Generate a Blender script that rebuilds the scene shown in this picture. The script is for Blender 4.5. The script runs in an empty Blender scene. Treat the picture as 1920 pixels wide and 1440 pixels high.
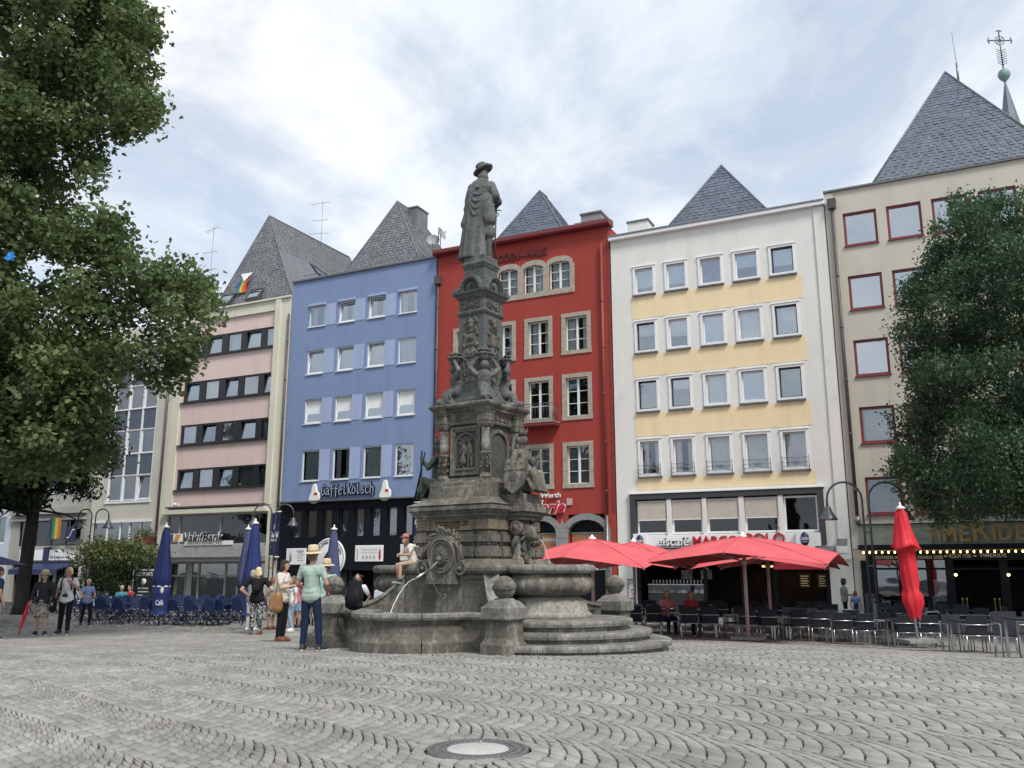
import bpy, math, random, bmesh
import numpy as np
from mathutils import Vector, Matrix, noise, Euler
R=math.radians; PI=math.pi; rnd=random.Random(7); rng=np.random.default_rng(5)
S=bpy.context.scene
# ---------------------------------------------------------------- camera, sky, sun
FPX=1640; PITCH=math.atan(351/FPX); CP,SP=math.cos(PITCH),math.sin(PITCH); CZ=1.45
cam=bpy.data.cameras.new('camera'); cam.sensor_width=36; cam.lens=FPX/1920*36; cam.clip_end=900
co=bpy.data.objects.new('camera',cam); S.collection.objects.link(co); co.location=(0,0,CZ); co.rotation_euler=(R(90)+PITCH,0,0); S.camera=co
S.view_settings.view_transform='Standard'; S.view_settings.look='None'; S.view_settings.exposure=0.58; S.view_settings.gamma=1
SUN_EL,SUN_AZ=R(52),R(150)   # azimuth measured clockwise from +Y
W=bpy.data.worlds.new('World'); S.world=W; W.use_nodes=True
def world():
    nt=W.node_tree; N=nt.nodes; L=nt.links; N.clear()
    out=N.new('ShaderNodeOutputWorld'); bgs=N.new('ShaderNodeBackground'); bgc=N.new('ShaderNodeBackground'); mx=N.new('ShaderNodeMixShader')
    sky=N.new('ShaderNodeTexSky'); sky.sky_type='NISHITA'; sky.sun_disc=False; sky.sun_elevation=SUN_EL; sky.sun_rotation=SUN_AZ
    L.new(sky.outputs[0],bgs.inputs[0]); bgs.inputs[1].default_value=.12
    tc=N.new('ShaderNodeTexCoord'); sx=N.new('ShaderNodeSeparateXYZ'); L.new(tc.outputs['Generated'],sx.inputs[0])
    def m(op,a,b=None,c=None):
        n=N.new('ShaderNodeMath'); n.operation=op
        for i,v in enumerate((a,b,c)):
            if v is None: continue
            if isinstance(v,(int,float)): n.inputs[i].default_value=v
            else: L.new(v,n.inputs[i])
        return n.outputs[0]
    z=m('MAXIMUM',sx.outputs[2],0.0); d=m('ADD',z,.22)
    cx=N.new('ShaderNodeCombineXYZ'); L.new(m('DIVIDE',sx.outputs[0],d),cx.inputs[0]); L.new(m('DIVIDE',sx.outputs[1],d),cx.inputs[1])
    def nz(scale,det,rough,dist,off,st=(1,1,1),rot=0):
        mp=N.new('ShaderNodeMapping'); mp.inputs['Location'].default_value=off; mp.inputs['Scale'].default_value=st; mp.inputs['Rotation'].default_value=(0,0,rot); L.new(cx.outputs[0],mp.inputs[0])
        t=N.new('ShaderNodeTexNoise'); t.inputs['Scale'].default_value=scale; t.inputs['Detail'].default_value=det; t.inputs['Roughness'].default_value=rough; t.inputs['Distortion'].default_value=dist
        L.new(mp.outputs[0],t.inputs['Vector']); return t.outputs['Fac']
    def ramp(f,stops):
        r=N.new('ShaderNodeValToRGB'); e=r.color_ramp.elements
        while len(e)<len(stops): e.new(.5)
        for k,(p,c) in enumerate(stops): e[k].position=p; e[k].color=(*c,1)
        L.new(f,r.inputs[0]); return r.outputs[0]
    big=nz(1.1,7,.62,.6,(3.1,1.7,0),(1,.75,1),R(28)); fine=nz(2.4,10,.6,.35,(7,2,0),(1,.8,1),R(28))
    cover=m('MULTIPLY_ADD',big,.62,m('MULTIPLY',fine,.38))
    fac=ramp(cover,[(.42,(0.55,)*3),(.53,(1,1,1))]); shade=nz(1.15,10,.62,.7,(1.2,9,4),(1,.78,1),R(28))
    col=ramp(shade,[(.28,(.56,.64,.76)),(.43,(.71,.78,.86)),(.54,(.84,.88,.92)),(.68,(1.0,1.0,1.0))])
    L.new(col,bgc.inputs[0]); bgc.inputs[1].default_value=.78
    L.new(fac,mx.inputs[0]); L.new(bgs.outputs[0],mx.inputs[1]); L.new(bgc.outputs[0],mx.inputs[2]); L.new(mx.outputs[0],out.inputs[0])
world()
sl=bpy.data.lights.new('sun','SUN'); sl.energy=2.3; sl.angle=R(16); sl.color=(1,.96,.9)
so=bpy.data.objects.new('sun',sl); S.collection.objects.link(so)
sd=Vector((math.sin(SUN_AZ)*math.cos(SUN_EL),math.cos(SUN_AZ)*math.cos(SUN_EL),math.sin(SUN_EL))); so.rotation_euler=sd.to_track_quat('Z','Y').to_euler(); so.location=(0,-20,40)
# ---------------------------------------------------------------- geometry of the square
EX,EY=.8973,-.4414; NX,NY=.4414,.8973; OX,OY=9.0,36.8; PHI=math.atan2(EY,EX)
def ray(x,y):
    u=(x-960)/FPX;v=(720-y)/FPX; return u,CP-v*SP,SP+v*CP
def at(x,y,Y):
    a,b,d=ray(x,y); return Vector((a/b*Y,Y,CZ+d/b*Y))
def sst(a,b,x): t=min(1,max(0,(x-a)/(b-a))); return t*t*(3-2*t)
def gz(Y,X=0): return .06-.48*sst(14,28,Y)-.22*sst(4.5,11,X)*sst(13,19,Y)*(1-sst(24,30,Y))
def G(x,y):          # point of the ground under a direction
    a,b,d=ray(x,y); Y=15.
    for _ in range(40): Y=.5*Y+.5*(CZ-gz(Y,a/b*Y))/max(1e-4,-d/b)
    return Vector((a/b*Y,Y,gz(Y,a/b*Y)))
def F(x,y,off=0):    # point of the facade plane -> (s,z)
    a,b,d=ray(x,y); ox,oy=OX+NX*off,OY+NY*off
    det=-a*EY+b*EX; t=(-ox*EY+oy*EX)/det; return (a*oy-b*ox)/det,CZ+d*t
def fw(s,z=0,off=0): return Vector((OX+EX*s+NX*off,OY+EY*s+NY*off,z))
# ---------------------------------------------------------------- materials
def mat(name,c,rough=.7,c2=None,scale=4,metal=0,bump=0,bscale=None,det=6,spec=.5,isl=0,objr=0,lo=.35,hi=.65,emit=0,trans=0,stretch=(1,1,1),coat=0):
    m=bpy.data.materials.new(name); m.use_nodes=True; nt=m.node_tree; N=nt.nodes; L=nt.links; b=N['Principled BSDF']
    b.inputs['Roughness'].default_value=rough; b.inputs['Metallic'].default_value=metal; b.inputs['Specular IOR Level'].default_value=spec; b.inputs['Coat Weight'].default_value=coat
    b.inputs['Base Color'].default_value=(*c,1); src=None
    if c2 or bump:
        g=N.new('ShaderNodeNewGeometry') if isl else None
        tc=N.new('ShaderNodeTexCoord'); mp=N.new('ShaderNodeMapping'); mp.inputs['Scale'].default_value=stretch; L.new(tc.outputs['Object'],mp.inputs[0])
        if objr:
            oi=N.new('ShaderNodeObjectInfo'); va=N.new('ShaderNodeVectorMath'); va.operation='ADD'; L.new(tc.outputs['Object'],va.inputs[0]); L.new(oi.outputs['Location'],va.inputs[1]); L.new(va.outputs[0],mp.inputs[0])
        t=N.new('ShaderNodeTexNoise'); t.inputs['Scale'].default_value=scale; t.inputs['Detail'].default_value=det; t.inputs['Roughness'].default_value=.62; L.new(mp.outputs[0],t.inputs['Vector'])
    if c2:
        r=N.new('ShaderNodeValToRGB'); r.color_ramp.elements[0].position=lo; r.color_ramp.elements[1].position=hi; r.color_ramp.elements[0].color=(*c,1); r.color_ramp.elements[1].color=(*c2,1)
        L.new(t.outputs['Fac'],r.inputs[0]); src=r.outputs[0]
        if isl:
            g=N.new('ShaderNodeNewGeometry'); mr=N.new('ShaderNodeMapRange'); mr.inputs[3].default_value=1-isl; mr.inputs[4].default_value=1+isl
            if objr:
                ad=N.new('ShaderNodeMath'); ad.operation='ADD'; L.new(g.outputs['Random Per Island'],ad.inputs[0]); L.new(oi.outputs['Random'],ad.inputs[1]); fr=N.new('ShaderNodeMath'); fr.operation='FRACT'; L.new(ad.outputs[0],fr.inputs[0]); L.new(fr.outputs[0],mr.inputs[0])
            else: L.new(g.outputs['Random Per Island'],mr.inputs[0])
            mm=N.new('ShaderNodeVectorMath'); mm.operation='SCALE'; L.new(src,mm.inputs[0]); L.new(mr.outputs[0],mm.inputs['Scale']); src=mm.outputs[0]
        L.new(src,b.inputs['Base Color'])
    if bump:
        t2=t
        if bscale:
            t2=N.new('ShaderNodeTexNoise'); t2.inputs['Scale'].default_value=bscale; t2.inputs['Detail'].default_value=8; L.new(mp.outputs[0],t2.inputs['Vector'])
        bp=N.new('ShaderNodeBump'); bp.inputs['Strength'].default_value=bump; bp.inputs['Distance'].default_value=.02; L.new(t2.outputs['Fac'],bp.inputs['Height']); L.new(bp.outputs[0],b.inputs['Normal'])
    if emit: b.inputs['Emission Color'].default_value=(*c,1); b.inputs['Emission Strength'].default_value=emit
    if trans:
        o=N['Material Output']; tr=N.new('ShaderNodeBsdfTranslucent'); ms=N.new('ShaderNodeMixShader'); ms.inputs[0].default_value=trans
        if src: L.new(src,tr.inputs[0])
        else: tr.inputs[0].default_value=(*c,1)
        L.new(b.outputs[0],ms.inputs[1]); L.new(tr.outputs[0],ms.inputs[2]); L.new(ms.outputs[0],o.inputs[0])
    return m
def glass(name,tint=(.92,.95,.95),boost=.15,rough=.02):
    m=bpy.data.materials.new(name); m.use_nodes=True; nt=m.node_tree; N=nt.nodes; L=nt.links; N.remove(N['Principled BSDF']); o=N['Material Output']
    t=N.new('ShaderNodeBsdfTransparent'); t.inputs[0].default_value=(*tint,1); g=N.new('ShaderNodeBsdfGlossy'); g.inputs['Roughness'].default_value=rough; g.inputs[0].default_value=(.86,.93,1,1)
    tx=N.new('ShaderNodeTexCoord'); nn=N.new('ShaderNodeTexNoise'); nn.inputs['Scale'].default_value=1.1; nn.inputs['Detail'].default_value=1; bp=N.new('ShaderNodeBump'); bp.inputs['Strength'].default_value=.25; bp.inputs['Distance'].default_value=.02
    L.new(tx.outputs['Object'],nn.inputs['Vector']); L.new(nn.outputs['Fac'],bp.inputs['Height']); L.new(bp.outputs[0],g.inputs['Normal'])
    f=N.new('ShaderNodeFresnel'); f.inputs[0].default_value=1.5; a=N.new('ShaderNodeMath'); a.operation='ADD'; a.inputs[1].default_value=boost; a.use_clamp=True; L.new(f.outputs[0],a.inputs[0])
    mx=N.new('ShaderNodeMixShader'); L.new(a.outputs[0],mx.inputs[0]); L.new(t.outputs[0],mx.inputs[1]); L.new(g.outputs[0],mx.inputs[2]); L.new(mx.outputs[0],o.inputs[0]); return m
def wallmat(name,c,dirt=.78,bump=.12):   # painted render with faint streaks and blotches
    m=mat(name,c,.85,tuple(v*dirt for v in c),.55,bump=bump,bscale=60,lo=.30,hi=.80,det=9,stretch=(1,1,.45),spec=.25); nt=m.node_tree; N=nt.nodes; L=nt.links; P=N['Principled BSDF']
    src=P.inputs['Base Color'].links[0].from_socket; tc=[n for n in N if n.type=='TEX_COORD'][0]
    for sc_,st,lo_,hi_,d in ((.8,(2.2,2.2,.10),.52,.85,.84),(1.3,(1,1,.7),.55,.75,.88)):
        mp=N.new('ShaderNodeMapping'); mp.inputs['Scale'].default_value=st; L.new(tc.outputs['Object'],mp.inputs[0]); t=N.new('ShaderNodeTexNoise'); t.inputs['Scale'].default_value=sc_; t.inputs['Detail'].default_value=8; t.inputs['Roughness'].default_value=.65; L.new(mp.outputs[0],t.inputs['Vector'])
        mr=N.new('ShaderNodeMapRange'); mr.inputs[1].default_value=lo_; mr.inputs[2].default_value=hi_; mr.inputs[3].default_value=1; mr.inputs[4].default_value=d; L.new(t.outputs['Fac'],mr.inputs[0])
        s=N.new('ShaderNodeVectorMath'); s.operation='SCALE'; L.new(src,s.inputs[0]); L.new(mr.outputs[0],s.inputs['Scale']); src=s.outputs[0]
    L.new(src,P.inputs['Base Color']); return m
M={}
M['white_wall']=wallmat('white_wall',(.74,.74,.70),.86); M['yellow_band']=wallmat('yellow_band',(.82,.68,.43),.92)
M['red_wall']=wallmat('red_wall',(.365,.058,.045),.78,.3); M['blue_wall']=wallmat('blue_wall',(.215,.285,.46),.90); M['blue_light']=wallmat('blue_light',(.36,.43,.63),.95)
M['pink_wall']=wallmat('pink_wall',(.73,.57,.53),.90); M['cream_wall']=wallmat('cream_wall',(.70,.68,.56),.84); M['cream_wall2']=wallmat('cream_wall2',(.60,.58,.50),.82)
M['grey_wall']=wallmat('grey_wall',(.56,.53,.45),.84); M['fargrey']=wallmat('fargrey',(.42,.41,.37),.7); M['paleblue']=wallmat('paleblue',(.5,.56,.62),.9)
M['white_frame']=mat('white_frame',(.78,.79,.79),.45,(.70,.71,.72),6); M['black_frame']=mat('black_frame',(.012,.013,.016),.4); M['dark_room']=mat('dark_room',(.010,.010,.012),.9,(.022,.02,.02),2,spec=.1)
M['red_frame']=mat('red_frame',(.20,.03,.035),.5,(.15,.025,.03),5); M['stone_surround']=mat('stone_surround',(.42,.37,.30),.85,(.30,.27,.23),5,bump=.2,bscale=40)
M['curtain']=mat('curtain',(.84,.86,.86),.9,(.74,.77,.77),3); M['blind']=mat('blind',(.76,.82,.84),.8,(.70,.77,.78),2); M['beige_blind']=mat('beige_blind',(.52,.48,.41),.8,(.45,.41,.35),3)
M['grey_curtain']=mat('grey_curtain',(.30,.31,.31),.9,(.18,.19,.2),4)
M['glass']=glass('glass'); M['glass_hi']=glass('glass_hi',(.35,.4,.42),.46); M['glass_up']=glass('glass_up',(.9,.94,.96),.30); M['glass_dark']=glass('glass_dark',(.5,.5,.5),.03)
M['slate']=mat('slate',(.080,.10,.14),.55,(.12,.145,.19),2,bump=.2,bscale=30,isl=.12,spec=.5); M['slate2']=mat('slate2',(.12,.13,.145),.6,(.17,.18,.19),2,bump=.2,bscale=30,isl=.18)
M['lead']=mat('lead',(.10,.105,.115),.45,(.16,.165,.17),4); M['zinc']=mat('zinc',(.25,.26,.27),.4,(.18,.19,.2),5,metal=.6)
M['darkpipe']=mat('darkpipe',(.06,.055,.06),.5,(.10,.08,.08),3); M['redpipe']=mat('redpipe',(.22,.035,.03),.5,(.17,.03,.028),3)
M['navy_black']=mat('navy_black',(.004,.006,.011),.6,(.007,.009,.014),3,spec=.2); M['navy']=mat('navy',(.012,.022,.085),.5,(.009,.016,.065),3)
M['blue_fabric']=mat('blue_fabric',(.008,.022,.13),.7,(.010,.02,.11),8,bump=.2); M['dull_blue_fabric']=mat('dull_blue_fabric',(.06,.075,.16),.8,(.045,.055,.12),8,bump=.2)
M['steel']=mat('steel',(.62,.63,.64),.28,(.5,.5,.52),8,metal=.9); M['dark_steel']=mat('dark_steel',(.07,.075,.085),.4,(.11,.115,.12),6,metal=.4)
M['white_paint']=mat('white_paint',(.80,.80,.79),.4); M['white_sign']=mat('white_sign',(.82,.83,.83),.4,(.76,.77,.78),5); M['black']=mat('black',(.01,.01,.012),.5); M['dkgrey']=mat('dkgrey',(.045,.047,.052),.6)
M['orange']=mat('orange',(.65,.28,.05),.5); M['red_sign']=mat('red_sign',(.45,.02,.03),.4); M['gold']=mat('gold',(.30,.20,.075),.4,(.36,.25,.10),4,metal=.5)
M['marble']=mat('marble',(.15,.20,.155),.35,(.27,.31,.24),2.2,lo=.3,hi=.7,isl=.2,spec=.5); M['bulb']=mat('bulb',(1,.72,.25),.4,emit=5); M['warm_glow']=mat('warm_glow',(1,.66,.22),.4,emit=2.0)
M['letters_grey']=mat('letters_grey',(.45,.43,.42),.5); M['greystone']=mat('greystone',(.27,.275,.27),.85,(.2,.2,.2),6,bump=.4,bscale=35,isl=.12)
M['brick_red']=mat('poster_red',(.40,.12,.06),.6,(.30,.2,.1),9); M['poster_white']=mat('poster_white',(.62,.60,.60),.5,(.25,.25,.25),9,lo=.5,hi=.55)
M['awning_red']=mat('awning_red',(.33,.015,.03),.8)
M['umbrella_red']=mat('umbrella_red',(.72,.125,.135),.85,(.60,.10,.115),1.3,bump=.3,bscale=3,trans=.10); M['bright_red']=mat('bright_red',(.72,.02,.035),.65,(.6,.015,.03),5,trans=.12)
M['pinkpole']=mat('pinkpole',(.50,.36,.33),.5)
M['wicker']=mat('wicker',(.005,.009,.016),.7,(.009,.014,.022),90,bump=.5,bscale=150); M['blue_metal']=mat('blue_metal',(.008,.018,.065),.5,(.014,.028,.085),8,spec=.35)
M['concrete']=mat('concrete',(.36,.37,.36),.8,(.28,.29,.28),3,bump=.2)
M['letters_shadow']=mat('letters_shadow',(.12,.11,.11),.6)
# ---------------------------------------------------------------- building blocks
def link(o,parent=None):
    S.collection.objects.link(o)
    if parent is not None: o.parent=parent
    return o
def tag(o,label=None,cat=None,group=None,kind=None):
    if label: o['label']=label
    if cat: o['category']=cat
    if group: o['group']=group
    if kind: o['kind']=kind
    return o
def empty(name,loc=(0,0,0),rz=0,label=None,cat=None,group=None,kind=None):
    o=bpy.data.objects.new(name,None); o.empty_display_size=.2; link(o); o.location=loc; o.rotation_euler=(0,0,rz); return tag(o,label,cat,group,kind)
class MB:
    def __init__(s): s.v=[];s.f=[];s.sm=[]
    def add(s,v,f,smooth=False):
        n=len(s.v); s.v+= [tuple(p) for p in v]; s.f+=[tuple(i+n for i in q) for q in f]; s.sm+=[smooth]*len(f); return s
    def box(s,x0,x1,y0,y1,z0,z1,M4=None,taper=None):
        v=[(x0,y0,z0),(x1,y0,z0),(x1,y1,z0),(x0,y1,z0),(x0,y0,z1),(x1,y0,z1),(x1,y1,z1),(x0,y1,z1)]
        if taper:
            cx,cy=(x0+x1)/2,(y0+y1)/2; v=v[:4]+[(cx+(a-cx)*taper,cy+(b-cy)*taper,c) for a,b,c in v[4:]]
        if M4: v=[tuple(M4@Vector(p)) for p in v]
        return s.add(v,[(3,2,1,0),(4,5,6,7),(0,1,5,4),(1,2,6,5),(2,3,7,6),(3,0,4,7)])
    def bbox(s,c,d,M4=None): return s.box(c[0]-d[0]/2,c[0]+d[0]/2,c[1]-d[1]/2,c[1]+d[1]/2,c[2]-d[2]/2,c[2]+d[2]/2,M4)
    def quad(s,a,b,c,d): return s.add([a,b,c,d],[(0,1,2,3)])
    def lathe(s,prof,n=24,c=(0,0),cap=True,smooth=True,sx=1,sy=1,rot=0,a0=0,a1=2*PI,rf=None,M4=None):
        full=abs(a1-a0-2*PI)<1e-6; k=n if full else n+1; v=[]
        for r,z in prof:
            for i in range(k):
                a=a0+(a1-a0)*i/n+rot; q=r*(rf(a,z) if rf else 1); v.append((c[0]+q*math.cos(a)*sx,c[1]+q*math.sin(a)*sy,z))
        if M4: v=[tuple(M4@Vector(p)) for p in v]
        f=[]
        for j in range(len(prof)-1):
            for i in range(k if full else k-1):
                a=j*k+i; b=j*k+(i+1)%k; f.append((a,b,b+k,a+k))
        s.add(v,f,smooth)
        if cap and full:
            n0=len(s.v); m=len(prof)
            s.f.append(tuple(n0-m*k+i for i in reversed(range(k)))); s.f.append(tuple(n0-k+i for i in range(k))); s.sm+=[False,False]
        return s
    def tube(s,pts,r,n=8,smooth=True,cap=True):
        pts=[Vector(p) for p in pts]; rs=r if isinstance(r,(list,tuple)) else [r]*len(pts); v=[]; up=None
        for i,p in enumerate(pts):
            d=(pts[min(i+1,len(pts)-1)]-pts[max(i-1,0)]); d=d.normalized() if d.length>1e-9 else Vector((0,0,1))
            if up is None: up=d.cross(Vector((0,0,1))) if abs(d.z)<.95 else d.cross(Vector((1,0,0)))
            a=(up-d*up.dot(d)).normalized(); b=d.cross(a); up=a
            for k in range(n):
                t=2*PI*k/n; v.append(tuple(p+(a*math.cos(t)+b*math.sin(t))*rs[i]))
        f=[]
        for j in range(len(pts)-1):
            for k in range(n): f.append((j*n+k,j*n+(k+1)%n,(j+1)*n+(k+1)%n,(j+1)*n+k))
        s.add(v,f,smooth)
        if cap:
            n0=len(s.v); m=len(pts); s.f.append(tuple(n0-m*n+i for i in reversed(range(n)))); s.f.append(tuple(n0-n+i for i in range(n))); s.sm+=[False,False]
        return s
    def ball(s,c,r,n=12,m=8,M4=None):
        rx,ry,rz=(r,r,r) if not isinstance(r,(tuple,list)) else r; v=[(0,0,-rz)]; 
        for j in range(1,m):
            t=-PI/2+PI*j/m
            for i in range(n): a=2*PI*i/n; v.append((rx*math.cos(t)*math.cos(a),ry*math.cos(t)*math.sin(a),rz*math.sin(t)))
        v.append((0,0,rz)); f=[]
        for i in range(n): f.append((0,1+(i+1)%n,1+i)); f.append((1+(m-2)*n+i,1+(m-2)*n+(i+1)%n,len(v)-1))
        for j in range(m-2):
            for i in range(n): f.append((1+j*n+i,1+j*n+(i+1)%n,1+(j+1)*n+(i+1)%n,1+(j+1)*n+i))
        if M4: v=[M4@Vector(p) for p in v]
        return s.add([(p[0]+c[0],p[1]+c[1],p[2]+c[2]) for p in v],f,True)
    def prism(s,poly,y0,y1,M4=None):      # polygon in x,z extruded along y (front y0)
        n=len(poly); v=[(x,y0,z) for x,z in poly]+[(x,y1,z) for x,z in poly]
        if M4: v=[tuple(M4@Vector(p)) for p in v]
        f=[tuple(range(n)),tuple(reversed(range(n,2*n)))]+[(i,i+n,(i+1)%n+n,(i+1)%n) for i in range(n)]
        return s.add(v,f)
    def mesh(s,name,m):
        me=bpy.data.meshes.new(name); me.from_pydata(s.v,[],s.f); me.polygons.foreach_set('use_smooth',s.sm); 
        if m is not None: me.materials.append(M[m] if isinstance(m,str) else m)
        return me
    def build(s,name,m,parent=None,loc=None,kind=None,fix=True,label=None):
        me=s.mesh(name,m)
        if fix and len(s.f)<30000:
            b=bmesh.new(); b.from_mesh(me); bmesh.ops.recalc_face_normals(b,faces=b.faces); b.to_mesh(me); b.free()
        o=bpy.data.objects.new(name,me); link(o,parent)
        if loc: o.location=loc
        if kind: o['kind']=kind
        if label: o['label']=label
        return o
def bevel(o,w=.01,seg=1):
    b=bmesh.new(); b.from_mesh(o.data); bmesh.ops.remove_doubles(b,verts=b.verts,dist=1e-5)
    es=[e for e in b.edges if len(e.link_faces)==2 and e.calc_face_angle(0)>.5]
    bmesh.ops.bevel(b,geom=es,offset=w,segments=seg,affect='EDGES',clamp_overlap=True); b.to_mesh(o.data); b.free(); return o
def copy_tree(o,parent=None):
    c=o.copy(); S.collection.objects.link(c); c.parent=parent
    for ch in list(o.children): copy_tree(ch,c)
    return c
def np_mesh(name,V,Fc,m,smooth=False):
    me=bpy.data.meshes.new(name); me.vertices.add(len(V)); me.vertices.foreach_set('co',V.astype(np.float32).ravel())
    k=Fc.shape[1]; me.loops.add(Fc.size); me.loops.foreach_set('vertex_index',Fc.astype(np.int32).ravel()); me.polygons.add(len(Fc))
    me.polygons.foreach_set('loop_start',np.arange(0,Fc.size,k,dtype=np.int32)); me.polygons.foreach_set('loop_total',np.full(len(Fc),k,dtype=np.int32))
    if smooth: me.polygons.foreach_set('use_smooth',np.ones(len(Fc),dtype=bool))
    me.update(calc_edges=True); me.materials.append(M[m] if isinstance(m,str) else m); return me
TS=bpy.data.scenes.new('tmp')
def bake(obj):
    TS.collection.objects.link(obj); vl=TS.view_layers[0]; vl.update(); dg=vl.depsgraph; dg.update(); ev=obj.evaluated_get(dg)
    me=bpy.data.meshes.new_from_object(ev,depsgraph=dg); TS.collection.objects.unlink(obj); bpy.data.objects.remove(obj); return me
def text(name,body,m,parent,x0,x1,z0,z1,y,depth=.03,bold=0,shear=0,fit=True,bevel_=0,arc=None,label=None):
    cu=bpy.data.curves.new(name,'FONT'); cu.body=body; cu.extrude=depth/2; cu.offset=bold; cu.shear=shear; cu.resolution_u=4; cu.fill_mode='BOTH'
    me=bake(bpy.data.objects.new(name,cu)); me.name=name; n=len(me.vertices)
    if n==0: return None
    V=np.zeros(n*3); me.vertices.foreach_get('co',V); V=V.reshape(-1,3); a,b=V.min(0),V.max(0); sx=(x1-x0)/(b[0]-a[0]); sz=(z1-z0)/(b[1]-a[1])
    X=x0+(V[:,0]-a[0])*sx; Z=z0+(V[:,1]-a[1])*sz; Y=y-(V[:,2]-a[2])
    if arc: # arc=(cx,cz,radius, angle0, angle1) letters bent round a circle
        cx,cz,rad,t0,t1=arc; t=t0+(X-x0)/(x1-x0)*(t1-t0); rr=rad+(Z-z0); X=cx+rr*np.cos(t); Z=cz+rr*np.sin(t)
    me.vertices.foreach_set('co',np.stack([X,Y,Z],1).ravel().astype(np.float32)); me.materials.clear(); me.materials.append(M[m] if isinstance(m,str) else m); me.update()
    o=bpy.data.objects.new(name,me); link(o,parent)
    if label: o['label']=label
    return o
def blob(prims,voxel,smooth=6,dec=0,fac=.5):
    # prims: ('c',p0,p1,r0,r1) capsule | ('e',centre,(rx,ry,rz),euler or None) | ('m',MB)
    mb=MB()
    for p in prims:
        if p[0]=='c':
            a,b=Vector(p[1]),Vector(p[2]); r0,r1=p[3],p[4]; mb.tube([a,b],[r0,r1],10,True,True); mb.ball(a,r0,10,6); mb.ball(b,r1,10,6)
        elif p[0]=='e':
            mm=Euler(p[3]).to_matrix().to_4x4() if len(p)>3 and p[3] else None; mb.ball(p[1],p[2],14,9,mm)
        else: mb.add(p[1].v,p[1].f,True)
    me=mb.mesh('b',None); b=bmesh.new(); b.from_mesh(me); bmesh.ops.recalc_face_normals(b,faces=b.faces); b.to_mesh(me); b.free()
    o=bpy.data.objects.new('b',me); r=o.modifiers.new('r','REMESH'); r.mode='VOXEL'; r.voxel_size=voxel; r.use_smooth_shade=True
    if smooth: s=o.modifiers.new('s','SMOOTH'); s.iterations=smooth; s.factor=fac
    if dec: d=o.modifiers.new('d','DECIMATE'); d.ratio=dec
    out=bake(o); bpy.data.meshes.remove(me); return out
def put(me,name,m,parent=None,loc=None,rot=None,scale=None,label=None):
    me.materials.clear(); me.materials.append(M[m] if isinstance(m,str) else m); me.name=name
    o=bpy.data.objects.new(name,me); link(o,parent)
    if loc: o.location=loc
    if rot: o.rotation_euler=rot
    if scale: o.scale=scale
    if label: o['label']=label
    return o
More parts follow.
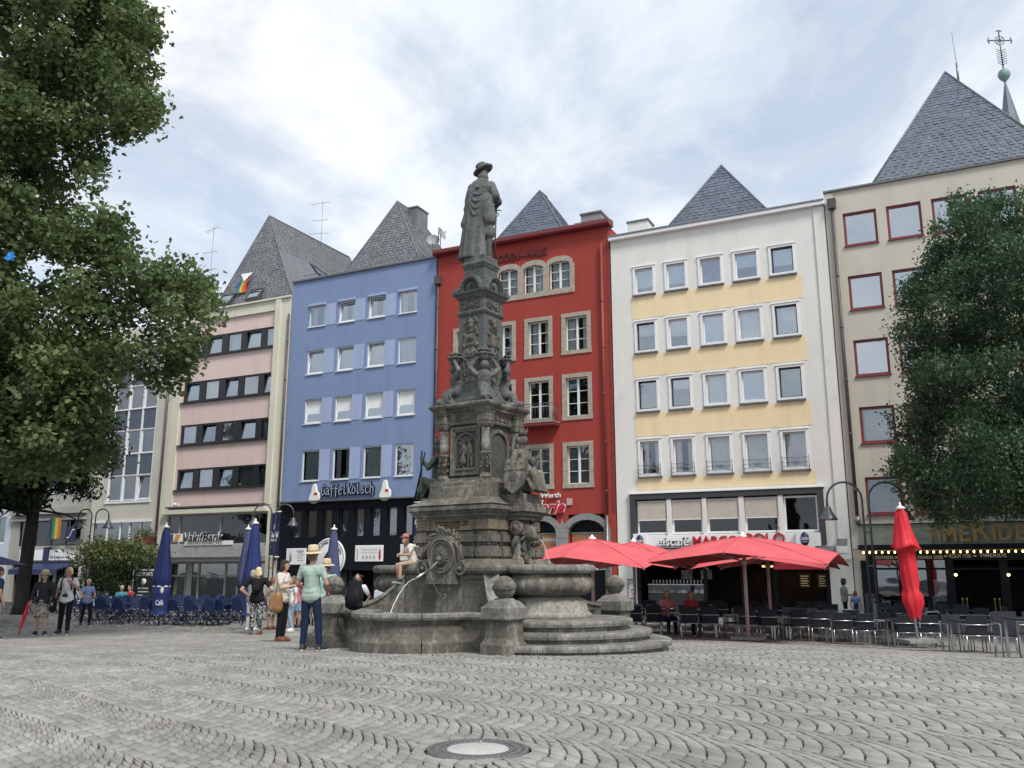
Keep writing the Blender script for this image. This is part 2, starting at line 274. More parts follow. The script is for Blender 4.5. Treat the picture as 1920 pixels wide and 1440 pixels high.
# ================================================================ GROUND
M['joint']=mat('joint',(.022,.021,.019),.95,(.05,.048,.042),9)
M['cobble']=mat('cobble',(.225,.214,.192),.8,(.31,.298,.272),1.1,bump=.25,bscale=90,isl=.17,objr=0,spec=.4)
def ground():
    mb=MB(); ys=[-40,-10,0,6,10,12]+[14+k for k in range(0,18)]+[36,45,60,90,160,400]
    xs=[-300,-80,-40,-20,-8,0,4,5.5,7,8,9,10,11,13,20,40,80,300]
    v=[(x,y,gz(y,x)-.035) for y in ys for x in xs]; n=len(xs); f=[(j*n+i,j*n+i+1,(j+1)*n+i+1,(j+1)*n+i) for j in range(len(ys)-1) for i in range(n-1)]
    mb.add(v,f,True); g=mb.build('ground','joint',kind='structure',fix=False); tag(g,'grey cobbled square laid in segmental arcs')
    # stones in bands of arcs; band axis runs from upper left to lower right
    W_=1.30; P=.165; ns=10; sag=.15
    ax=np.array([.7071,-.7071])
    i0,i1=-48,58; j0,j1=-370,370
    I,J,K=np.meshgrid(np.arange(i0,i1),np.arange(j0,j1),np.arange(ns),indexing='ij'); I=I.ravel();J=J.ravel();K=K.ravel()
    def h(a,b,c,s):
        x=np.sin(a*127.1+b*311.7+c*74.7+s*19.19)*43758.5453; return x-np.floor(x)
    def jt(I_,J_,K_): return (h(I_,J_,K_,1)-.5)
    def P2(I_,J_,wk,tk):   # wk in 0..ns across, tk row
        w=wk/ns; t=(J_+tk)*P+(np.sin(I_*2.1)*.08); b=(I_+w)*W_
        x=t*ax[0]+sag*4*w*(1-w)*(1.2-.4*w); y=t*ax[1]+b+20
        return x+.05*np.sin(y*.8+x*.5)+.02*np.sin(y*2.3), y+.07*np.sin(x*.7+1)+.02*np.sin(x*2.9+y)
    w0=np.where(K==0,0,K+.28*jt(I,J,K)); w1=np.where(K==ns-1,ns,K+1+.28*jt(I,J,K+1))
    t0j=.10*(h(I,J,0,7)-.5)+.10*jt(I,J,K+31); t1j=.10*(h(I,J+1,0,7)-.5)+.10*jt(I,J+1,K+31)
    cs=[P2(I,J,w0,t0j),P2(I,J,w1,t0j),P2(I,J,w1,1+t1j),P2(I,J,w0,1+t1j)]
    T=np.stack([c[0] for c in cs],1); B=np.stack([c[1] for c in cs],1)
    X=T; Y=B
    cx=X.mean(1); cy=Y.mean(1)
    keep=(cy>5.6)&(cy<50)&(np.abs(cx)<1.0+.66*cy+1.2)
    # outside the manhole ring and the fountain
    mh=G(896,1405); keep&=((cx-mh.x)**2+(cy-mh.y)**2>.49**2)
    fx,fy=cx+.7,cy-18.8; keep&=(fx*fx+fy*fy>1.9**2)
    X=X[keep];Y=Y[keep];cx=cx[keep];cy=cy[keep]; n=len(X); print('stones',n)
    hh=h(I[keep],J[keep],K[keep],3)
    gap=(.011+.020*h(I[keep],J[keep],K[keep],5)**2)*np.where(cy>24,np.maximum(.12,1-(cy-24)*.25),1.0)
    # inset toward centre
    def inset(X,Y,d):
        dx=X-cx[:,None]; dy=Y-cy[:,None]; L=np.sqrt(dx*dx+dy*dy); k=1-np.minimum(.6,d[:,None]*1.25/L); return cx[:,None]+dx*k,cy[:,None]+dy*k
    Xo,Yo=inset(X,Y,gap*.62); Xi,Yi=inset(X,Y,gap*.62+.007)
    ss=lambda a,b,x:(lambda t:t*t*(3-2*t))(np.clip((x-a)/(b-a),0,1)); gzz=.06-.48*ss(14,28,Yo)-.22*ss(4.5,11,Xo)*ss(13,19,Yo)*(1-ss(24,30,Yo))
    tilt=(h(cx,cy,1,8)-.5)[:,None]*.05*(Xo-cx[:,None])+(h(cx,cy,1,9)-.5)[:,None]*.05*(Yo-cy[:,None])
    und=.018*np.sin(cx*.9+cy*.6)+.014*np.sin(cx*.33-cy*1.1)
    top=gzz+.002+((hh-.5)*.012+und)[:,None]*0+ (hh[:,None]-.5)*.006+tilt
    near=cy<28
    V=np.empty((n,12,3)); 
    V[:,0:4,0]=Xo;V[:,0:4,1]=Yo;V[:,0:4,2]=gzz-.035
    V[:,4:8,0]=Xo;V[:,4:8,1]=Yo;V[:,4:8,2]=top-.005
    V[:,8:12,0]=Xi;V[:,8:12,1]=Yi;V[:,8:12,2]=top
    base=[]
    for a in range(4): b=(a+1)%4; base+=[(a,b,b+4,a+4),(a+4,b+4,b+8,a+8)]
    base.append((8,9,10,11)); base=np.array(base)
    dist=np.hypot(cx,cy); inview=(np.abs(cx)<.57*cy)&(cy>7.0); order=np.argsort(np.where(inview,dist,1e6)); big=order[:300]; rest=np.setdiff1d(np.arange(n),big)
    rn=rest[near[rest]]; rf=rest[~near[rest]]
    me=np_mesh('cobbles',V[rn].reshape(-1,3),(base[None]+12*np.arange(len(rn))[:,None,None]).reshape(-1,4),'cobble')
    o=link(bpy.data.objects.new('cobbles',me),g); o['kind']='stuff'
    if len(rf):
        Vf=V[rf][:,4:8,:].copy(); me=np_mesh('far_cobbles',Vf.reshape(-1,3),(np.array([[0,1,2,3]])[None]+4*np.arange(len(rf))[:,None,None]).reshape(-1,4),'cobble')
        o=link(bpy.data.objects.new('far_cobbles',me),g); o['kind']='stuff'
    for k in big:
        c=V[k,8:12].mean(0); me=np_mesh('cobblestone',V[k]-c,base,'cobble2'); o=link(bpy.data.objects.new('cobblestone',me),g); o.location=tuple(c)
    # manhole
    t=empty('manhole_cover',(mh.x,mh.y,mh.z),0,'round manhole with pale concrete centre and dark iron ring set in the cobbles','manhole cover'); t.scale=(.93,.93,1)
    mb=MB(); mb.lathe([(.27,-.03),(.27,.006),(.29,.012),(.31,.006),(.335,.006),(.345,.012),(.37,.012),(.38,.004),(.40,.004),(.41,.012),(.435,.010),(.44,-.03)],56,cap=False); mb.build('iron_ring','iron',t)
    mb=MB()
    for k in range(44):
        a=2*PI*k/44; mt=Matrix.Rotation(a,4,'Z'); mb.box(.312,.333,-.012,.012,.004,.013,mt); mb.box(.383,.398,-.010,.010,.003,.012,mt)
    mb.build('ring_studs','iron',t,kind='stuff')
    MB().lathe([(.265,-.03),(.268,.004),(.26,.008),(.02,.010)],48,cap=True).build('concrete_disc','palecon',t)
    # lighter ring of stones round the manhole
    mb=MB()
    for k in range(22):
        a=2*PI*k/22+rnd.uniform(-.03,.03); mt=Matrix.Rotation(a,4,'Z'); w=.066; mb.box(.46,.575+rnd.uniform(-.02,.03),-w,w,-.03,rnd.uniform(-.004,.006),mt)
    b=mb.build('cobble_ring','cobble',t); bevel(b,.008); b['kind']='stuff'
    return g
M['cobble2']=mat('cobble2',(.225,.214,.192),.8,(.31,.298,.272),1.1,bump=.25,bscale=90,isl=.17,objr=1,spec=.4)
for _n in ('cobble','cobble2'):
    nt=M[_n].node_tree; N=nt.nodes; L=nt.links; P=N['Principled BSDF']; src=P.inputs['Base Color'].links[0].from_socket; ge=N.new('ShaderNodeNewGeometry')
    for sc_,lo_,hi_,a_,b_ in ((.28,.35,.65,.86,1.06),(2.2,.60,.75,1.0,.82)):
        t=N.new('ShaderNodeTexNoise'); t.inputs['Scale'].default_value=sc_; t.inputs['Detail'].default_value=6; L.new(ge.outputs['Position'],t.inputs['Vector']); mr=N.new('ShaderNodeMapRange'); mr.inputs[1].default_value=lo_; mr.inputs[2].default_value=hi_; mr.inputs[3].default_value=a_; mr.inputs[4].default_value=b_; L.new(t.outputs['Fac'],mr.inputs[0])
        s=N.new('ShaderNodeVectorMath'); s.operation='SCALE'; L.new(src,s.inputs[0]); L.new(mr.outputs[0],s.inputs['Scale']); src=s.outputs[0]
    L.new(src,P.inputs['Base Color'])
M['iron']=mat('iron',(.11,.11,.11),.55,(.17,.17,.17),20,metal=.3); M['palecon']=mat('palecon',(.44,.43,.40),.8,(.36,.35,.33),12,bump=.3)
ground()
# ================================================================ BUILDINGS
ZB=-.44
def building(name,s0,label,cat='building'):
    return empty(name,fw(s0,ZB),PHI,label,cat)
def wall(b,s0,x0,x1,z0,z1,holes,m,name='wall',depth=.28,y=0,back=None):
    # x in s coordinates; holes (x0,x1,z0,z1); front at y, reveals of the given depth
    ox=s0; mb=MB(); xs=sorted({x0,x1,*[h[0] for h in holes],*[h[1] for h in holes]}); zs=sorted({z0,z1,*[h[2] for h in holes],*[h[3] for h in holes]})
    for i in range(len(xs)-1):
        for j in range(len(zs)-1):
            a,c,p,q=xs[i],xs[i+1],zs[j],zs[j+1]; mx,mz=(a+c)/2,(p+q)/2
            if c-a<1e-6 or q-p<1e-6: continue
            if any(h[0]<mx<h[1] and h[2]<mz<h[3] for h in holes): continue
            mb.quad((a-ox,y,p-ZB),(c-ox,y,p-ZB),(c-ox,y,q-ZB),(a-ox,y,q-ZB))
    for h in holes:
        a,c,p,q=h[0]-ox,h[1]-ox,h[2]-ZB,h[3]-ZB; d=y+depth
        mb.quad((a,y,p),(a,y,q),(a,d,q),(a,d,p)); mb.quad((c,y,p),(c,d,p),(c,d,q),(c,y,q)); mb.quad((a,y,q),(c,y,q),(c,d,q),(a,d,q)); mb.quad((a,y,p),(a,d,p),(c,d,p),(c,y,p))
    if back:
        a,c,p,q=x0-ox,x1-ox,z0-ZB,z1-ZB; mb.quad((a,y,p),(a,y,q),(a,back,q),(a,back,p)); mb.quad((c,y,p),(c,back,p),(c,back,q),(c,y,q)); mb.quad((a,y,q),(c,y,q),(c,back,q),(a,back,q)); mb.quad((a,back,p),(a,back,q),(c,back,q),(c,back,p))
    return mb.build(name,m,b,fix=False)
def bx(b,s0,x0,x1,z0,z1,y0,y1,m,name,bev=0,label=None):
    o=MB().box(x0-s0,x1-s0,y0,y1,z0-ZB,z1-ZB).build(name,m,b,fix=False,label=label)
    if bev: bevel(o,bev)
    return o
def folds(mb,x0,x1,z0,z1,y,amp=.03,n=None,seed=0):
    n=n or max(6,int((x1-x0)*26)); r=random.Random(seed); ph=r.uniform(0,6); v=[]
    for k in range(n+1):
        x=x0+(x1-x0)*k/n; yy=y+amp*math.sin(k*1.9+ph)+amp*.4*math.sin(k*.7+ph); v+=[(x,yy,z0),(x+.01*math.sin(k),yy*1.0,z1)]
    mb.add(v,[(2*k,2*k+2,2*k+3,2*k+1) for k in range(n)],True)
def window(b,s0,x0,x1,z0,z1,y=.12,fw_=.07,m='white_frame',style='plain',cur='curtain',sill=None,gl='glass',seed=0,bars=0,mull=0,tilt=0,room=.5,frac=None,seal=True,blindm='blind'):
    """one window: frame (thing part) with sub-parts pane, curtain, sill"""
    X0,X1,Z0,Z1=x0-s0,x1-s0,z0-ZB,z1-ZB; fr=MB(); d=.07
    fr.box(X0,X0+fw_,y,y+d,Z0,Z1); fr.box(X1-fw_,X1,y,y+d,Z0,Z1); fr.box(X0+fw_,X1-fw_,y,y+d,Z0,Z0+fw_); fr.box(X0+fw_,X1-fw_,y,y+d,Z1-fw_,Z1)
    ix0,ix1,iz0,iz1=X0+fw_,X1-fw_,Z0+fw_,Z1-fw_; cols=[(ix0,ix1)]
    if mull:
        mw=.05 if mull<2 else .09; c=(ix0+ix1)/2; fr.box(c-mw,c+mw,y-.015,y+d-.01,iz0,iz1); cols=[(ix0,c-mw),(c+mw,ix1)]
    for a,c in cols:
        for k in range(1,bars+1):
            z=iz0+(iz1-iz0)*k/(bars+1); fr.box(a,c,y+.012,y+.05,z-.014,z+.014)
    w=fr.build('window',m,b,fix=False)
    for a,c in cols:
        p=MB()
        if tilt:
            t=(iz1-iz0)*math.sin(R(7)); p.quad((a,y+.03,iz0),(c,y+.03,iz0),(c,y+.03+t,iz1),(a,y+.03+t,iz1)); o=p.build('pane',gl,w,fix=False)
            s=MB(); mm=Matrix.Translation((0,y+.03,iz0))@Matrix.Rotation(-R(7),4,'X'); H=iz1-iz0; g=.05
            s.box(a,a+g,-.02,.02,0,H,mm); s.box(c-g,c,-.02,.02,0,H,mm); s.box(a+g,c-g,-.02,.02,0,g,mm); s.box(a+g,c-g,-.02,.02,H-g,H,mm); s.build('sash',m,w,fix=False)
        else: p.quad((a,y+.035,iz0),(c,y+.035,iz0),(c,y+.035,iz1),(a,y+.035,iz1)); o=p.build('pane',gl,w,fix=False)
    q=MB(); yy=y+.20
    if cur=='curtain' or cur=='grey_curtain':
        folds(q,ix0,ix1,iz0-.02,iz1+.02,yy,.03,seed=seed); q.build('curtain',cur,w,fix=False)
    elif cur=='sides':
        folds(q,ix0,ix0+(ix1-ix0)*.33,iz0-.02,iz1+.02,yy,.03,seed=seed); folds(q,ix1-(ix1-ix0)*.3,ix1,iz0-.02,iz1+.02,yy,.03,seed=seed+1); q.build('curtain','curtain',w,fix=False)
    elif cur=='blind':
        f=frac if frac is not None else .8; q.box(ix0,ix1,y+.09,y+.10,iz1-(iz1-iz0)*f,iz1); q.build('blind',blindm,w,fix=False)
    if sill:
        q=MB(); q.box(X0-.03,X1+.03,-.07,y,Z0-.05,Z0-.005); q.build('sill',sill,w,fix=False)
    return w
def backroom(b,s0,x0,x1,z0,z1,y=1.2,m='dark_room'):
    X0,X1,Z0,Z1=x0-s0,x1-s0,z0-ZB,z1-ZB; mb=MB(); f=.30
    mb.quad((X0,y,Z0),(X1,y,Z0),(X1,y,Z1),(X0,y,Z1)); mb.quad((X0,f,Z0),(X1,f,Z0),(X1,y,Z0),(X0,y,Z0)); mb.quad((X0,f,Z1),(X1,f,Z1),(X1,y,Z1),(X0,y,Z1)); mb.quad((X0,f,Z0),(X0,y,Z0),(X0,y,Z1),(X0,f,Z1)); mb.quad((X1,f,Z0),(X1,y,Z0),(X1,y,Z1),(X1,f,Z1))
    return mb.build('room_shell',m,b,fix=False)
def slate_face(mb,A,B,C,row=.20,w=.30,seed=0,D=None):
    # triangle A(left base) B(right base) C(apex), or quad with top edge D..C (D above A)
    r=random.Random(seed); A,B,C=Vector(A),Vector(B),Vector(C); T0=Vector(D) if D is not None else C
    H=((C+T0)/2-(A+B)/2).length; n=max(3,int(H/row)); nrm=(B-A).cross(C-A).normalized()
    for k in range(n):
        t0,t1=k/n,(k+1.25)/n; t1=min(t1,1); a0,b0=A.lerp(T0,t0),B.lerp(C,t0); a1,b1=A.lerp(T0,t1),B.lerp(C,t1); L=(b0-a0).length
        if L<.05: continue
        c=max(1,int(L/w)); off=r.random()*.9
        for i in range(c+1):
            u0=max(0,(i-off)/c); u1=min(1,(i+1-off)/c-.02)
            if u1-u0<.01: continue
            l=.018+r.random()*.016; e=nrm*l; sk=r.uniform(-.012,.012)
            p=[a0.lerp(b0,u0)+e+Vector((0,0,sk)),a0.lerp(b0,u1)+e+Vector((0,0,sk)),a1.lerp(b1,u1)+nrm*.004,a1.lerp(b1,u0)+nrm*.004]
            q=a0.lerp(b0,u0)+Vector((0,0,sk)); q2=a0.lerp(b0,u1)+Vector((0,0,sk))
            mb.add(p+[q,q2],[(0,1,2,3),(4,5,1,0)])
def roof(b,s0,base,apex,m='slate',ridge=None,seed=0,hipm='lead'):
    """base: 4 corners (FL,FR,BR,BL) local, apex local; ridge: second end of ridge"""
    FL,FR,BR,BL=[Vector(p) for p in base]; A=Vector(apex); A2=Vector(ridge) if ridge else A
    mb=MB(); mb.add([FL,FR,BR,BL,A,A2],[(0,1,4),(1,2,5,4),(2,3,5),(3,0,4,5)]); mb.build('roof_deck','lead',b,fix=False)
    mb=MB(); slate_face(mb,FL,FR,A,seed=seed); 
    if ridge: slate_face(mb,FR,BR,A2,D=A,seed=seed+1); slate_face(mb,BL,FL,A,D=A2,seed=seed+2)
    else: slate_face(mb,FR,BR,A,seed=seed+1); slate_face(mb,BL,FL,A,seed=seed+2)
    slate_face(mb,BR,BL,A2,seed=seed+3)
    o=mb.build('roof_slates',m,b,fix=False); o['kind']='stuff'
    mb=MB()
    for p,q in ((FL,A),(FR,A),(A,A2)):
        if (q-p).length>.1: mb.tube([p+Vector((0,0,.02)),q+Vector((0,0,.03))],.045,6)
    mb.build('hip_caps',hipm,b)
def pipe(b,s0,s,z0,z1,m,y=-.12,r=.055,head=True):
    mb=MB(); mb.tube([(s-s0,y,z0-ZB),(s-s0,y,z1-ZB)],r,8)
    for k in range(int((z1-z0)/2.2)): z=z0+1+k*2.2; mb.lathe([(r+.012,z-ZB),(r+.012,z+.07-ZB)],8,(s-s0,y))
    if head: mb.box(s-s0-.15,s-s0+.15,y-.13,y+.1,z1-ZB,z1-ZB+.42,taper=1.15)
    return mb.build('downpipe',m,b)
def antenna(b,p,h,seed=0):
    r=random.Random(seed); x,y,z=p; mb=MB(); mb.tube([(x,y,z-1),(x,y,z+h)],.015,5)
    for k,(f,l) in enumerate(((.97,.9),(.62,.75),(.35,.9))):
        a=r.uniform(-.5,.5); dx,dy=math.cos(a)*l,math.sin(a)*l; zz=z+h*f; mb.tube([(x-dx,y-dy,zz),(x+dx*.6,y+dy*.6,zz)],.012,4)
        for t in (-.9,-.5,0,.4): mb.tube([(x+dx*t+dy*.25,y+dy*t-dx*.25,zz),(x+dx*t-dy*.25,y+dy*t+dx*.25,zz)],.008,4)
    return mb.build('antenna','zinc',b)
def dish(b,p,r=.4,az=0,m='concrete'):
    mb=MB(); mm=Matrix.Translation(p)@Matrix.Rotation(az,4,'Z')@Matrix.Rotation(R(70),4,'X')
    mb.lathe([(.01,0),(r*.5,.03),(r*.85,.09),(r,.13)],20,cap=False,M4=mm); mb.tube([mm@Vector((0,-r*.9,.1)),mm@Vector((0,0,r*.9))],.015,5); mb.ball(mm@Vector((0,0,r*.9)),.05,8,5); mb.tube([Vector(p),Vector(p)+Vector((0,0,-.8))],.025,6)
    return mb.build('satellite_dish',m,b)
def rc(s0,px,off): s,z=F(px[0],px[1],off); return (s-s0,off,z-ZB)
def pyramid(b,s0,ap,lf,rt,off,base_off=1.0,k=1.25,m='slate',ridge=0,seed=0,zb=None):
    A=rc(s0,ap,off); L=rc(s0,(ap[0]+(lf[0]-ap[0])*k,ap[1]+(lf[1]-ap[1])*k),base_off); Rr=rc(s0,(ap[0]+(rt[0]-ap[0])*k,ap[1]+(rt[1]-ap[1])*k),base_off)
    z=min(L[2],Rr[2]) if zb is None else zb-ZB; L=(L[0],L[1],z); Rr=(Rr[0],Rr[1],z); by=off*2-base_off+ridge
    roof(b,s0,(L,Rr,(Rr[0],by,z),(L[0],by,z)),A,m,(A[0],A[1]+ridge,A[2]) if ridge else None,seed)
    return A
# ---------------------------------------------------------------- white and yellow house
def yellow():
    s0,s1=-4.86,4.72; b=building('yellow_striped_house',s0,'white plastered house with four yellow bands and five windows on each floor')
    cols=[(-3.80,-2.76),(-2.31,-1.27),(-.77,.33),(.77,1.90),(2.32,3.42)]; rows=[(13.83,15.17),(11.10,12.57),(8.40,9.87),(5.50,7.15)]
    g=.10; holes=[(a+g,c-g,z0+g,z1-g) for a,c in cols for z0,z1 in rows]
    shop=(-4.0,3.62,2.98,4.52); ground_=(-4.05,3.86,-.44,1.85)
    wall(b,s0,s0,s1,ZB,16.62,holes+[shop,ground_],'white_wall',back=11)
    for k,(z0,z1) in enumerate(((12.70,13.74),(10.0,11.02),(7.28,8.30),(4.90,5.42))):
        bx(b,s0,-3.9,3.62,z0,z1,-.012,.05,'yellow_band','yellow_band')
    # eaves board, edge pilasters
    bx(b,s0,s0-.05,s1+.05,16.62,16.80,-.22,.6,'white_paint','eaves_board',.02); bx(b,s0,s0-.02,s1+.02,16.80,16.86,-.26,.6,'zinc','eaves_gutter')
    bx(b,s0,4.28,4.70,1.9,16.60,-.07,.03,'white_wall','pilaster')
    curt={(0,0):('blind',.8,0),(1,0):('blind',.82,0),(2,0):('grey_curtain',0,0),(3,0):('blind',.55,0),(4,0):('blind',.7,1),
          (0,1):('blind',.45,1),(1,1):('blind',.6,0),(2,1):('blind',1,0),(3,1):('curtain',0,0),(4,1):('curtain',0,1),
          (0,2):('grey_curtain',0,1),(1,2):('blind',.35,1),(2,2):('curtain',0,0),(3,2):('blind',1,0),(4,2):('grey_curtain',0,1),
          (0,3):('sides',0,1),(1,3):('sides',0,1),(2,3):('curtain',0,0),(3,3):('curtain',0,0),(4,3):('curtain',0,0)}
    for i,(a,c) in enumerate(cols):
        for j,(z0,z1) in enumerate(rows):
            cu,fr,dk=curt[(i,j)]
            w=window(b,s0,a+g,c-g,z0+g,z1-g,.10,.055,'black_frame' if dk and j<3 else 'white_frame',cur=cu,frac=fr,gl='glass_up' if j<3 else 'glass',seed=i*7+j)
            # projecting white surround with a stone sill
            mb=MB(); A,C,P,Q=a-s0,c-s0,z0-ZB,z1-ZB; t=g
            mb.box(A,A+t,-.05,.06,P,Q); mb.box(C-t,C,-.05,.06,P,Q); mb.box(A+t,C-t,-.05,.06,P,P+t); mb.box(A+t,C-t,-.05,.06,Q-t,Q); mb.box(A-.04,C+.04,-.08,0,Q,Q+.03); mb.build('surround','white_frame',w,fix=False)
            MB().box(A-.03,C+.03,-.11,.02,P-.07,P-.003).build('sill','lead',w,fix=False)
            if j==3:
                r=MB(); 
                for zz in (P+.12,P+.30,P+.48): r.tube([(A+.02,-.13,zz),(C-.02,-.13,zz)],.009,5)
                for xx in (A+.02,C-.02): r.tube([(xx,-.13,P-.02),(xx,-.13,P+.56)],.013,5); r.tube([(xx,-.13,P+.12),(xx,0,P+.12)],.009,4)
                cx=(A+C)/2
                for q in (-.1,0,.1): r.lathe([(.05,-.006),(.065,0),(.05,.006)],10,M4=Matrix.Translation((cx+q,-.13,P+.3))@Matrix.Rotation(PI/2,4,'X'),cap=False)
                r.build('window_railing','dark_steel',w)
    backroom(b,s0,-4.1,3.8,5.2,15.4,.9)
    # mezzanine: dark stone frame and five windows, four with beige roller blinds
    mb=MB(); X0,X1,Z1=-4.22-s0,3.84-s0,4.74-ZB
    mb.box(X0,X1,-.14,.02,4.50-ZB,Z1); mb.box(X0,X0+.24,-.14,.02,2.5-ZB,4.50-ZB); mb.box(X1-.24,X1,-.14,.02,2.5-ZB,4.50-ZB); mb.build('stone_frame','dkgrey',b,fix=False)
    bx(b,s0,-4.28,3.90,4.743,4.79,-.18,.02,'white_paint','frame_cap')
    ws=[(-3.93,-2.58),(-2.38,-1.05),(-.86,.48),(.70,2.07),(2.27,3.60)]
    for i,(a,c) in enumerate(ws):
        w=window(b,s0,a,c,3.0,4.44,.02,.08,'white_frame',cur='none',gl='glass_dark',seed=i,tilt=0)
        if i<4:
            q=MB(); q.box(a-s0+.06,c-s0-.06,-.04,-.025,3.62-ZB,4.38-ZB)
            q.build('roller_blind','beige_blind',w,fix=False); MB().box(a-s0+.05,c-s0-.05,-.06,-.02,3.585-ZB,3.62-ZB).build('blind_rail','white_frame',w,fix=False)
    for k in range(4): a=ws[k][1]; c=ws[k+1][0]; bx(b,s0,a+.005,c-.005,2.9,4.48,-.10,.10,'white_wall','mullion')
    backroom(b,s0,-4.0,3.6,2.9,4.5,1.6)
    # sign band, awning hood and shop front
    bx(b,s0,-4.0,3.64,2.42,2.94,-.20,.26,'white_sign','sign_band')
    z=(2.50,2.86)
    text('lettering','eiscafé','letters_shadow',b,-2.96-s0,-1.60-s0,2.47-ZB,2.86-ZB,-.21,.05,.03); text('lettering','eiscafé','white_paint',b,-2.98-s0,-1.62-s0,2.50-ZB,2.88-ZB,-.28,.04,.010)  # dark offset copy paints the shadow and outline behind the white letters
    text('lettering','MARCO','red_sign',b,-1.45-s0,.42-s0,2.50-ZB,2.88-ZB,-.22,.10,.008); text('lettering','POLO','red_sign',b,.75-s0,2.28-s0,2.52-ZB,2.96-ZB,-.22,.10,.008)
    o=MB(); o.tube([(1.95-s0,-.3,2.95-ZB),(2.0-s0,-.34,3.12-ZB),(2.14-s0,-.34,3.16-ZB)],.02,5); o.build('sign_lamp','dark_steel',b)
    for (a,c) in ((-4.02,-3.42),(2.72,3.42)):
        w=bx(b,s0,a,c,2.35,3.02,-.42,-.24,'white_sign','beer_sign',.01); cx=(a+c)/2-s0
        MB().lathe([(.001,0),(.20,0),(.20,.02),(.001,.02)],22,M4=Matrix.Translation((cx,-.425,2.70-ZB))@Matrix.Rotation(PI/2,4,'X')@Matrix.Diagonal((.82,1.35,1,1))).build('sign_oval','navy',w)
        text('sign_lettering','Gaffel','white_sign',w,cx-.14,cx+.14,2.66-ZB,2.78-ZB,-.450,.006,.012); text('sign_lettering','KOLSCH','white_sign',w,cx-.09,cx+.09,2.57-ZB,2.62-ZB,-.450,.006,.008)
    mb=MB(); p=[(-.08,2.42),(-.75,2.22),(-.80,2.10),(-.75,2.06),(-.08,2.16)]
    v=[(s-s0,y,zz-ZB) for s in (-3.95,4.12) for y,zz in p]; mb.add(v,[(0,1,6,5),(1,2,7,6),(2,3,8,7),(3,4,9,8),(4,0,5,9),(4,3,2,1,0),(5,6,7,8,9)]); mb.build('shop_hood','lead',b)
    mb=MB(); v=[(s-s0,y,zz-ZB) for s in (1.9,3.98) for y,zz in ((-.35,2.02),(-.95,1.72),(-.95,1.52))]; mb.add(v,[(0,1,4,3),(1,2,5,4)]); mb.build('awning','awning_red',b,fix=False)
    # interior of the ice cream shop
    mb=MB(); X0,X1=-4.05-s0,3.86-s0; mb.box(X0,X1,3.4,3.5,ZB-ZB,2.4); mb.box(X0-.04,X0,.28,3.5,0,2.4); mb.box(X1,X1+.04,.28,3.5,0,2.4); mb.box(X0,X1,.28,3.5,2.32,2.40); mb.build('shop_interior','dark_room',b,fix=False)
    for s in (-4.02,-1.15,.4,1.7,3.70): bx(b,s0,s,s+.14,ZB,1.84,.02,.16,'navy_black','shop_post')
    ct=bx(b,s0,-3.7,-1.25,ZB,.52,.45,1.1,'dkgrey','ice_counter',.02)
    o=MB().box(-3.68-s0,-1.27-s0,.46,.50,.54-ZB,.88-ZB).build('counter_glass','glass',ct,fix=False); MB().box(-3.7-s0,-1.25-s0,.44,.75,.88-ZB,.91-ZB).build('counter_shelf','steel',ct,fix=False)
    cols_=['white_paint','orange','brick_red','yellow_band','marble','curtain','white_paint','poster_white']
    for k in range(9): MB().ball((-3.5+.26*k-s0,.75,.60-ZB),(.11,.13,.07+.03*(k%3)),10,6).build('ice_tub',cols_[k%8],ct)
    mb=MB()
    for k in range(16): x=-3.5+.15*k; mb.lathe([(.035,.93-ZB),(.035,1.03-ZB+.03*(k%3)),(.012,1.10-ZB)],8,(x-s0,.62))
    mb.build('counter_jars','letters_grey',ct)
    for s in (-3.0,-2.1): bx(b,s0,s,s+.5,1.1,1.5,3.34,3.38,'poster_white','menu_board')
    for (a,w_) in ((2.2,.45),(2.95,.4)): 
        o=bx(b,s0,a,a+w_,.75,1.35,3.34,3.38,'black','menu_panel'); 
        for k in range(5): bx(b,s0,a+.06,a+w_-.06-.05*(k%2),.82+k*.1,.86+k*.1,3.32,3.335,'white_sign','menu_line')
    for k,(s) in enumerate((.9,1.5,2.1,2.7)): bx(b,s0,s,s+.5,1.62,1.72,2.0,2.4,'warm_glow','shop_lamp')
    bx(b,s0,-4.45,-4.12,.30,1.12,-.05,-.003,'black','poster_case'); bx(b,s0,-4.42,-4.15,.34,1.08,-.062,-.052,'poster_white','poster')
    bx(b,s0,4.2,4.62,2.15,2.4,-.09,-.071,'white_sign','house_plate'); bx(b,s0,4.22,4.60,2.45,2.7,-.10,-.071,'greystone','house_plate')
    A=pyramid(b,s0,(1352,311),(1250,428),(1442,397),3.2,1.0,1.35,'slate',seed=11)
    # white chimney at the left corner
    mb=MB(); mb.box(-4.25-s0,-3.25-s0,.8,1.7,15.9-ZB,17.75-ZB); o=mb.build('chimney','white_wall',b,fix=False); MB().box(-4.3-s0,-3.2-s0,.75,1.75,17.75-ZB,17.83-ZB).build('chimney_cap','lead',o); MB().lathe([(.09,17.83-ZB),(.09,18.0-ZB)],10,(-3.9-s0,1.2)).build('chimney_pot','zinc',o)
    bx(b,s0,s0,s1,16.5,16.6,.3,11,'lead','roof_terrace')
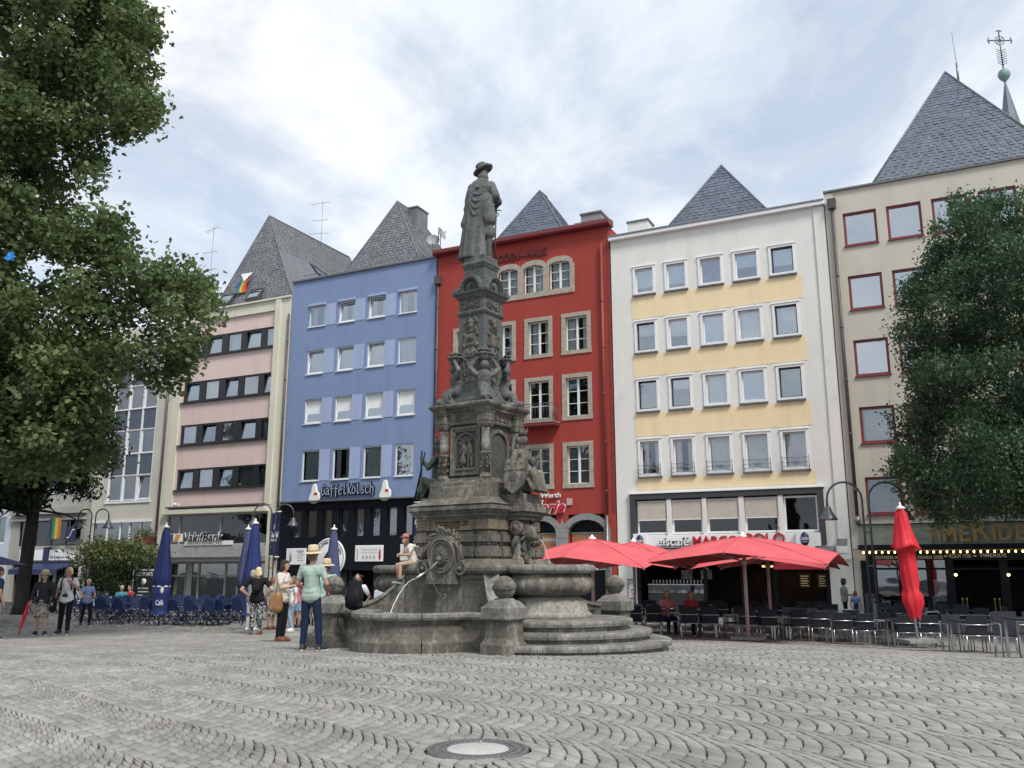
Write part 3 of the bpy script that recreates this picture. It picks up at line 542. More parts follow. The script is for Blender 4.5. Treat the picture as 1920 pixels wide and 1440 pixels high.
# ---------------------------------------------------------------- grey-beige house with red window frames
def grey():
    s0,s1=4.76,19.5; b=building('beige_grey_house',s0,'beige house with square red framed windows above a green marble shop fascia')
    cols=[(5.42+1.68*k,6.72+1.68*k) for k in range(8)]; rows=[(14.66,16.12),(11.90,13.36),(9.12,10.62),(6.40,7.86),(3.60,5.06)]
    holes=[(a,c,z0,z1) for a,c in cols for z0,z1 in rows]+[(5.30,19.0,-.44,1.86)]
    wall(b,s0,s0,s1,ZB,17.15,holes,'grey_wall',back=12,depth=.2)
    bx(b,s0,s0-.03,s1,17.15,17.23,-.10,.6,'lead','eaves_board'); bx(b,s0,s0,s0+.34,2.3,17.1,-.05,.02,'grey_wall','edge_strip')
    for i,(a,c) in enumerate(cols):
        for j,(z0,z1) in enumerate(rows):
            w=window(b,s0,a,c,z0,z1,.08,.10,'red_frame',cur=('curtain' if j==3 else 'none') if (i+j)%3==0 else 'none',gl='glass_hi' if j<3 else 'glass',seed=i+j,sill='red_frame')
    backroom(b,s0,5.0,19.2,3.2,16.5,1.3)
    pipe(b,s0,5.05,3.55,16.35,'darkpipe',-.16,.07)
    o=MB().lathe([(.02,3.2-ZB),(.1,3.25-ZB),(.13,3.38-ZB),(.10,3.5-ZB)],12,(5.05-s0,-.16)).build('pipe_shoe','zinc',b)
    # fascia of marble slabs
    r=random.Random(3); z=2.44; xs=[5.06]
    while xs[-1]<19: xs.append(xs[-1]+r.choice((.75,1.0,1.35)))
    for j,(za,zb_) in enumerate(((2.44,2.66),(2.665,2.95),(2.955,3.20))):
        x=5.06
        while x<19:
            w_=r.choice((.7,.95,1.3)); bx(b,s0,x,min(19,x+w_-.012),za,zb_,-.10-r.uniform(0,.008),.02,'marble','marble_slab'); x+=w_
    bx(b,s0,5.0,19.1,3.203,3.24,-.16,.02,'black','fascia_cap'); bx(b,s0,5.0,19.1,2.26,2.437,-.30,.02,'navy_black','fascia_base')
    for k,(ch,a,c,z0,z1) in enumerate((('T',7.42,7.72,2.52,3.10),('I',7.80,7.90,2.52,3.10),('M',7.98,8.44,2.52,3.10),('E',8.54,8.88,2.52,3.12),('R',8.98,9.55,2.54,3.36),('I',9.62,9.72,2.55,3.12),('D',9.82,10.25,2.55,3.12),('E',10.36,10.70,2.55,3.12))):
        text('lettering',ch,'gold',b,a-s0,c-s0,z0-ZB,z1-ZB,-.24,.06,.02)
    bx(b,s0,5.22,19.1,1.86,2.255,-.02,.02,'navy_black','sign_board')
    text('lettering','ZEITREISE IN DIE GOLDENEN 20ER','letters_grey',b,5.55-s0,7.92-s0,1.90-ZB,2.02-ZB,-.025,.012,.006)
    text('lettering','KÖLN 1926','letters_grey',b,8.12-s0,8.85-s0,1.93-ZB,2.11-ZB,-.025,.012,.0)
    text('lettering','TIMERIDE','letters_grey',b,9.12-s0,10.0-s0,1.95-ZB,2.08-ZB,-.025,.012,.004)
    for s in (8.01,8.98): MB().prism([(s-.07-s0,2.0-ZB),(s-s0,2.035-ZB),(s+.07-s0,2.0-ZB),(s-s0,1.965-ZB)],-.04,-.022).build('lozenge','letters_grey',b)
    mb=MB(); mb.tube([(5.1-s0,-.33,2.22-ZB),(19-s0,-.33,2.22-ZB)],.012,5); mb.build('bulb_rail','gold',b)
    bm=MB().ball((0,0,0),(.033,.033,.045),8,6).mesh('bulb','bulb')
    for k in range(60): o=link(bpy.data.objects.new('bulb',bm),b); o.location=(5.18-s0+.222*k,-.33,2.15-ZB)
    bm2=MB().ball((0,0,0),.05,8,6).mesh('door_lamp','bulb')
    for s in (8.28,9.98): o=link(bpy.data.objects.new('door_lamp',bm2),b); o.location=(s-s0,-.25,1.32-ZB)
    # shop front
    for s,w_ in ((5.02,.55),(6.35,.12),(7.3,.12),(7.95,.28),(9.72,.28),(11.2,.2),(12.8,.2),(14.5,.2),(16.5,.2)): bx(b,s0,s,s+w_,ZB,1.855,-.06,.2,'navy_black','shop_post')
    bx(b,s0,5.0,19.0,ZB,-.1,-.04,.1,'navy_black','shop_plinth'); bx(b,s0,5.5,19,1.50,1.58,.0,.12,'navy_black','shop_transom')
    mb=MB(); X0,X1=5.3-s0,19-s0; mb.box(X0,X1,2.6,2.7,0,2.4); mb.box(X0,X1,.2,2.6,2.30,2.38); mb.box(X0-.04,X0,.2,2.6,0,2.3); mb.build('shop_interior','dark_room',b,fix=False)
    MB().quad((5.57-s0,.08,.35),(7.95-s0,.08,.35),(7.95-s0,.08,2.3),(5.57-s0,.08,2.3)).build('shop_pane','glass',b,fix=False)
    bx(b,s0,7.5,7.9,.35,1.15,.3,.32,'paleblue','shop_poster'); 
    for (a,c,z0,z1) in ((5.7,6.0,.5,.62),(5.7,5.95,0.05,.35),(6.85,7.05,.45,.7),(7.35,7.5,.1,.3),(6.75,7.05,.05,.18)): bx(b,s0,a,c,z0,z1,.3,.33,'poster_white','leaflet')
    bx(b,s0,6.1,7.2,-.02,.03,.25,.6,'pinkpole','shop_shelf')
    bx(b,s0,5.08,5.5,-.2,.62,-.11,-.062,'dkgrey','letter_box',.01)
    # brass posts of the doorway
    for s in (8.42,8.56,9.45,9.6):
        MB().lathe([(.06,ZB-ZB),(.02,.03),(.018,.85),(.035,.88),(.035,.93),(.001,.95)],10,(s-s0,-.35)).build('brass_post','gold',b)
    A=pyramid(b,s0,(1772,136),(1620,348),(2010,300),4.5,.6,1.0,'slate',seed=21)
    mb=MB(); mb.tube([(A[0]+.5,A[1],A[2]-.6),(A[0]+.5,A[1],A[2]+.35)],.05,6); mb.tube([(A[0]+.5,A[1],A[2]+.3),(A[0]+.45,A[1],A[2]+1.9)],.012,4); mb.build('lightning_rod','zinc',b)
# ---------------------------------------------------------------- church spire behind
def spire():
    P=at(1884,150,62); ap=P.z; b=empty('church_spire',(P.x,P.y,ZB),0,'slim slate church spire with copper ball and wrought iron cross behind the roofs','church spire')
    mb=MB(); hh=ap-ZB; mb.lathe([(2.6,hh-15),(1.05,hh-6),(.02,hh)],8,smooth=False,rot=.2); mb.build('spire_roof','slate',b)
    mb=MB(); mb.box(-2.2,2.2,-2.2,2.2,0,hh-15); mb.build('tower','fargrey',b)
    MB().lathe([(.01,hh-.3),(.12,hh-.1),(.35,hh+.15),(.46,hh+.45),(.38,hh+.75),(.15,hh+.95),(.05,hh+1.0)],16).build('copper_ball',mat('copper_green',(.16,.27,.24),.6,(.24,.34,.30),3),b)
    mb=MB(); mb.tube([(0,0,hh+.9),(0,0,hh+4.3)],.05,6)
    for k in range(7):
        z=hh+1.3+k*.2
        for sgn in (-1,1): mb.tube([(0,0,z),(sgn*.38,0,z+.22)],.03,4)
    for s in (-1,1): mb.tube([(0,0,hh+3.45),(s*.85,0,hh+3.45)],.05,5); mb.tube([(s*.85,0,hh+3.2),(s*.95,0,hh+3.45),(s*.85,0,hh+3.7)],.05,5)
    for a in range(8): mb.tube([(0,0,hh+3.45),(.38*math.cos(a*PI/4),0,hh+3.45+.38*math.sin(a*PI/4))],.03,4)
    pts=[(.38*math.cos(a*PI/10),0,hh+3.45+.38*math.sin(a*PI/10)) for a in range(21)]; mb.tube(pts,.03,5); mb.tube([(-.22,0,hh+4.25),(0,0,hh+4.35),(.22,0,hh+4.25)],.04,5)
    mb.build('iron_cross','dark_steel',b)
# ---------------------------------------------------------------- red house
def red():
    s0,s1=-14.30,-4.92; b=building('red_house',s0,'brick red plastered house with stone framed windows and a small iron balcony')
    W2=[(-7.41,-5.92),(-9.35,-7.88),(-11.30,-9.82),(-13.32,-11.84)]; rows=[(11.40,13.42),(8.27,10.47),(5.14,7.26)]; t=.185
    top=[(-8.02,-6.93),(-9.39,-8.33),(-10.76,-9.70),(-12.13,-11.07)]
    holes=[(a+t,c-t,z0+t,z1-t) for a,c in W2 for z0,z1 in rows]+[(a,c,14.72,16.10) for a,c in top]
    arches=[(-7.20,-5.45),(-9.35,-7.78),(-11.6,-9.9),(-13.9,-12.1)]; holes+=[(a,c,ZB,3.95) for a,c in arches]
    wall(b,s0,s0,s1,ZB,17.45,holes,'red_wall',back=11,depth=.30)
    mb=MB(); p=[(.3,17.45),(-.32,17.45),(-.38,17.52),(-.38,17.68),(-.30,17.72),(.3,17.80)]; v=[(s,y,z-ZB) for s in (s0-s0-.15,s1-s0+.12) for y,z in p]; n=6
    mb.add(v,[tuple(range(5,-1,-1)),tuple(range(6,12))]+[(i,(i+1)%n,(i+1)%n+n,i+n) for i in range(n)]); mb.build('eaves','red_frame',b)
    mb=MB(); mb.tube([(-6.9-s0,.6,17.8-ZB),(-6.9-s0,.6,18.15-ZB),(-5.3-s0,.6,18.15-ZB),(-5.1-s0,.6,17.8-ZB)],.02,5); mb.build('roof_rail','zinc',b)
    for i,(a,c) in enumerate(W2):
        for j,(z0,z1) in enumerate(rows):
            w=window(b,s0,a+t,c-t,z0+t,z1-t,.16,.06,'white_frame',cur=('sides' if j==0 else 'none' if j==1 else 'grey_curtain'),bars=2,mull=1,gl='glass',seed=i*3+j)
            A,C,P,Q=a-s0,c-s0,z0-ZB,z1-ZB; mb=MB(); r=random.Random(i*9+j)
            # surround of individual stones
            def st(x0,x1,zz0,zz1): o=MB().box(x0,x1,-.045-r.uniform(0,.006),.158,zz0+.004,zz1-.004).build('surround_stone','stone_surround',w,fix=False)
            nz=3
            for k in range(nz): zz=P+t+(Q-P-2*t)*k/nz; z2=P+t+(Q-P-2*t)*(k+1)/nz; st(A,A+t+.012,zz,z2); st(C-t-.012,C,zz,z2)
            st(A,C,Q-t-.012,Q); st(A-.02,C+.02,P,P+t+.012)
    for i,(a,c) in enumerate(top):
        window(b,s0,a,c,14.72,16.10,.12,.055,'white_frame',cur='curtain',bars=2,mull=1,gl='glass',seed=40+i)
    # arched stone frame round the top windows
    mb=MB(); x0,x1=-12.35-s0,-6.70-s0; zb=14.45-ZB
    mb.box(x0,x1,-.05,.05,zb,zb+.27)
    edges=[x0]+[v for a,c in sorted(top) for v in (a-s0,c-s0)]+[x1]
    for k in range(0,len(edges),2): mb.box(edges[k],edges[k+1],-.05,.05,zb+.27,zb+1.45)
    for a,c in top:
        a-=s0;c-=s0; n=10; m_=(a+c)/2; h=(c-a)/2; q=zb+1.45
        inner=[(m_+h*math.cos(PI-PI*k/n),q+.2*math.sin(PI*k/n)) for k in range(n+1)]; outer=[(m_+(h+.16)*math.cos(PI-PI*k/n),q+.08+.38*math.sin(PI*k/n)**.8) for k in range(n+1)]
        outer[0]=(m_-h-.16,q); outer[-1]=(m_+h+.16,q)
        for k in range(n): 
            p=[inner[k],outer[k],outer[k+1],inner[k+1]]; mb.prism(p,-.05,.10)
    mb.build('arched_surround','stone_surround',b)
    backroom(b,s0,-14.1,-5.1,5.0,16.3,1.2)
    text('lettering','BODEN—HAUS','red_lettering',b,-10.98-s0,-8.12-s0,16.52-ZB,16.92-ZB,-.03,.05,.015); text('lettering','S.','red_lettering',b,-11.5-s0,-11.2-s0,16.5-ZB,16.88-ZB,-.03,.05,.015)
    # balcony in front of the third window of the second row
    w=empty('balcony',(0,0,0)); w.parent=b
    MB().box(-9.7-s0,-7.55-s0,-.75,-.003,8.02-ZB,8.16-ZB).build('balcony_slab','red_frame',w,fix=False); MB().box(-9.72-s0,-7.53-s0,-.77,-.003,8.163-ZB,8.20-ZB).build('balcony_edge','stone_surround',w,fix=False)
    mb=MB(); z0,z1=8.2-ZB,9.05-ZB; A,C=-9.65-s0,-7.62-s0
    mb.tube([(A,-.02,z1),(A,-.70,z1),(C,-.70,z1),(C,-.02,z1)],.018,5); mb.tube([(A,-.02,z0+.06),(A,-.70,z0+.06),(C,-.70,z0+.06),(C,-.02,z0+.06)],.012,5); mb.tube([(A,-.02,z1-.12),(A,-.70,z1-.12),(C,-.70,z1-.12),(C,-.02,z1-.12)],.010,5)
    for k in range(15): x=A+(C-A)*k/14; mb.tube([(x,-.70,z0),(x,-.70,z1)],.009,4)
    for y in (-.55,-.4,-.25,-.1): 
        for x in (A,C): mb.tube([(x,y,z0),(x,y,z1)],.009,4)
    for k in range(3):
        for x in (C,): 
            c=(x+.005,-.55+.2*k,z0+.3); mb.tube([(c[0],c[1]+.09*math.cos(a*.5),c[2]+.16*math.sin(a*.5)) for a in range(13)],.008,4)
    mb.build('balcony_railing','dark_steel',w)
    pipe(b,s0,-5.28,3.9,16.6,'redpipe',-.15,.07,False); pipe(b,s0,-5.28,-.4,3.85,'zinc',-.15,.06,False); pipe(b,s0,-14.22,4.8,15.9,'darkpipe',-.12,.06)
    bx(b,s0,-5.05,-4.93,4,17.3,-.02,.01,'redpipe','edge_strip')
    # stone arcade of the ground floor
    mb=MB()
    for (a,c) in arches:
        A,C=a-s0,c-s0; m_=(A+C)/2; h=(C-A)/2; n=9; q=3.15-ZB
        for k in range(n):
            t0,t1=PI-PI*k/n,PI-PI*(k+1)/n
            pi=[(m_+h*math.cos(t),q+.56*math.sin(t)) for t in (t0,t1)]; po=[(m_+(h+.27)*math.cos(t),q+.84*math.sin(t)) for t in (t0,t1)]
            g=.012; MB().prism([pi[0],po[0],po[1],pi[1]],-.06-.01*(k%2),.25).build('arch_stone','greystone',b)
    allx=sorted([s0]+[v for a,c in arches for v in (a,c)]+[s1-.25])
    for k in range(0,len(allx)-1,2):
        a,c=allx[k],allx[k+1]; z=ZB; j=0
        while z<3.14:
            h_=.42; MB().box(a-s0,c-s0-.004,-.05-.012*((j*7+k)%3)/2,.28,z-ZB,min(3.15,z+h_)-ZB-.008).build('pier_stone','greystone',b,fix=False); z+=h_; j+=1
        if k>0: MB().prism([(a-s0+.02,3.15-ZB),(c-s0-.02,3.15-ZB),((a+c)/2-s0,3.75-ZB)],-.04,.2).build('spandrel_stone','greystone',b)
    # posters behind the arch glass
    for i,(a,c) in enumerate(arches):
        A,C=a-s0,c-s0; p=MB(); p.quad((A,.30,0),(C,.30,0),(C,.30,4.4),(A,.30,4.4)); p.build('shop_interior','navy_black',b,fix=False)
        MB().box(A+.05,C-.05,.20,.26,3.10-ZB,3.16-ZB).build('transom','marble',b,fix=False); MB().box(A+.08,C-.08,.22,.25,2.45-ZB,3.08-ZB).build('poster','brick_red',b,fix=False)
        MB().box(A+.08,C-.08,.22,.25,1.5-ZB,2.44-ZB).build('poster','poster_white',b,fix=False)
    text('lettering','Genuss-Workshops','curtain',b,-9.28-s0,-7.86-s0,2.72-ZB,2.98-ZB,.215,.006,0)
    text('lettering','Jan von Werth','white_sign',b,-9.75-s0,-7.50-s0,4.68-ZB,4.96-ZB,-.08,.05,.012)
    text('lettering','Galerie','red_sign',b,-9.55-s0,-7.30-s0,4.02-ZB,4.62-ZB,-.10,.03,.03,.35); text('lettering','Galerie','white_sign',b,-9.58-s0,-7.27-s0,3.99-ZB,4.65-ZB,-.06,.05,.055,.35)
    bx(b,s0,-7.24,-6.98,4.38,4.68,-.06,-.002,'pinkpole','small_plaque')
    A=pyramid(b,s0,(1012,358),(935,445),(1052,425),3.2,1.2,1.4,'slate',ridge=1.0,seed=31)
    mb=MB(); mb.box(-6.95-s0,-5.9-s0,1.6,2.6,17.0-ZB,18.95-ZB); o=mb.build('chimney','greystone',b,fix=False); MB().box(-7.0-s0,-5.85-s0,1.55,2.65,18.95-ZB,19.05-ZB).build('chimney_cap','lead',o)
    for k in range(3): MB().lathe([(.12,19.05-ZB),(.10,19.25-ZB)],10,(-6.7+.3*k-s0,2.1)).build('chimney_pot','greystone',o)
M['red_lettering']=mat('red_lettering',(.10,.02,.02),.6)
# ---------------------------------------------------------------- blue house
GL={'G':[[(.9,.85),(.55,1),(.15,.8),(.15,.2),(.45,0),(.85,.15),(.85,.5),(.55,.5)]],'a':[[(.15,.6),(.5,.68),(.8,.55),(.8,.12),(.95,0)],[(.8,.35),(.4,.4),(.15,.22),(.35,0),(.8,.12)]],
 'f':[[(.9,.95),(.6,1),(.45,.85),(.45,-.2)],[(.15,.62),(.85,.62)]],'e':[[(.2,.33),(.85,.5),(.75,.64),(.45,.68),(.15,.52),(.15,.15),(.4,0),(.85,.12)]],
 'l':[[(.35,1.05),(.35,.12),(.6,0),(.8,.1)]],'k':[[(.25,1.05),(.25,0)],[(.25,.38),(.8,.68)],[(.42,.42),(.9,0)]],'K':[[(.25,1.0),(.25,0)],[(.85,1),(.3,.5),(.9,0)]],
 'o':[[(.5,.68),(.15,.5),(.15,.15),(.5,0),(.85,.15),(.85,.5),(.5,.68)]],'s':[[(.85,.6),(.5,.68),(.2,.52),(.8,.2),(.5,0),(.12,.1)]],'c':[[(.85,.6),(.5,.68),(.15,.5),(.15,.15),(.5,0),(.88,.12)]],
 'h':[[(.2,1.05),(.2,0)],[(.2,.5),(.55,.68),(.85,.52),(.85,0),(.65,-.2)]],'r':[[(.25,.66),(.25,0)],[(.25,.5),(.6,.68),(.8,.6)]],'.':[]}
def gothic(b,s0,word,x0,x1,z0,h,y,m,w=.09,m2=None,name='lettering'):
    n=len(word); cw=(x1-x0)/n; 
    for i,ch in enumerate(word):
        strokes=GL.get('o' if ch=='ö' else ch,[]); ox=x0+i*cw-s0
        def strip(mb,wd,yy,d):
            for st in strokes:
                for p,q in zip(st,st[1:]):
                    a=Vector((ox+p[0]*cw*.95,0,z0-ZB+p[1]*h)); c=Vector((ox+q[0]*cw*.95,0,z0-ZB+q[1]*h)); dd=(c-a).normalized(); nn=Vector((dd.z,0,-dd.x))*wd/2; e=dd*wd*.35
                    v=[a-nn-e,a+nn-e,c+nn+e,c-nn+e]; mb.prism([(t.x,t.z) for t in v],yy,yy+d)
            if ch=='ö':
                for k in (.3,.7): mb.box(ox+k*cw-wd*.5,ox+k*cw+wd*.5,yy,yy+d,z0-ZB+.82*h,z0-ZB+.82*h+wd)
        mb=MB(); strip(mb,w,y,.07); o=mb.build(name,m,b)
        if m2: mb=MB(); strip(mb,w*.28,y-.015,.012); mb.build('neon_tube',m2,o)
M['neon']=mat('neon',(.45,.52,.70),.3)
def blue():
    s0,s1=-23.86,-14.42; b=building('blue_house',s0,'tall blue house with light blue panels between its windows over a black restaurant front')
    cols=[(-22.60,-21.45),(-20.57,-19.47),(-18.61,-17.49),(-16.65,-15.53)]; rows=[(14.66,15.85),(11.97,13.30),(9.23,10.57),(6.14,7.77)]
    wall(b,s0,s0,s1,ZB,17.42,[(a,c,z0,z1) for a,c in cols for z0,z1 in rows]+[(-23.1,-14.7,3.18,4.62),(-23.3,-14.7,ZB,1.55)],'blue_wall',back=11,depth=.22)
    bx(b,s0,s0-.02,s1+.02,17.42,17.52,-.10,.5,'lead','parapet_cap')
    for j,(z0,z1) in enumerate(rows):
        for k in range(3): bx(b,s0,cols[k][1]+.01,cols[k+1][0]-.20,z0-.02,z1,-.02,.02,'blue_light','light_panel')
        for i,(a,c) in enumerate(cols):
            if j==0: bx(b,s0,a,c,z1-.002,z1+.12,-.10,.02,'blue_light','blind_box')
            w=window(b,s0,a,c,z0,z1,.07,.06,'white_frame',cur=('curtain' if j==1 else 'sides' if j==0 else 'blind' if j==2 else 'sides' if i%2 else 'curtain'),gl='glass_up',blindm='curtain',frac=1.0,seed=60+i+j*5,tilt=1 if (j<3 and not(j==0 and i in(0,3)) and not (j==1 and i==3)) else 0,sill='white_frame')
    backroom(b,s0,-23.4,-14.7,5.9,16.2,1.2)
    # black two-storey front
    bx(b,s0,-23.75,-14.5,1.50,3.15,-.16,.02,'navy_black','black_fascia'); bx(b,s0,-23.75,-14.5,4.62,4.98,-.16,.02,'navy_black','black_lintel')
    mb=MB(); mb.box(s0-s0,s1-s0-.1,-.42,.02,4.99-ZB,5.06-ZB); mb.build('ledge','zinc',b,fix=False)
    op=[(-22.98,-22.33),(-22.02,-21.32),(-20.92,-20.35),(-19.89,-19.32),(-18.92,-18.33),(-17.93,-17.35),(-16.93,-16.34),(-15.95,-15.42)]
    edges=[-23.75]+[v for o in op for v in o]+[-14.5]
    for k in range(0,len(edges),2): bx(b,s0,edges[k],edges[k+1],3.152,4.618,-.14,.06,'navy_black','black_post')
    for i,(a,c) in enumerate(op): window(b,s0,a,c,3.155,4.615,-.02,.05,'black_frame',cur='blind' if i not in(3,5) else 'grey_curtain',frac=1.0 if i%3 else .9,blindm='beige_blind',gl='glass',seed=90+i,tilt=0)
    backroom(b,s0,-23.3,-14.6,3.0,4.8,.9)
    gothic(b,s0,'Gaffelkölsch',-21.10,-17.75,5.33,.52,-.16,'navy_black',.12,'neon')
    for s in (-21.5,-17.05):
        w=empty('lamp_figure',(0,0,0)); w.parent=b; o=MB()
        prof=[(-.30,5.18),(-.36,5.34),(-.28,5.52),(-.20,5.68),(-.16,5.90),(-.10,6.06),(0,6.12),(.10,6.06),(.14,5.90),(.20,5.66),(.30,5.66),(.36,5.50),(.36,5.30),(.25,5.12),(0,5.06),(-.2,5.09)]
        o.prism([(s-s0+x*.95,z-ZB-.15) for x,z in prof],-.26,-.10); bevel(o.build('light_box','light_box',w),.03,2); MB().box(s-s0+.05,s-s0+.24,-.275,-.262,5.36-ZB,5.48-ZB).build('red_mark','red_sign',w,fix=False)
    for (a,c,z0,z1) in ((-23.15,-21.85,1.78,2.62),(-18.75,-17.05,1.92,2.72),(-16.05,-14.6,1.95,2.75)):
        w=bx(b,s0,a,c,z0,z1,-.22,-.165,'white_sign','menu_sign',.02)
        if a<-23:
            for k in range(4): MB().box(a+.75-s0,a+1.15-s0-.06*(k%2),-.226,-.2205,z0+.18+.13*k-ZB,z0+.24+.13*k-ZB).build('print_line','letters_grey',w,fix=False)
            text('print','Kölsch','navy',w,a+.72-s0,a+1.15-s0,z1-.2-ZB,z1-.08-ZB,-.2205,.004,0)
            MB().lathe([(.07,z0+.15-ZB),(.09,z0+.5-ZB),(.06,z0+.72-ZB)],10,(a+.3-s0,-.2205),sy=.05).build('print_glass','letters_grey',w)
        elif a<-18:
            text('print','Deutsche','letters_grey',w,a+.38-s0,c-.35-s0,z0+.55-ZB,z0+.67-ZB,-.2205,.004,.006); text('print','Küche & Kölsch','letters_grey',w,a+.38-s0,c-.35-s0,z0+.40-ZB,z0+.51-ZB,-.2205,.004,.006)
            MB().prism([(c-.25-s0,z0+.1-ZB),(c-.13-s0,z0+.1-ZB),(c-.13-s0,z0+.45-ZB),(c-.17-s0,z0+.62-ZB),(c-.21-s0,z0+.62-ZB),(c-.25-s0,z0+.45-ZB)],-.226,-.2205).build('print_bottle','red_sign',w)
            for k in range(4): MB().box(a+.45+k*.22-s0,a+.58+k*.22-s0,-.226,-.2205,z0+.12-ZB,z0+.30-ZB).build('print_glass','letters_grey',w,fix=False)
            MB().box(a+.12-s0,a+.2-s0,-.226,-.2205,z0+.1-ZB,z0+.65-ZB).build('print_bottle','letters_grey',w,fix=False)
        else:
            cx=(a+c)/2-s0; MB().lathe([(.001,0),(.07,0),(.07,.01),(.001,.01)],16,M4=Matrix.Translation((cx,-.2205,z0+.55-ZB))@Matrix.Rotation(PI/2,4,'X')).build('print_seal','red_sign',w)
            text('print','Peters Kölsch','letters_grey',w,a+.35-s0,c-.35-s0,z0+.15-ZB,z0+.25-ZB,-.2205,.004,0)
    # round sign with an old gas lamp in front
    cx,cz=-20.35-s0,2.12-ZB; w=empty('round_sign',(0,0,0)); w.parent=b; mm=Matrix.Translation((cx,-.17,cz))@Matrix.Rotation(PI/2,4,'X')
    MB().lathe([(.001,0),(1.0,0),(1.0,.05),(.96,.07),(.001,.07)],48,M4=mm).build('sign_disc','white_sign',w); MB().lathe([(.90,.072),(.90,.082),(.93,.082),(.93,.072)],48,M4=mm,cap=False).build('sign_ring','black',w)
    text('print','PAPA JOES BIERSALON','black',w,0,1,0,.17,-.252,.01,.012,arc=(cx,cz,.68,PI-.25,.25))
    MB().prism([(cx-.16,cz-.75),(cx+.34,cz-.75),(cx+.42,cz-.2),(cx+.28,cz-.05),(cx+.36,cz+.2),(cx+.2,cz+.42),(cx-.05,cz+.35),(cx-.3,cz+.02)],-.262,-.252).build('print_silhouette','black',w)
    mb=MB(); lx,lz=cx+.42,cz-1.0; mb.tube([(lx+.25,-.12,lz+.2),(lx,-.45,lz+.2)],.02,5); mb.lathe([(.10,lz),(.17,lz+.38),(.20,lz+.40),(.05,lz+.60),(.02,lz+.70)],6,(lx,-.45),smooth=False); mb.build('wall_lantern','black',b)
    mb=MB(); X0,X1=-23.3-s0,-14.7-s0; mb.box(X0,X1,2.2,2.3,0,2); mb.box(X0,X1,.22,2.3,1.98,2.02); mb.build('pub_interior','dark_room',b,fix=False)
    for s in (-23.4,-21.9,-20.6,-19.2,-17.7,-16.0,-14.9): bx(b,s0,s,s+.22,ZB,1.55,-.05,.15,'navy_black','pub_post')
    # diamond lattice beside the door
    mb=MB()
    for k in range(-8,14):
        a=-20.3-s0+k*.16
        for sg in (1,-1):
            p,q=[],[]
            x0_,x1_=(a,a+1.9) if sg>0 else (a+1.9,a); 
            pts=[(x0_+(x1_-x0_)*t/12,.02,.1+1.85*t/12) for t in range(13)]; pts=[p_ for p_ in pts if -20.35-s0<p_[0]<-19.25-s0]
            if len(pts)>1: mb.tube([pts[0],pts[-1]],.012,4)
    mb.build('lattice','dark_steel',b)
    A=pyramid(b,s0,(745,378),(640,510),(790,495),3.4,1.0,1.2,'slate2',ridge=2.2,seed=41)
    mb=MB(); mb.box(A[0]+.35,A[0]+.95,A[1]+.7,A[1]+1.9,A[2]-2,A[2]-.25); o=mb.build('chimney','slate2',b,fix=False); MB().box(A[0]+.30,A[0]+1.0,A[1]+.65,A[1]+1.95,A[2]-.25,A[2]-.17).build('chimney_cap','lead',o)
    # open roof hatch on the flat part, railings, dishes
    p=rc(s0,(598,505),1.6); mb=MB(); mm=Matrix.Translation(p)@Matrix.Rotation(R(35),4,'Y')@Matrix.Rotation(R(-20),4,'X'); mb.bbox((0,0,0),(1.7,.08,.08),mm); mb.bbox((0,1.1,0),(1.7,.08,.08),mm); mb.bbox((-.85,.55,0),(.08,1.1,.08),mm); mb.bbox((.85,.55,0),(.08,1.1,.08),mm); o=mb.build('roof_hatch','dark_steel',b,fix=False)
    MB().add([mm@Vector(q) for q in ((-.8,.05,0),(.8,.05,0),(.8,1.05,0),(-.8,1.05,0))],[(0,1,2,3)]).build('hatch_pane','glass_hi',o,fix=False)
    mb=MB(); 
    for k in range(7): x=.3+.45*k; mb.tube([(x,.5,17.5-ZB),(x,.5,17.95-ZB)],.015,4)
    mb.tube([(.3,.5,17.95-ZB),(3.1,.5,17.95-ZB)],.02,5); mb.tube([(.3,.5,17.72-ZB),(3.1,.5,17.72-ZB)],.012,5); mb.build('roof_rail','zinc',b)
    for (px,py,a) in ((812,452,.5),(826,440,1.6)): dish(b,rc(s0,(px,py),2.2),.36,a)
    mb=MB(); q=rc(s0,(822,455),2.2); mb.tube([q,(q[0],q[1],q[2]+.9)],.03,5); mb.build('antenna_mast','zinc',b)
M['light_box']=mat('light_box',(.80,.80,.74),.35)
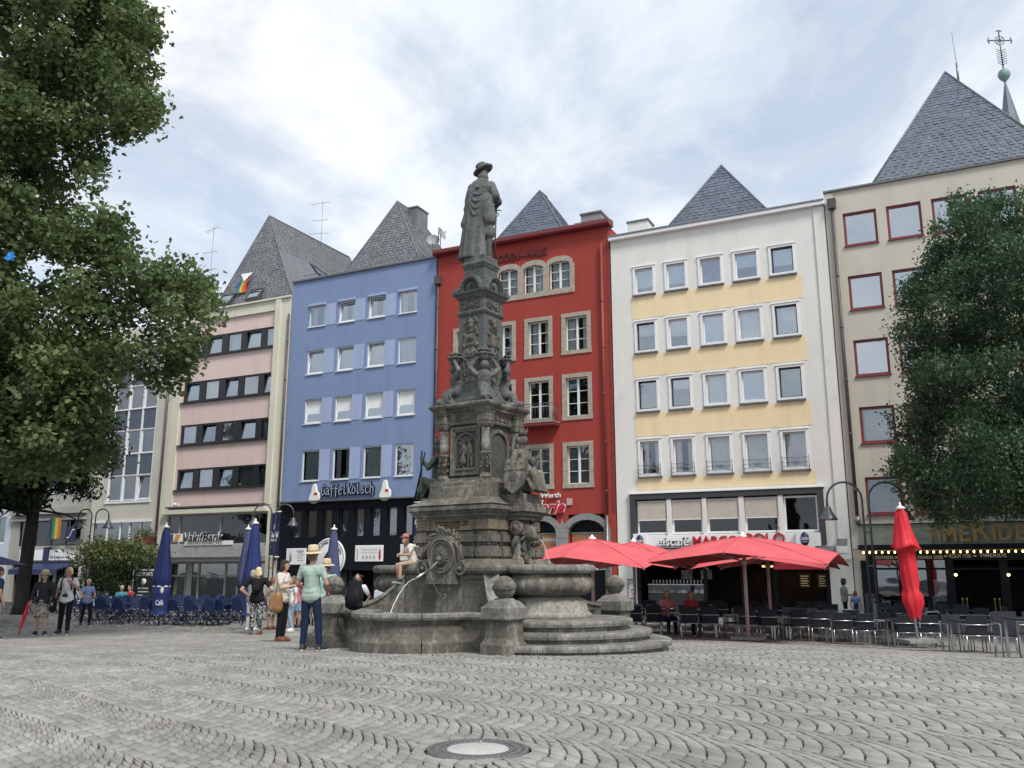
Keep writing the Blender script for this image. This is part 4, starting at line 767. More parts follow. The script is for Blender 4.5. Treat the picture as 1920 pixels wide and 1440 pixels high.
# ---------------------------------------------------------------- pink house
def pink():
    s0,s1=-32.90,-23.92; b=building('pink_house',s0,'cream framed house with pink bands and dark strip windows over a bank branch')
    rows=[(13.92,15.10),(11.20,12.42),(8.66,9.84),(6.05,7.24)]; X0,X1=-31.85,-25.02
    holes=[(X0,X1,z0,z1) for z0,z1 in rows]
    wall(b,s0,-32.0,-24.98,4.9,16.0,holes,'pink_wall',depth=.25,y=.12)
    mb=MB()
    for a,c in ((s0,-32.0),(-24.98,s1)): mb.box(a-s0,c-s0,0,.9,5.0-ZB,16.62-ZB)
    mb.box(-32.0-s0,-24.98-s0,0,.9,16.0-ZB,16.62-ZB); mb.box(s0-s0,s1-s0,.9,11,5.0-ZB,16.5-ZB); mb.box(s0-s0,-32.25-s0,0,.9,0,5.0-ZB); mb.box(-24.75-s0,s1-s0,0,.9,0,5.0-ZB); mb.build('cream_frame','cream_wall',b,fix=False)
    bx(b,s0,s0-.02,s1+.02,16.62,16.72,-.12,.95,'cream_wall','coping'); bx(b,s0,-24.98,-24.6,5.0,16.6,-.10,-.003,'cream_wall','pilaster')
    seq=['none','curtain','curtain','blind','curtain']
    for j,(z0,z1) in enumerate(rows):
        fr=MB(); A,C,P,Q=X0-s0,X1-s0,z0-ZB,z1-ZB; y=.16
        fr.box(A,C,y,y+.1,P,P+.10); fr.box(A,C,y,y+.1,Q-.10,Q)
        pan=[(-31.68,-30.64),(-30.16,-29.12),(-28.62,-27.64),(-27.22,-26.15),(-25.74,-25.08)]
        ed=[X0]+[v for p in pan for v in p]+[X1]
        for k in range(0,len(ed),2): fr.box(ed[k]-s0,ed[k+1]-s0,y,y+.1,P+.10,Q-.10)
        w=fr.build('strip_window','black_frame',b,fix=False)
        MB().box(A-.1,C+.05,-.02,y,P-.07,P-.003).build('sill','black_frame',w,fix=False)
        for i,(a,c) in enumerate(pan):
            a-=s0;c-=s0; t=.14 if (i*3+j)%2 else 0; MB().quad((a,y+.05,P+.10),(c,y+.05,P+.10),(c,y+.05+t,Q-.10),(a,y+.05+t,Q-.10)).build('pane','glass_up',w,fix=False)
            kind=seq[(i+j*2)%5]; q=MB()
            if kind=='curtain': folds(q,a-.1,c+.1,P,Q,y+.28,.04,seed=i+j*9); q.build('curtain','curtain',w,fix=False)
            elif kind=='blind': q.quad((a-.05,y+.25,P),(c,y+.25,P),(c,y+.25,Q),(a-.05,y+.25,Q)); q.build('blind','blind',w,fix=False)
            elif i==0 and j==3: pass
            else: folds(q,a-.1,a+.35,P,Q,y+.28,.03,seed=i); q.build('curtain','grey_curtain',w,fix=False)
        if False: pass
    backroom(b,s0,-31.9,-25.0,5.6,15.4,.88)
    # cornice above the bank and the bank's two glazed levels
    bx(b,s0,-32.4,-24.7,4.62,4.90,-.30,.12,'cream_wall','cornice',.02); bx(b,s0,-32.1,-24.8,4.96,5.05,-.34,.12,'darkpipe','cornice_rail')
    o=MB(); o.ball((-31.4-s0,-.3,5.18-ZB),.10,10,7); o.box(-31.3-s0,-31.05-s0,-.36,-.26,5.12-ZB,5.24-ZB); o.build('security_camera','white_paint',b)
    xs=[-32.2,-31.3,-28.2,-25.9,-24.8]; mb=MB(); y=.10
    for x in xs: mb.box(x-s0-.06,x-s0+.06,y,y+.12,2.85-ZB,4.60-ZB)
    for zz in (2.86,4.52): mb.box(-32.2-s0,-24.8-s0,y-.01,y+.11,zz-ZB,zz+.10-ZB)
    mb.box(-32.2-s0,-31.36-s0,y,y+.1,3.5-ZB,3.58-ZB); w=mb.build('bank_window','concrete',b,fix=False)
    for k in range(4): MB().quad((xs[k]-s0+.06,y+.05,2.9-ZB),(xs[k+1]-s0-.06,y+.05,2.9-ZB),(xs[k+1]-s0-.06,y+.05,4.55-ZB),(xs[k]-s0+.06,y+.05,4.55-ZB)).build('pane','glass_dark',w,fix=False)
    q=MB(); folds(q,-31.2-s0,-28.3-s0,2.9-ZB,4.5-ZB,.4,.06,n=46); q.build('curtain','grey_curtain',w,fix=False)
    bx(b,s0,-27.5,-26.5,3.0,3.5,.5,.9,'poster_white','desk_stack')
    bx(b,s0,-32.5,-24.75,2.20,2.84,-.55,.10,'concrete','bank_slab',.01)
    bx(b,s0,-32.5,-24.75,1.98,2.197,-.45,.10,'greystone','slab_underside')
    mb=MB(); xs=[-32.2,-30.9,-30.0,-28.0,-27.1,-26.0,-25.0]; 
    for x in xs: mb.box(x-s0-.05,x-s0+.05,.5,.62,0,1.98-ZB)
    for zz in (1.15,1.88): mb.box(-32.2-s0,-25-s0,.49,.60,zz-ZB,zz+.09-ZB)
    mb.box(-31.0-s0,-30.5-s0,.5,.62,0,1.95-ZB); w=mb.build('bank_shopfront','concrete',b,fix=False)
    MB().quad((-32.2-s0,.56,0),(-25-s0,.56,0),(-25-s0,.56,2.3),(-32.2-s0,.56,2.3)).build('pane','glass',w,fix=False)
    backroom(b,s0,-32.2,-24.8,ZB,4.6,3.4,m='bank_room')
    bx(b,s0,-30.95,-30.25,3.06,3.50,-.62,-.56,'white_sign','bank_logo'); MB().prism([(-30.9-s0,3.1-ZB),(-30.55-s0,3.1-ZB),(-30.4-s0,3.46-ZB),(-30.75-s0,3.46-ZB)],-.64,-.622).build('logo_mark','orange',b)
    text('lettering','VakıfBank','white_sign',b,-30.20-s0,-27.25-s0,3.08-ZB,3.56-ZB,-.60,.05,.03,.18); text('lettering','VakıfBank','black',b,-30.14-s0,-27.15-s0,3.06-ZB,3.54-ZB,-.66,.03,.0,.18)
    o=bx(b,s0,-30.1,-26.55,2.86,3.08,-.60,-.56,'white_sign','bank_plate'); text('lettering','INTERNATIONAL AG','letters_grey',b,-30.0-s0,-27.4-s0,2.89-ZB,3.02-ZB,-.605,.006,.002)
    pipe(b,s0,-32.86,2.6,14.6,'darkpipe',-.14,.07,False); pipe(b,s0,-23.98,2,15.6,'darkpipe',-.10,.06,False)
    A=pyramid(b,s0,(505,405),(402,580),(548,555),3.2,1.0,1.12,'slate2',ridge=8.5,seed=51)
    for (px,py,w_,h_,mm_,op) in ((472,498,.95,1.2,'white_sign',1),(425,562,.9,.8,'glass_hi',0),(478,552,.9,.8,'glass_hi',0)):
        off=1.2+(1.7 if py<520 else .4); p=Vector(rc(s0,(px,py),off-.35)); m4=Matrix.Translation(p)@Matrix.Rotation(R(-30 if op else -38),4,'X')
        mb=MB(); t=.06; mb.box(-w_/2-t,-w_/2,-.1,.35,-h_/2,h_/2,m4); mb.box(w_/2,w_/2+t,-.1,.35,-h_/2,h_/2,m4); mb.box(-w_/2-t,w_/2+t,-.1,.35,h_/2,h_/2+t,m4); mb.box(-w_/2-t,w_/2+t,-.1,.35,-h_/2-t,-h_/2,m4); o=mb.build('roof_window','dark_steel',b,fix=False)
        MB().box(-w_/2,w_/2,-.06,-.03,-h_/2,h_/2,m4).build('pane',mm_,o,fix=False)
    # rainbow flag hung below the raised roof window
    f=empty('rainbow_flag',(0,0,0)); f.parent=None; bpy.data.objects.remove(f)
    for (px,py,h) in ((392,545,4.2),): antenna(b,rc(s0,(px,py+5),1.4),4.4,3)
    antenna(b,rc(s0,(601,470),8.0),3.6,5); dish(b,rc(s0,(394,540),1.3),.36,.4)
M['bank_room']=mat('bank_room',(.13,.135,.12),.8,(.08,.085,.08),2)
def flag():
    t=empty('rainbow_flag',fw(0,0),PHI,'rainbow pride flag hanging from the roof window of the pink house','flag'); 
    p0=F(457,515,1.7); p1=F(478,513,1.7); p2=F(455,552,1.5); w0,w1=p0[0],p1[0]; cols=[('flag_blue',(.05,.08,.4)),('flag_green',(.04,.22,.08)),('flag_yellow',(.55,.42,.05)),('flag_orange',(.5,.17,.03)),('flag_red',(.6,.03,.04))]
    zt,zb_=F(468,514,1.7)[1],F(460,552,1.7)[1]; n=len(cols)
    for k,(nm,c) in enumerate(cols):
        mb=MB(); v=[]
        for j in range(9):
            tt=j/8; z=zt+(zb_-zt)*tt; sk=-.28*tt
            for kk in (k,k+1): x=w0+(w1-w0)*kk/n*(.75+.25*tt)+sk+.05*math.sin(j); v.append((x,1.55+.05*math.sin(j*1.3+kk)-.25*tt,z))
        mb.add(v,[(2*j,2*j+1,2*j+3,2*j+2) for j in range(8)],True); mb.build('flag_stripe',mat(nm,c,.8),t,fix=False)
    mb=MB(); mb.add([(w0-.02,1.50,zt),(w1+.02,1.50,zt),((w0+w1)/2-.1,1.40,zt-.55)],[(0,1,2)]); mb.build('flag_chevron','white_sign',t,fix=False)
# ---------------------------------------------------------------- cream house and the grey row at far left
def cream():
    s0,s1=-38.7,-32.94; b=building('cream_house',s0,'narrow cream house with dark blue glass panels between its window rows')
    X0,X1=-37.45,-33.80; cols=[(-37.40,-36.26),(-36.14,-35.05),(-34.93,-33.85)]
    bands=[(5.60,7.05,0),(7.10,8.35,1),(8.40,9.80,0),(9.85,11.1,1),(11.15,12.55,0),(12.6,13.7,1),(13.75,14.95,0)]
    wall(b,s0,s0,s1,ZB,16.3,[(X0,X1,5.55,15.0),(-38.3,-33.5,2.75,4.3),(-38.4,-33.6,ZB,1.9)],'cream_wall2',depth=.2,back=11)
    mb=MB(); 
    A,C=X0-s0,X1-s0
    for x0,x1 in ((A,A+.06),(C-.06,C),(cols[0][1]-s0,cols[1][0]-s0),(cols[1][1]-s0,cols[2][0]-s0)): mb.box(x0,x1,.0,.14,5.55-ZB,15.0-ZB)
    for z0,z1,k in bands: mb.box(A,C,-.01,.12,z1-ZB,z1+.06-ZB)
    mb.box(A-.1,C+.1,-.06,.12,5.42-ZB,5.56-ZB); mb.build('white_grid','white_frame',b,fix=False)
    for z0,z1,k in bands:
        for i,(a,c) in enumerate(cols):
            if k: bx(b,s0,a,c,z0,z1,.06,.09,'bluepanel','blue_panel')
            else: window(b,s0,a+.02,c-.02,z0,z1,.05,.05,'white_frame',cur='none' if (i+int(z0))%2 else 'grey_curtain',gl='glass',seed=i,tilt=1 if i==2 and z0<6 else 0)
    backroom(b,s0,-37.6,-33.6,5.4,15.1,.8)
    mb=MB(); xs=[-38.3,-37.2,-36.1,-35.3,-34.4,-33.5]
    for x in xs: mb.box(x-s0-.05,x-s0+.05,.05,.15,2.75-ZB,4.3-ZB)
    mb.box(-38.4-s0,-33.4-s0,-.06,.1,4.28-ZB,4.42-ZB); mb.box(-38.4-s0,-33.4-s0,-.06,.1,2.62-ZB,2.76-ZB); w=mb.build('strip_window','white_frame',b,fix=False); MB().quad((-38.3-s0,.1,2.76-ZB),(-33.5-s0,.1,2.76-ZB),(-33.5-s0,.1,4.28-ZB),(-38.3-s0,.1,4.28-ZB)).build('pane','glass',w,fix=False)
    backroom(b,s0,-38.4,-33.4,ZB,4.4,2.0)
    bx(b,s0,-38.5,-33.0,1.9,2.2,-.5,.02,'lead','shop_hood'); 
    bx(b,s0,-38.6,-33.0,ZB,.3,-.03,.25,'dkgrey','plinth')
def farleft():
    s0,s1=-46.0,-38.75; b=building('grey_shop_house',s0,'weathered grey house with white shop signs and a blue awning behind the tree trunk')
    wall(b,s0,s0,s1,ZB,14,[(-45.2,-39.4,3.0,4.55),(-45.6,-39.0,ZB,2.0)]+[(-45+1.9*k,-43.7+1.9*k,z,z+1.5) for k in range(3) for z in (6.2,9,11.6)],'fargrey',depth=.3,back=11)
    for k in range(3):
        for z in (6.2,9,11.6): window(b,s0,-45+1.9*k,-43.7+1.9*k,z,z+1.5,.1,.07,'white_frame',cur='curtain',seed=k)
    bx(b,s0,-45.9,-39.0,4.95,5.35,-.35,.02,'fargrey','ledge'); bx(b,s0,-45.9,-39.0,4.56,4.70,-.2,.02,'fargrey','ledge')
    xs=[-45.2,-43.7,-42.2,-40.8,-39.4]
    for k in range(4): window(b,s0,xs[k],xs[k+1],3.0,4.55,.08,.06,'black_frame',cur='blind' if k==0 else 'none',frac=1,gl='glass_dark',seed=k)
    backroom(b,s0,-45.4,-39.2,ZB,13.5,1.5)
    for (a,c,tx) in ((-44.6,-42.4,'Döner'),(-41.8,-39.6,'Die Kneipe')): w=bx(b,s0,a,c,2.1,2.75,-.22,-.1,'white_sign','shop_sign',.01); text('print',tx,'black',w,a+.1-s0,a+1.1-s0,2.15-ZB,2.4-ZB,-.225,.006,.01)
    bx(b,s0,-42.35,-41.85,2.1,2.9,-.24,-.1,'navy','shop_sign')
    mb=MB(); v=[(s-s0,y,zz-ZB) for s in (-43.5,-39.1) for y,zz in ((-.1,1.98),(-1.6,1.55),(-1.6,1.25))]; mb.add(v,[(0,1,4,3),(1,2,5,4)]); mb.build('awning','navy',b,fix=False)
    mb=MB()
    for s in (-42.7,-41.4,-40.4,-39.2): mb.box(s-s0-.07,s-s0+.07,-.02,.1,0,2.4)
    mb.box(-42.7-s0,-39.2-s0,-.02,.1,2.1,2.3); mb.build('white_door_frame','white_frame',b,fix=False)
    # projecting sign and the small rainbow banner
    t=empty('hanging_banner',fw(-41.0,3.3,-.6),PHI,'vertical striped banner in blue yellow and orange on the grey house','banner')
    for k,(nm) in enumerate(('navy','flag_green','flag_yellow','flag_orange')): MB().box(-.5+.25*k,-.25+.25*k,-.01,.01,.1,1.35).build('banner_stripe',M[nm] if nm in M else bpy.data.materials[nm],t,fix=False)
    t=empty('projecting_sign',fw(-39.6,3.2,-.5),PHI,'square blue sign with a white swoosh fixed to the grey house','sign'); MB().box(-.35,.35,-.06,.06,0,.9).build('sign_box','navy',t,fix=False); MB().tube([(-.25,-.08,.25),(-.1,-.08,.2),(.05,-.08,.45),(.2,-.08,.7),(.3,-.08,.72)],.04,6).build('sign_swoosh','white_sign',t)
    b=building('pale_blue_house',-56,'pale blue-grey house at the far left edge behind the tree')
    wall(b,-56,-56,-46.05,ZB,14.5,[(-47.6,-46.6,z,z+1.7) for z in (3.2,6,9,12)]+[(-50,-49,z,z+1.7) for z in (3.2,6,9,12)],'paleblue',depth=.25,back=11)
    for z in (3.2,6,9,12): 
        for a in (-47.6,-50): window(b,-56,a,a+1,z,z+1.7,.1,.08,'white_frame',cur='grey_curtain')
    backroom(b,-56,-51,-46.2,3,14,1)
    b=building('right_end_house',19.6,'plain pale house beyond the beige one at the far right')
    wall(b,19.6,19.6,30,ZB,15,[(20.5+2.2*k,21.8+2.2*k,z,z+1.6) for k in range(4) for z in (2.8,5.8,8.8,11.8)],'cream_wall2',depth=.2,back=11)
    for k in range(4):
        for z in (2.8,5.8,8.8,11.8): window(b,19.6,20.5+2.2*k,21.8+2.2*k,z,z+1.6,.1,.08,'white_frame',cur='curtain')
M['bluepanel']=mat('bluepanel',(.035,.05,.085),.25,(.05,.07,.11),3,spec=.6)
yellow(); grey(); spire(); red(); blue(); pink(); flag(); cream(); farleft()
# ================================================================ FOUNTAIN
def stone(name,a,b,c,light=0,sc=1.6):
    m=mat(name,a,.82,b,sc,bump=.55,bscale=26,lo=.36,hi=.66,det=10,stretch=(1,1,.45),spec=.35); nt=m.node_tree; N=nt.nodes; L=nt.links; P=N['Principled BSDF']
    src=P.inputs['Base Color'].links[0].from_socket; tc=[n for n in N if n.type=='TEX_COORD'][0]
    mp=N.new('ShaderNodeMapping'); mp.inputs['Scale'].default_value=(1,1,.18); L.new(tc.outputs['Object'],mp.inputs[0])
    t=N.new('ShaderNodeTexNoise'); t.inputs['Scale'].default_value=3.2; t.inputs['Detail'].default_value=7; t.inputs['Roughness'].default_value=.7; L.new(mp.outputs[0],t.inputs['Vector'])
    r=N.new('ShaderNodeValToRGB'); r.color_ramp.elements[0].position=.50; r.color_ramp.elements[1].position=.66; r.color_ramp.elements[0].color=(0,0,0,1); r.color_ramp.elements[1].color=(.9,.9,.9,1); L.new(t.outputs['Fac'],r.inputs[0])
    mx=N.new('ShaderNodeMixRGB'); mx.inputs[2].default_value=(*c,1); L.new(r.outputs[0],mx.inputs[0]); L.new(src,mx.inputs[1])
    f=N.new('ShaderNodeTexNoise'); f.inputs['Scale'].default_value=14; f.inputs['Detail'].default_value=8; L.new(tc.outputs['Object'],f.inputs['Vector']); mr=N.new('ShaderNodeMapRange'); mr.inputs[1].default_value=.35; mr.inputs[2].default_value=.65; mr.inputs[3].default_value=.75; mr.inputs[4].default_value=1.22; L.new(f.outputs['Fac'],mr.inputs[0])
    sc_=N.new('ShaderNodeVectorMath'); sc_.operation='SCALE'; L.new(mx.outputs[0],sc_.inputs[0]); L.new(mr.outputs[0],sc_.inputs['Scale']); L.new(sc_.outputs[0],P.inputs['Base Color']); return m
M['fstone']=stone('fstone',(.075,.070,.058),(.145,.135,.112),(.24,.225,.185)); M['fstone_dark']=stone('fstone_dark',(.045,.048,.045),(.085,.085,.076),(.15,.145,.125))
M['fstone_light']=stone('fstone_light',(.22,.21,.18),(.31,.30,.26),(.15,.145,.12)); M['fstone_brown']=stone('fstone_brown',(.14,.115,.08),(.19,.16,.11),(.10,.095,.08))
M['fstatue']=stone('fstatue',(.07,.078,.08),(.12,.125,.12),(.18,.18,.165),sc=2.6); M['fstep']=stone('fstep',(.12,.115,.10),(.21,.20,.18),(.29,.28,.25)); M['carved_letters']=mat('carved_letters',(.035,.03,.024),.8)
M['water']=mat('water',(.10,.12,.11),.04,spec=.8); M['water_jet']=mat('water_jet',(.66,.70,.72),.15,trans=.35); M['bronze']=mat('bronze',(.05,.065,.05),.5,(.09,.11,.085),8,metal=.3,bump=.3)
FC=(-.70,18.8); FA=R(-34)
FT=empty('fountain',(FC[0],FC[1],0),FA,'dark sandstone monument fountain with a cloaked figure in a broad hat on top','fountain')
def zs(z): return z if z<1.45 else 1.45+(z-1.45)*1.022
def fb(mb,name,m='fstone',bev=0,parent=None,kind=None,fix=True):
    mb.v=[(x,y,zs(z)) for x,y,z in mb.v]; o=mb.build(name,m,parent or FT,kind=kind,fix=fix)
    if bev: bevel(o,bev,2 if bev>.02 else 1)
    return o
def sq(mb,prof,c=(0,0)): return mb.lathe([(h*math.sqrt(2),z) for h,z in prof],4,c,True,False,rot=PI/4)
def spiral(cx,cz,r,turns=1.6,sg=1,a0=0,n=16): return [(cx+r*(1-.8*k/n)*math.cos(a0+sg*2*PI*turns*k/n),cz+r*(1-.8*k/n)*math.sin(a0+sg*2*PI*turns*k/n)) for k in range(n+1)]
def relief(mb,face,half,off,z0,z1,seed,rr=.012,n=5,w=None):
    """mirrored scroll ornament on a face of the pier; face 0..3 = -Y,+X,+Y,-X"""
    r=random.Random(seed); m4=Matrix.Rotation(face*PI/2,4,'Z'); w=w or half*.8
    for k in range(n):
        z=z0+(z1-z0)*(k+.5)/n; s=min(w*.42,(z1-z0)/n*.55)
        cx=r.uniform(.25,.6)*w; sg=r.choice((-1,1)); pts=spiral(cx,z,s,1.4,sg,r.uniform(0,6))
        for q in (-1,1):
            mb.tube([m4@Vector((q*x,-off-.004,zz)) for x,zz in pts],[rr*(1.25-.5*i/16) for i in range(17)],5)
        mb.ball(m4@Vector((0,-off,z+r.uniform(-.02,.02))),(rr*2.2,rr*1.6,rr*2.6),8,5)
        for q in (-1,1):
            mb.tube([m4@Vector((0,-off,z-s*.5)),m4@Vector((q*cx*.5,-off-.01,z-s*.2)),m4@Vector((q*cx,-off-.004,z+s*.6))],[rr,rr*1.3,rr*.5],5)
# --- lower block and courses
mb=MB(); sq(mb,[(1.20,-.4),(1.20,.30),(1.13,.36),(1.13,1.28),(1.16,1.30),(1.16,1.38)]); fb(mb,'base_block','fstone',.012)
mb=MB(); sq(mb,[(1.16,1.385),(1.22,1.41),(1.255,1.46),(1.255,1.52),(1.22,1.57),(1.14,1.60),(1.10,1.66),(1.03,1.685)]); fb(mb,'torus_moulding','fstone')
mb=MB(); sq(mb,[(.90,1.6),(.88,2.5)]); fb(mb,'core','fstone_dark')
def course(h,z0,z1,m,cap=.03,bev=.035):
    for fc in range(4):
        m4=Matrix.Rotation(fc*PI/2,4,'Z'); d=h*.62
        mb=MB(); mb.box(-h*.60,h*.60,-h,-h+.3,z0,z1,m4); fb(mb,'course_stone',m,bev)
        mb=MB(); mb.box(h*.615,h,-h,-h*.615,z0,z1,m4); fb(mb,'corner_stone',m,bev)
course(1.02,1.70,1.935,'fstone'); course(1.0,1.955,2.215,'fstone',bev=.06); course(.945,2.24,2.455,'fstone_brown',bev=.02)
mb=MB(); cp=[(.93,2.46),(.94,2.49),(.98,2.52),(.98,2.56),(1.02,2.59),(1.04,2.62),(1.09,2.64),(1.09,2.70),(1.06,2.73),(1.10,2.745),(1.02,2.78),(.86,2.86),(.82,2.90)]; sq(mb,cp); fb(mb,'lower_cornice','fstone')
mb=MB()
for s in (1,-1):
    for h,x,z0,z1 in ((.30,1.30,2.44,2.52),(.34,1.36,2.52,2.60),(.40,1.44,2.60,2.71),(.37,1.41,2.71,2.78),(.33,1.36,2.78,2.96)):
        a,b=sorted((s*.8,s*x)); mb.box(a,b,-h,h,z0,z1+.002)
fb(mb,'console_cornice','fstone',.012,kind='stuff')
mb=MB(); sq(mb,[(.80,2.86),(.78,2.90),(.75,3.12),(.71,3.15),(.71,3.22),(.60,3.26),(.58,3.32)])
for sx in (1,-1):
    for sy in (1,-1): sq(mb,[(.20,2.87),(.185,2.91),(.17,3.17),(.16,3.20),(.16,3.235)],(sx*.58,sy*.58))
fb(mb,'upper_plinth','fstone',.01)
# inscriptions
for fc,(l1,l2,l3) in enumerate((('VON KARL CRAMER 1884','DEM ANDENKEN AN JAN VON WERTH','ERRICHTET'),)):
    for (tx,z0,z1,w) in ((l1,2.375,2.425,.42),(l2,2.325,2.358,.40),(l3,2.275,2.308,.22)):
        text('inscription',tx,'carved_letters',FT,-w,w,zs(z0),zs(z1),-.950,.008,.002)
mb=MB()
for fc in (0,2):
    m4=Matrix.Rotation(fc*PI/2,4,'Z')
    for x0,x1,z0,z1 in ((-.52,.52,2.44,2.452),(-.52,.52,2.244,2.256),(-.53,-.515,2.244,2.452),(.515,.53,2.244,2.452)): mb.box(x0,x1,-.962,-.94,z0,z1,m4)
fb(mb,'inscription_frame','fstone_brown',kind='stuff')
# --- body with corner columns
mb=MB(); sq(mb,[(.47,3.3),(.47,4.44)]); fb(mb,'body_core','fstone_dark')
for sx in (1,-1):
    for sy in (1,-1):
        c=(sx*.545,sy*.545); mb=MB(); sq(mb,[(.125,3.23),(.125,3.29)],c); mb.lathe([(.125,3.29),(.135,3.32),(.12,3.345),(.105,3.36),(.115,3.375),(.102,3.39)],16,c); mb.lathe([(.102,3.39),(.104,3.78),(.118,3.79),(.118,3.82),(.10,3.83)],16,c,rf=lambda a,z:1+.035*math.sin(a*7)*math.sin(z*40)); col=fb(mb,'column_base','fstone')
        r=random.Random(int(sx*3+sy)); mb=MB()
        for k in range(26): a=r.uniform(0,6.28); z=r.uniform(3.42,3.76); mb.ball((c[0]+.103*math.cos(a),c[1]+.103*math.sin(a),zs(z)),(.022,.022,r.uniform(.02,.045)),6,4)
        mb.build('column_relief','fstone',col)
        mb=MB(); mb.lathe([(.092,3.83),(.094,4.0),(.084,4.28),(.094,4.29),(.094,4.31),(.084,4.315)],18,c); fb(mb,'column','fstone_light')
        mb=MB(); mb.lathe([(.085,4.315),(.10,4.34),(.125,4.38),(.13,4.39)],16,c); sq(mb,[(.125,4.392),(.13,4.42),(.13,4.445)],c)
        for q in range(4):
            a=PI/4+q*PI/2; mb.lathe([(.001,-.03),(.042,-.03),(.042,.03),(.001,.03)],12,M4=Matrix.Translation((c[0]+.115*math.cos(a),c[1]+.115*math.sin(a),4.37))@Matrix.Rotation(a,4,'Z')@Matrix.Rotation(PI/2,4,'X'))
        fb(mb,'capital','fstone')
mb=MB(); sq(mb,[(.545,4.43),(.56,4.46),(.555,4.62)])
for sx in (1,-1):
    for sy in (1,-1): sq(mb,[(.125,4.447),(.135,4.47),(.13,4.62)],(sx*.55,sy*.55))
fb(mb,'frieze','fstone',.006)
mb=MB()
for fc in range(4): relief(mb,fc,.5,.557,4.49,4.60,fc+3,.012,1,.5); relief(mb,fc,.5,.557,4.49,4.60,fc+13,.010,1,.95)
fb(mb,'frieze_relief','fstone',kind='stuff')
mb=MB(); cp=[(.56,4.62),(.57,4.66),(.60,4.69),(.62,4.73),(.66,4.76),(.69,4.78),(.71,4.82),(.70,4.85),(.56,4.90),(.50,4.93)]; sq(mb,cp)
for sx in (1,-1):
    for sy in (1,-1): sq(mb,[(.14,4.622),(.15,4.66),(.17,4.69),(.18,4.73),(.21,4.76),(.235,4.78),(.25,4.82),(.24,4.855),(.12,4.885)],(sx*.55,sy*.55))
fb(mb,'main_cornice','fstone')
mb=MB()
for fc in range(4):
    m4=Matrix.Rotation(fc*PI/2,4,'Z')
    for k in range(18): x=-.42+.84*k/17; mb.box(x-.013,x+.013,-.655,-.60,4.70,4.745,m4)
fb(mb,'dentils','fstone',kind='stuff')
# relief panels and niches
for fc in (0,2):
    m4=Matrix.Rotation(fc*PI/2,4,'Z'); y=-.47; mb=MB()
    for x0,x1,z0,z1,d in ((-.39,.39,4.34,4.40,.06),(-.39,.39,3.38,3.44,.06),(-.39,-.33,3.44,4.34,.06),(.33,.39,3.44,4.34,.06),(-.33,.33,4.29,4.34,.04),(-.33,.33,3.44,3.48,.04),(-.33,-.28,3.48,4.29,.04),(.28,.33,3.48,4.29,.04)): mb.box(x0,x1,y-d,y-.001,z0,z1,m4)
    n=14
    for k in range(n):
        t0,t1=PI-PI*k/n,PI-PI*(k+1)/n; p=[(.255*math.cos(t0),4.0+.24*math.sin(t0)),(.285*math.cos(t0),4.0+.275*math.sin(t0)),(.285*math.cos(t1),4.0+.275*math.sin(t1)),(.255*math.cos(t1),4.0+.24*math.sin(t1))]
        mb.prism(p,y-.035,y,m4)
    for q in (-1,1): mb.box(min(q*.255,q*.285),max(q*.255,q*.285),y-.035,y,3.5,4.0,m4)
    mb.box(-.25,.25,y-.07,y,3.48,3.53,m4); fb(mb,'relief_frame','fstone',parent=None)
    # two carved figures meeting, a tree and a wheel
    P=[]
    for x,w,skirt in ((-.055,.9,1),(.10,1,0)):
        P+=[('e',(x,y-.03,zs(4.07)),(.036,.035,.045)),('c',(x,y-.02,zs(3.99)),(x,y-.02,zs(3.84)),.05,.045),('e',(x,y-.02,zs(3.95)),(.07,.03,.05))]
        if skirt: P+=[('c',(x,y-.02,zs(3.82)),(x-.01,y-.02,zs(3.66)),.05,.075),('c',(x-.02,y-.02,zs(3.62)),(x-.02,y-.02,zs(3.54)),.02,.02)]
        else: P+=[('c',(x-.03,y-.02,zs(3.82)),(x-.04,y-.02,zs(3.56)),.035,.022),('c',(x+.03,y-.02,zs(3.82)),(x+.05,y-.02,zs(3.56)),.035,.022),('e',(x,y-.03,zs(4.105)),(.075,.04,.015))]
        P+=[('c',(x-.06,y-.03,zs(3.95)),(x-.09,y-.04,zs(3.83)),.02,.018),('c',(x+.06,y-.03,zs(3.95)),(x+.07,y-.05,zs(3.82)),.02,.018)]
    P+=[('c',(-.17,y-.01,zs(3.53)),(-.13,y-.01,zs(4.1)),.016,.01)]+[('e',(-.13+.05*math.cos(k),y-.01,zs(4.08)+.06*math.sin(k*2)),(.03,.02,.03)) for k in range(6)]
    P+=[('c',(-.18+.055*math.cos(k*PI/6),y-.02,zs(3.62)+.07*math.sin(k*PI/6)),(-.18+.055*math.cos((k+1)*PI/6),y-.02,zs(3.62)+.07*math.sin((k+1)*PI/6)),.014,.014) for k in range(12)]
    me=blob(P,.009,2); o=put(me,'relief_figures','fstone',FT,rot=(0,0,fc*PI/2))
for fc in (1,3):
    m4=Matrix.Rotation(fc*PI/2,4,'Z'); mb=MB(); y=-.47; n=14
    for k in range(n):
        t0,t1=PI-PI*k/n,PI-PI*(k+1)/n; mb.prism([(.30*math.cos(t0),4.02+.26*math.sin(t0)),(.36*math.cos(t0),4.02+.33*math.sin(t0)),(.36*math.cos(t1),4.02+.33*math.sin(t1)),(.30*math.cos(t1),4.02+.26*math.sin(t1))],y-.05,y,m4)
    for q in (-1,1): mb.box(min(q*.30,q*.36),max(q*.30,q*.36),y-.05,y,3.35,4.02,m4)
    fb(mb,'niche_arch','fstone')
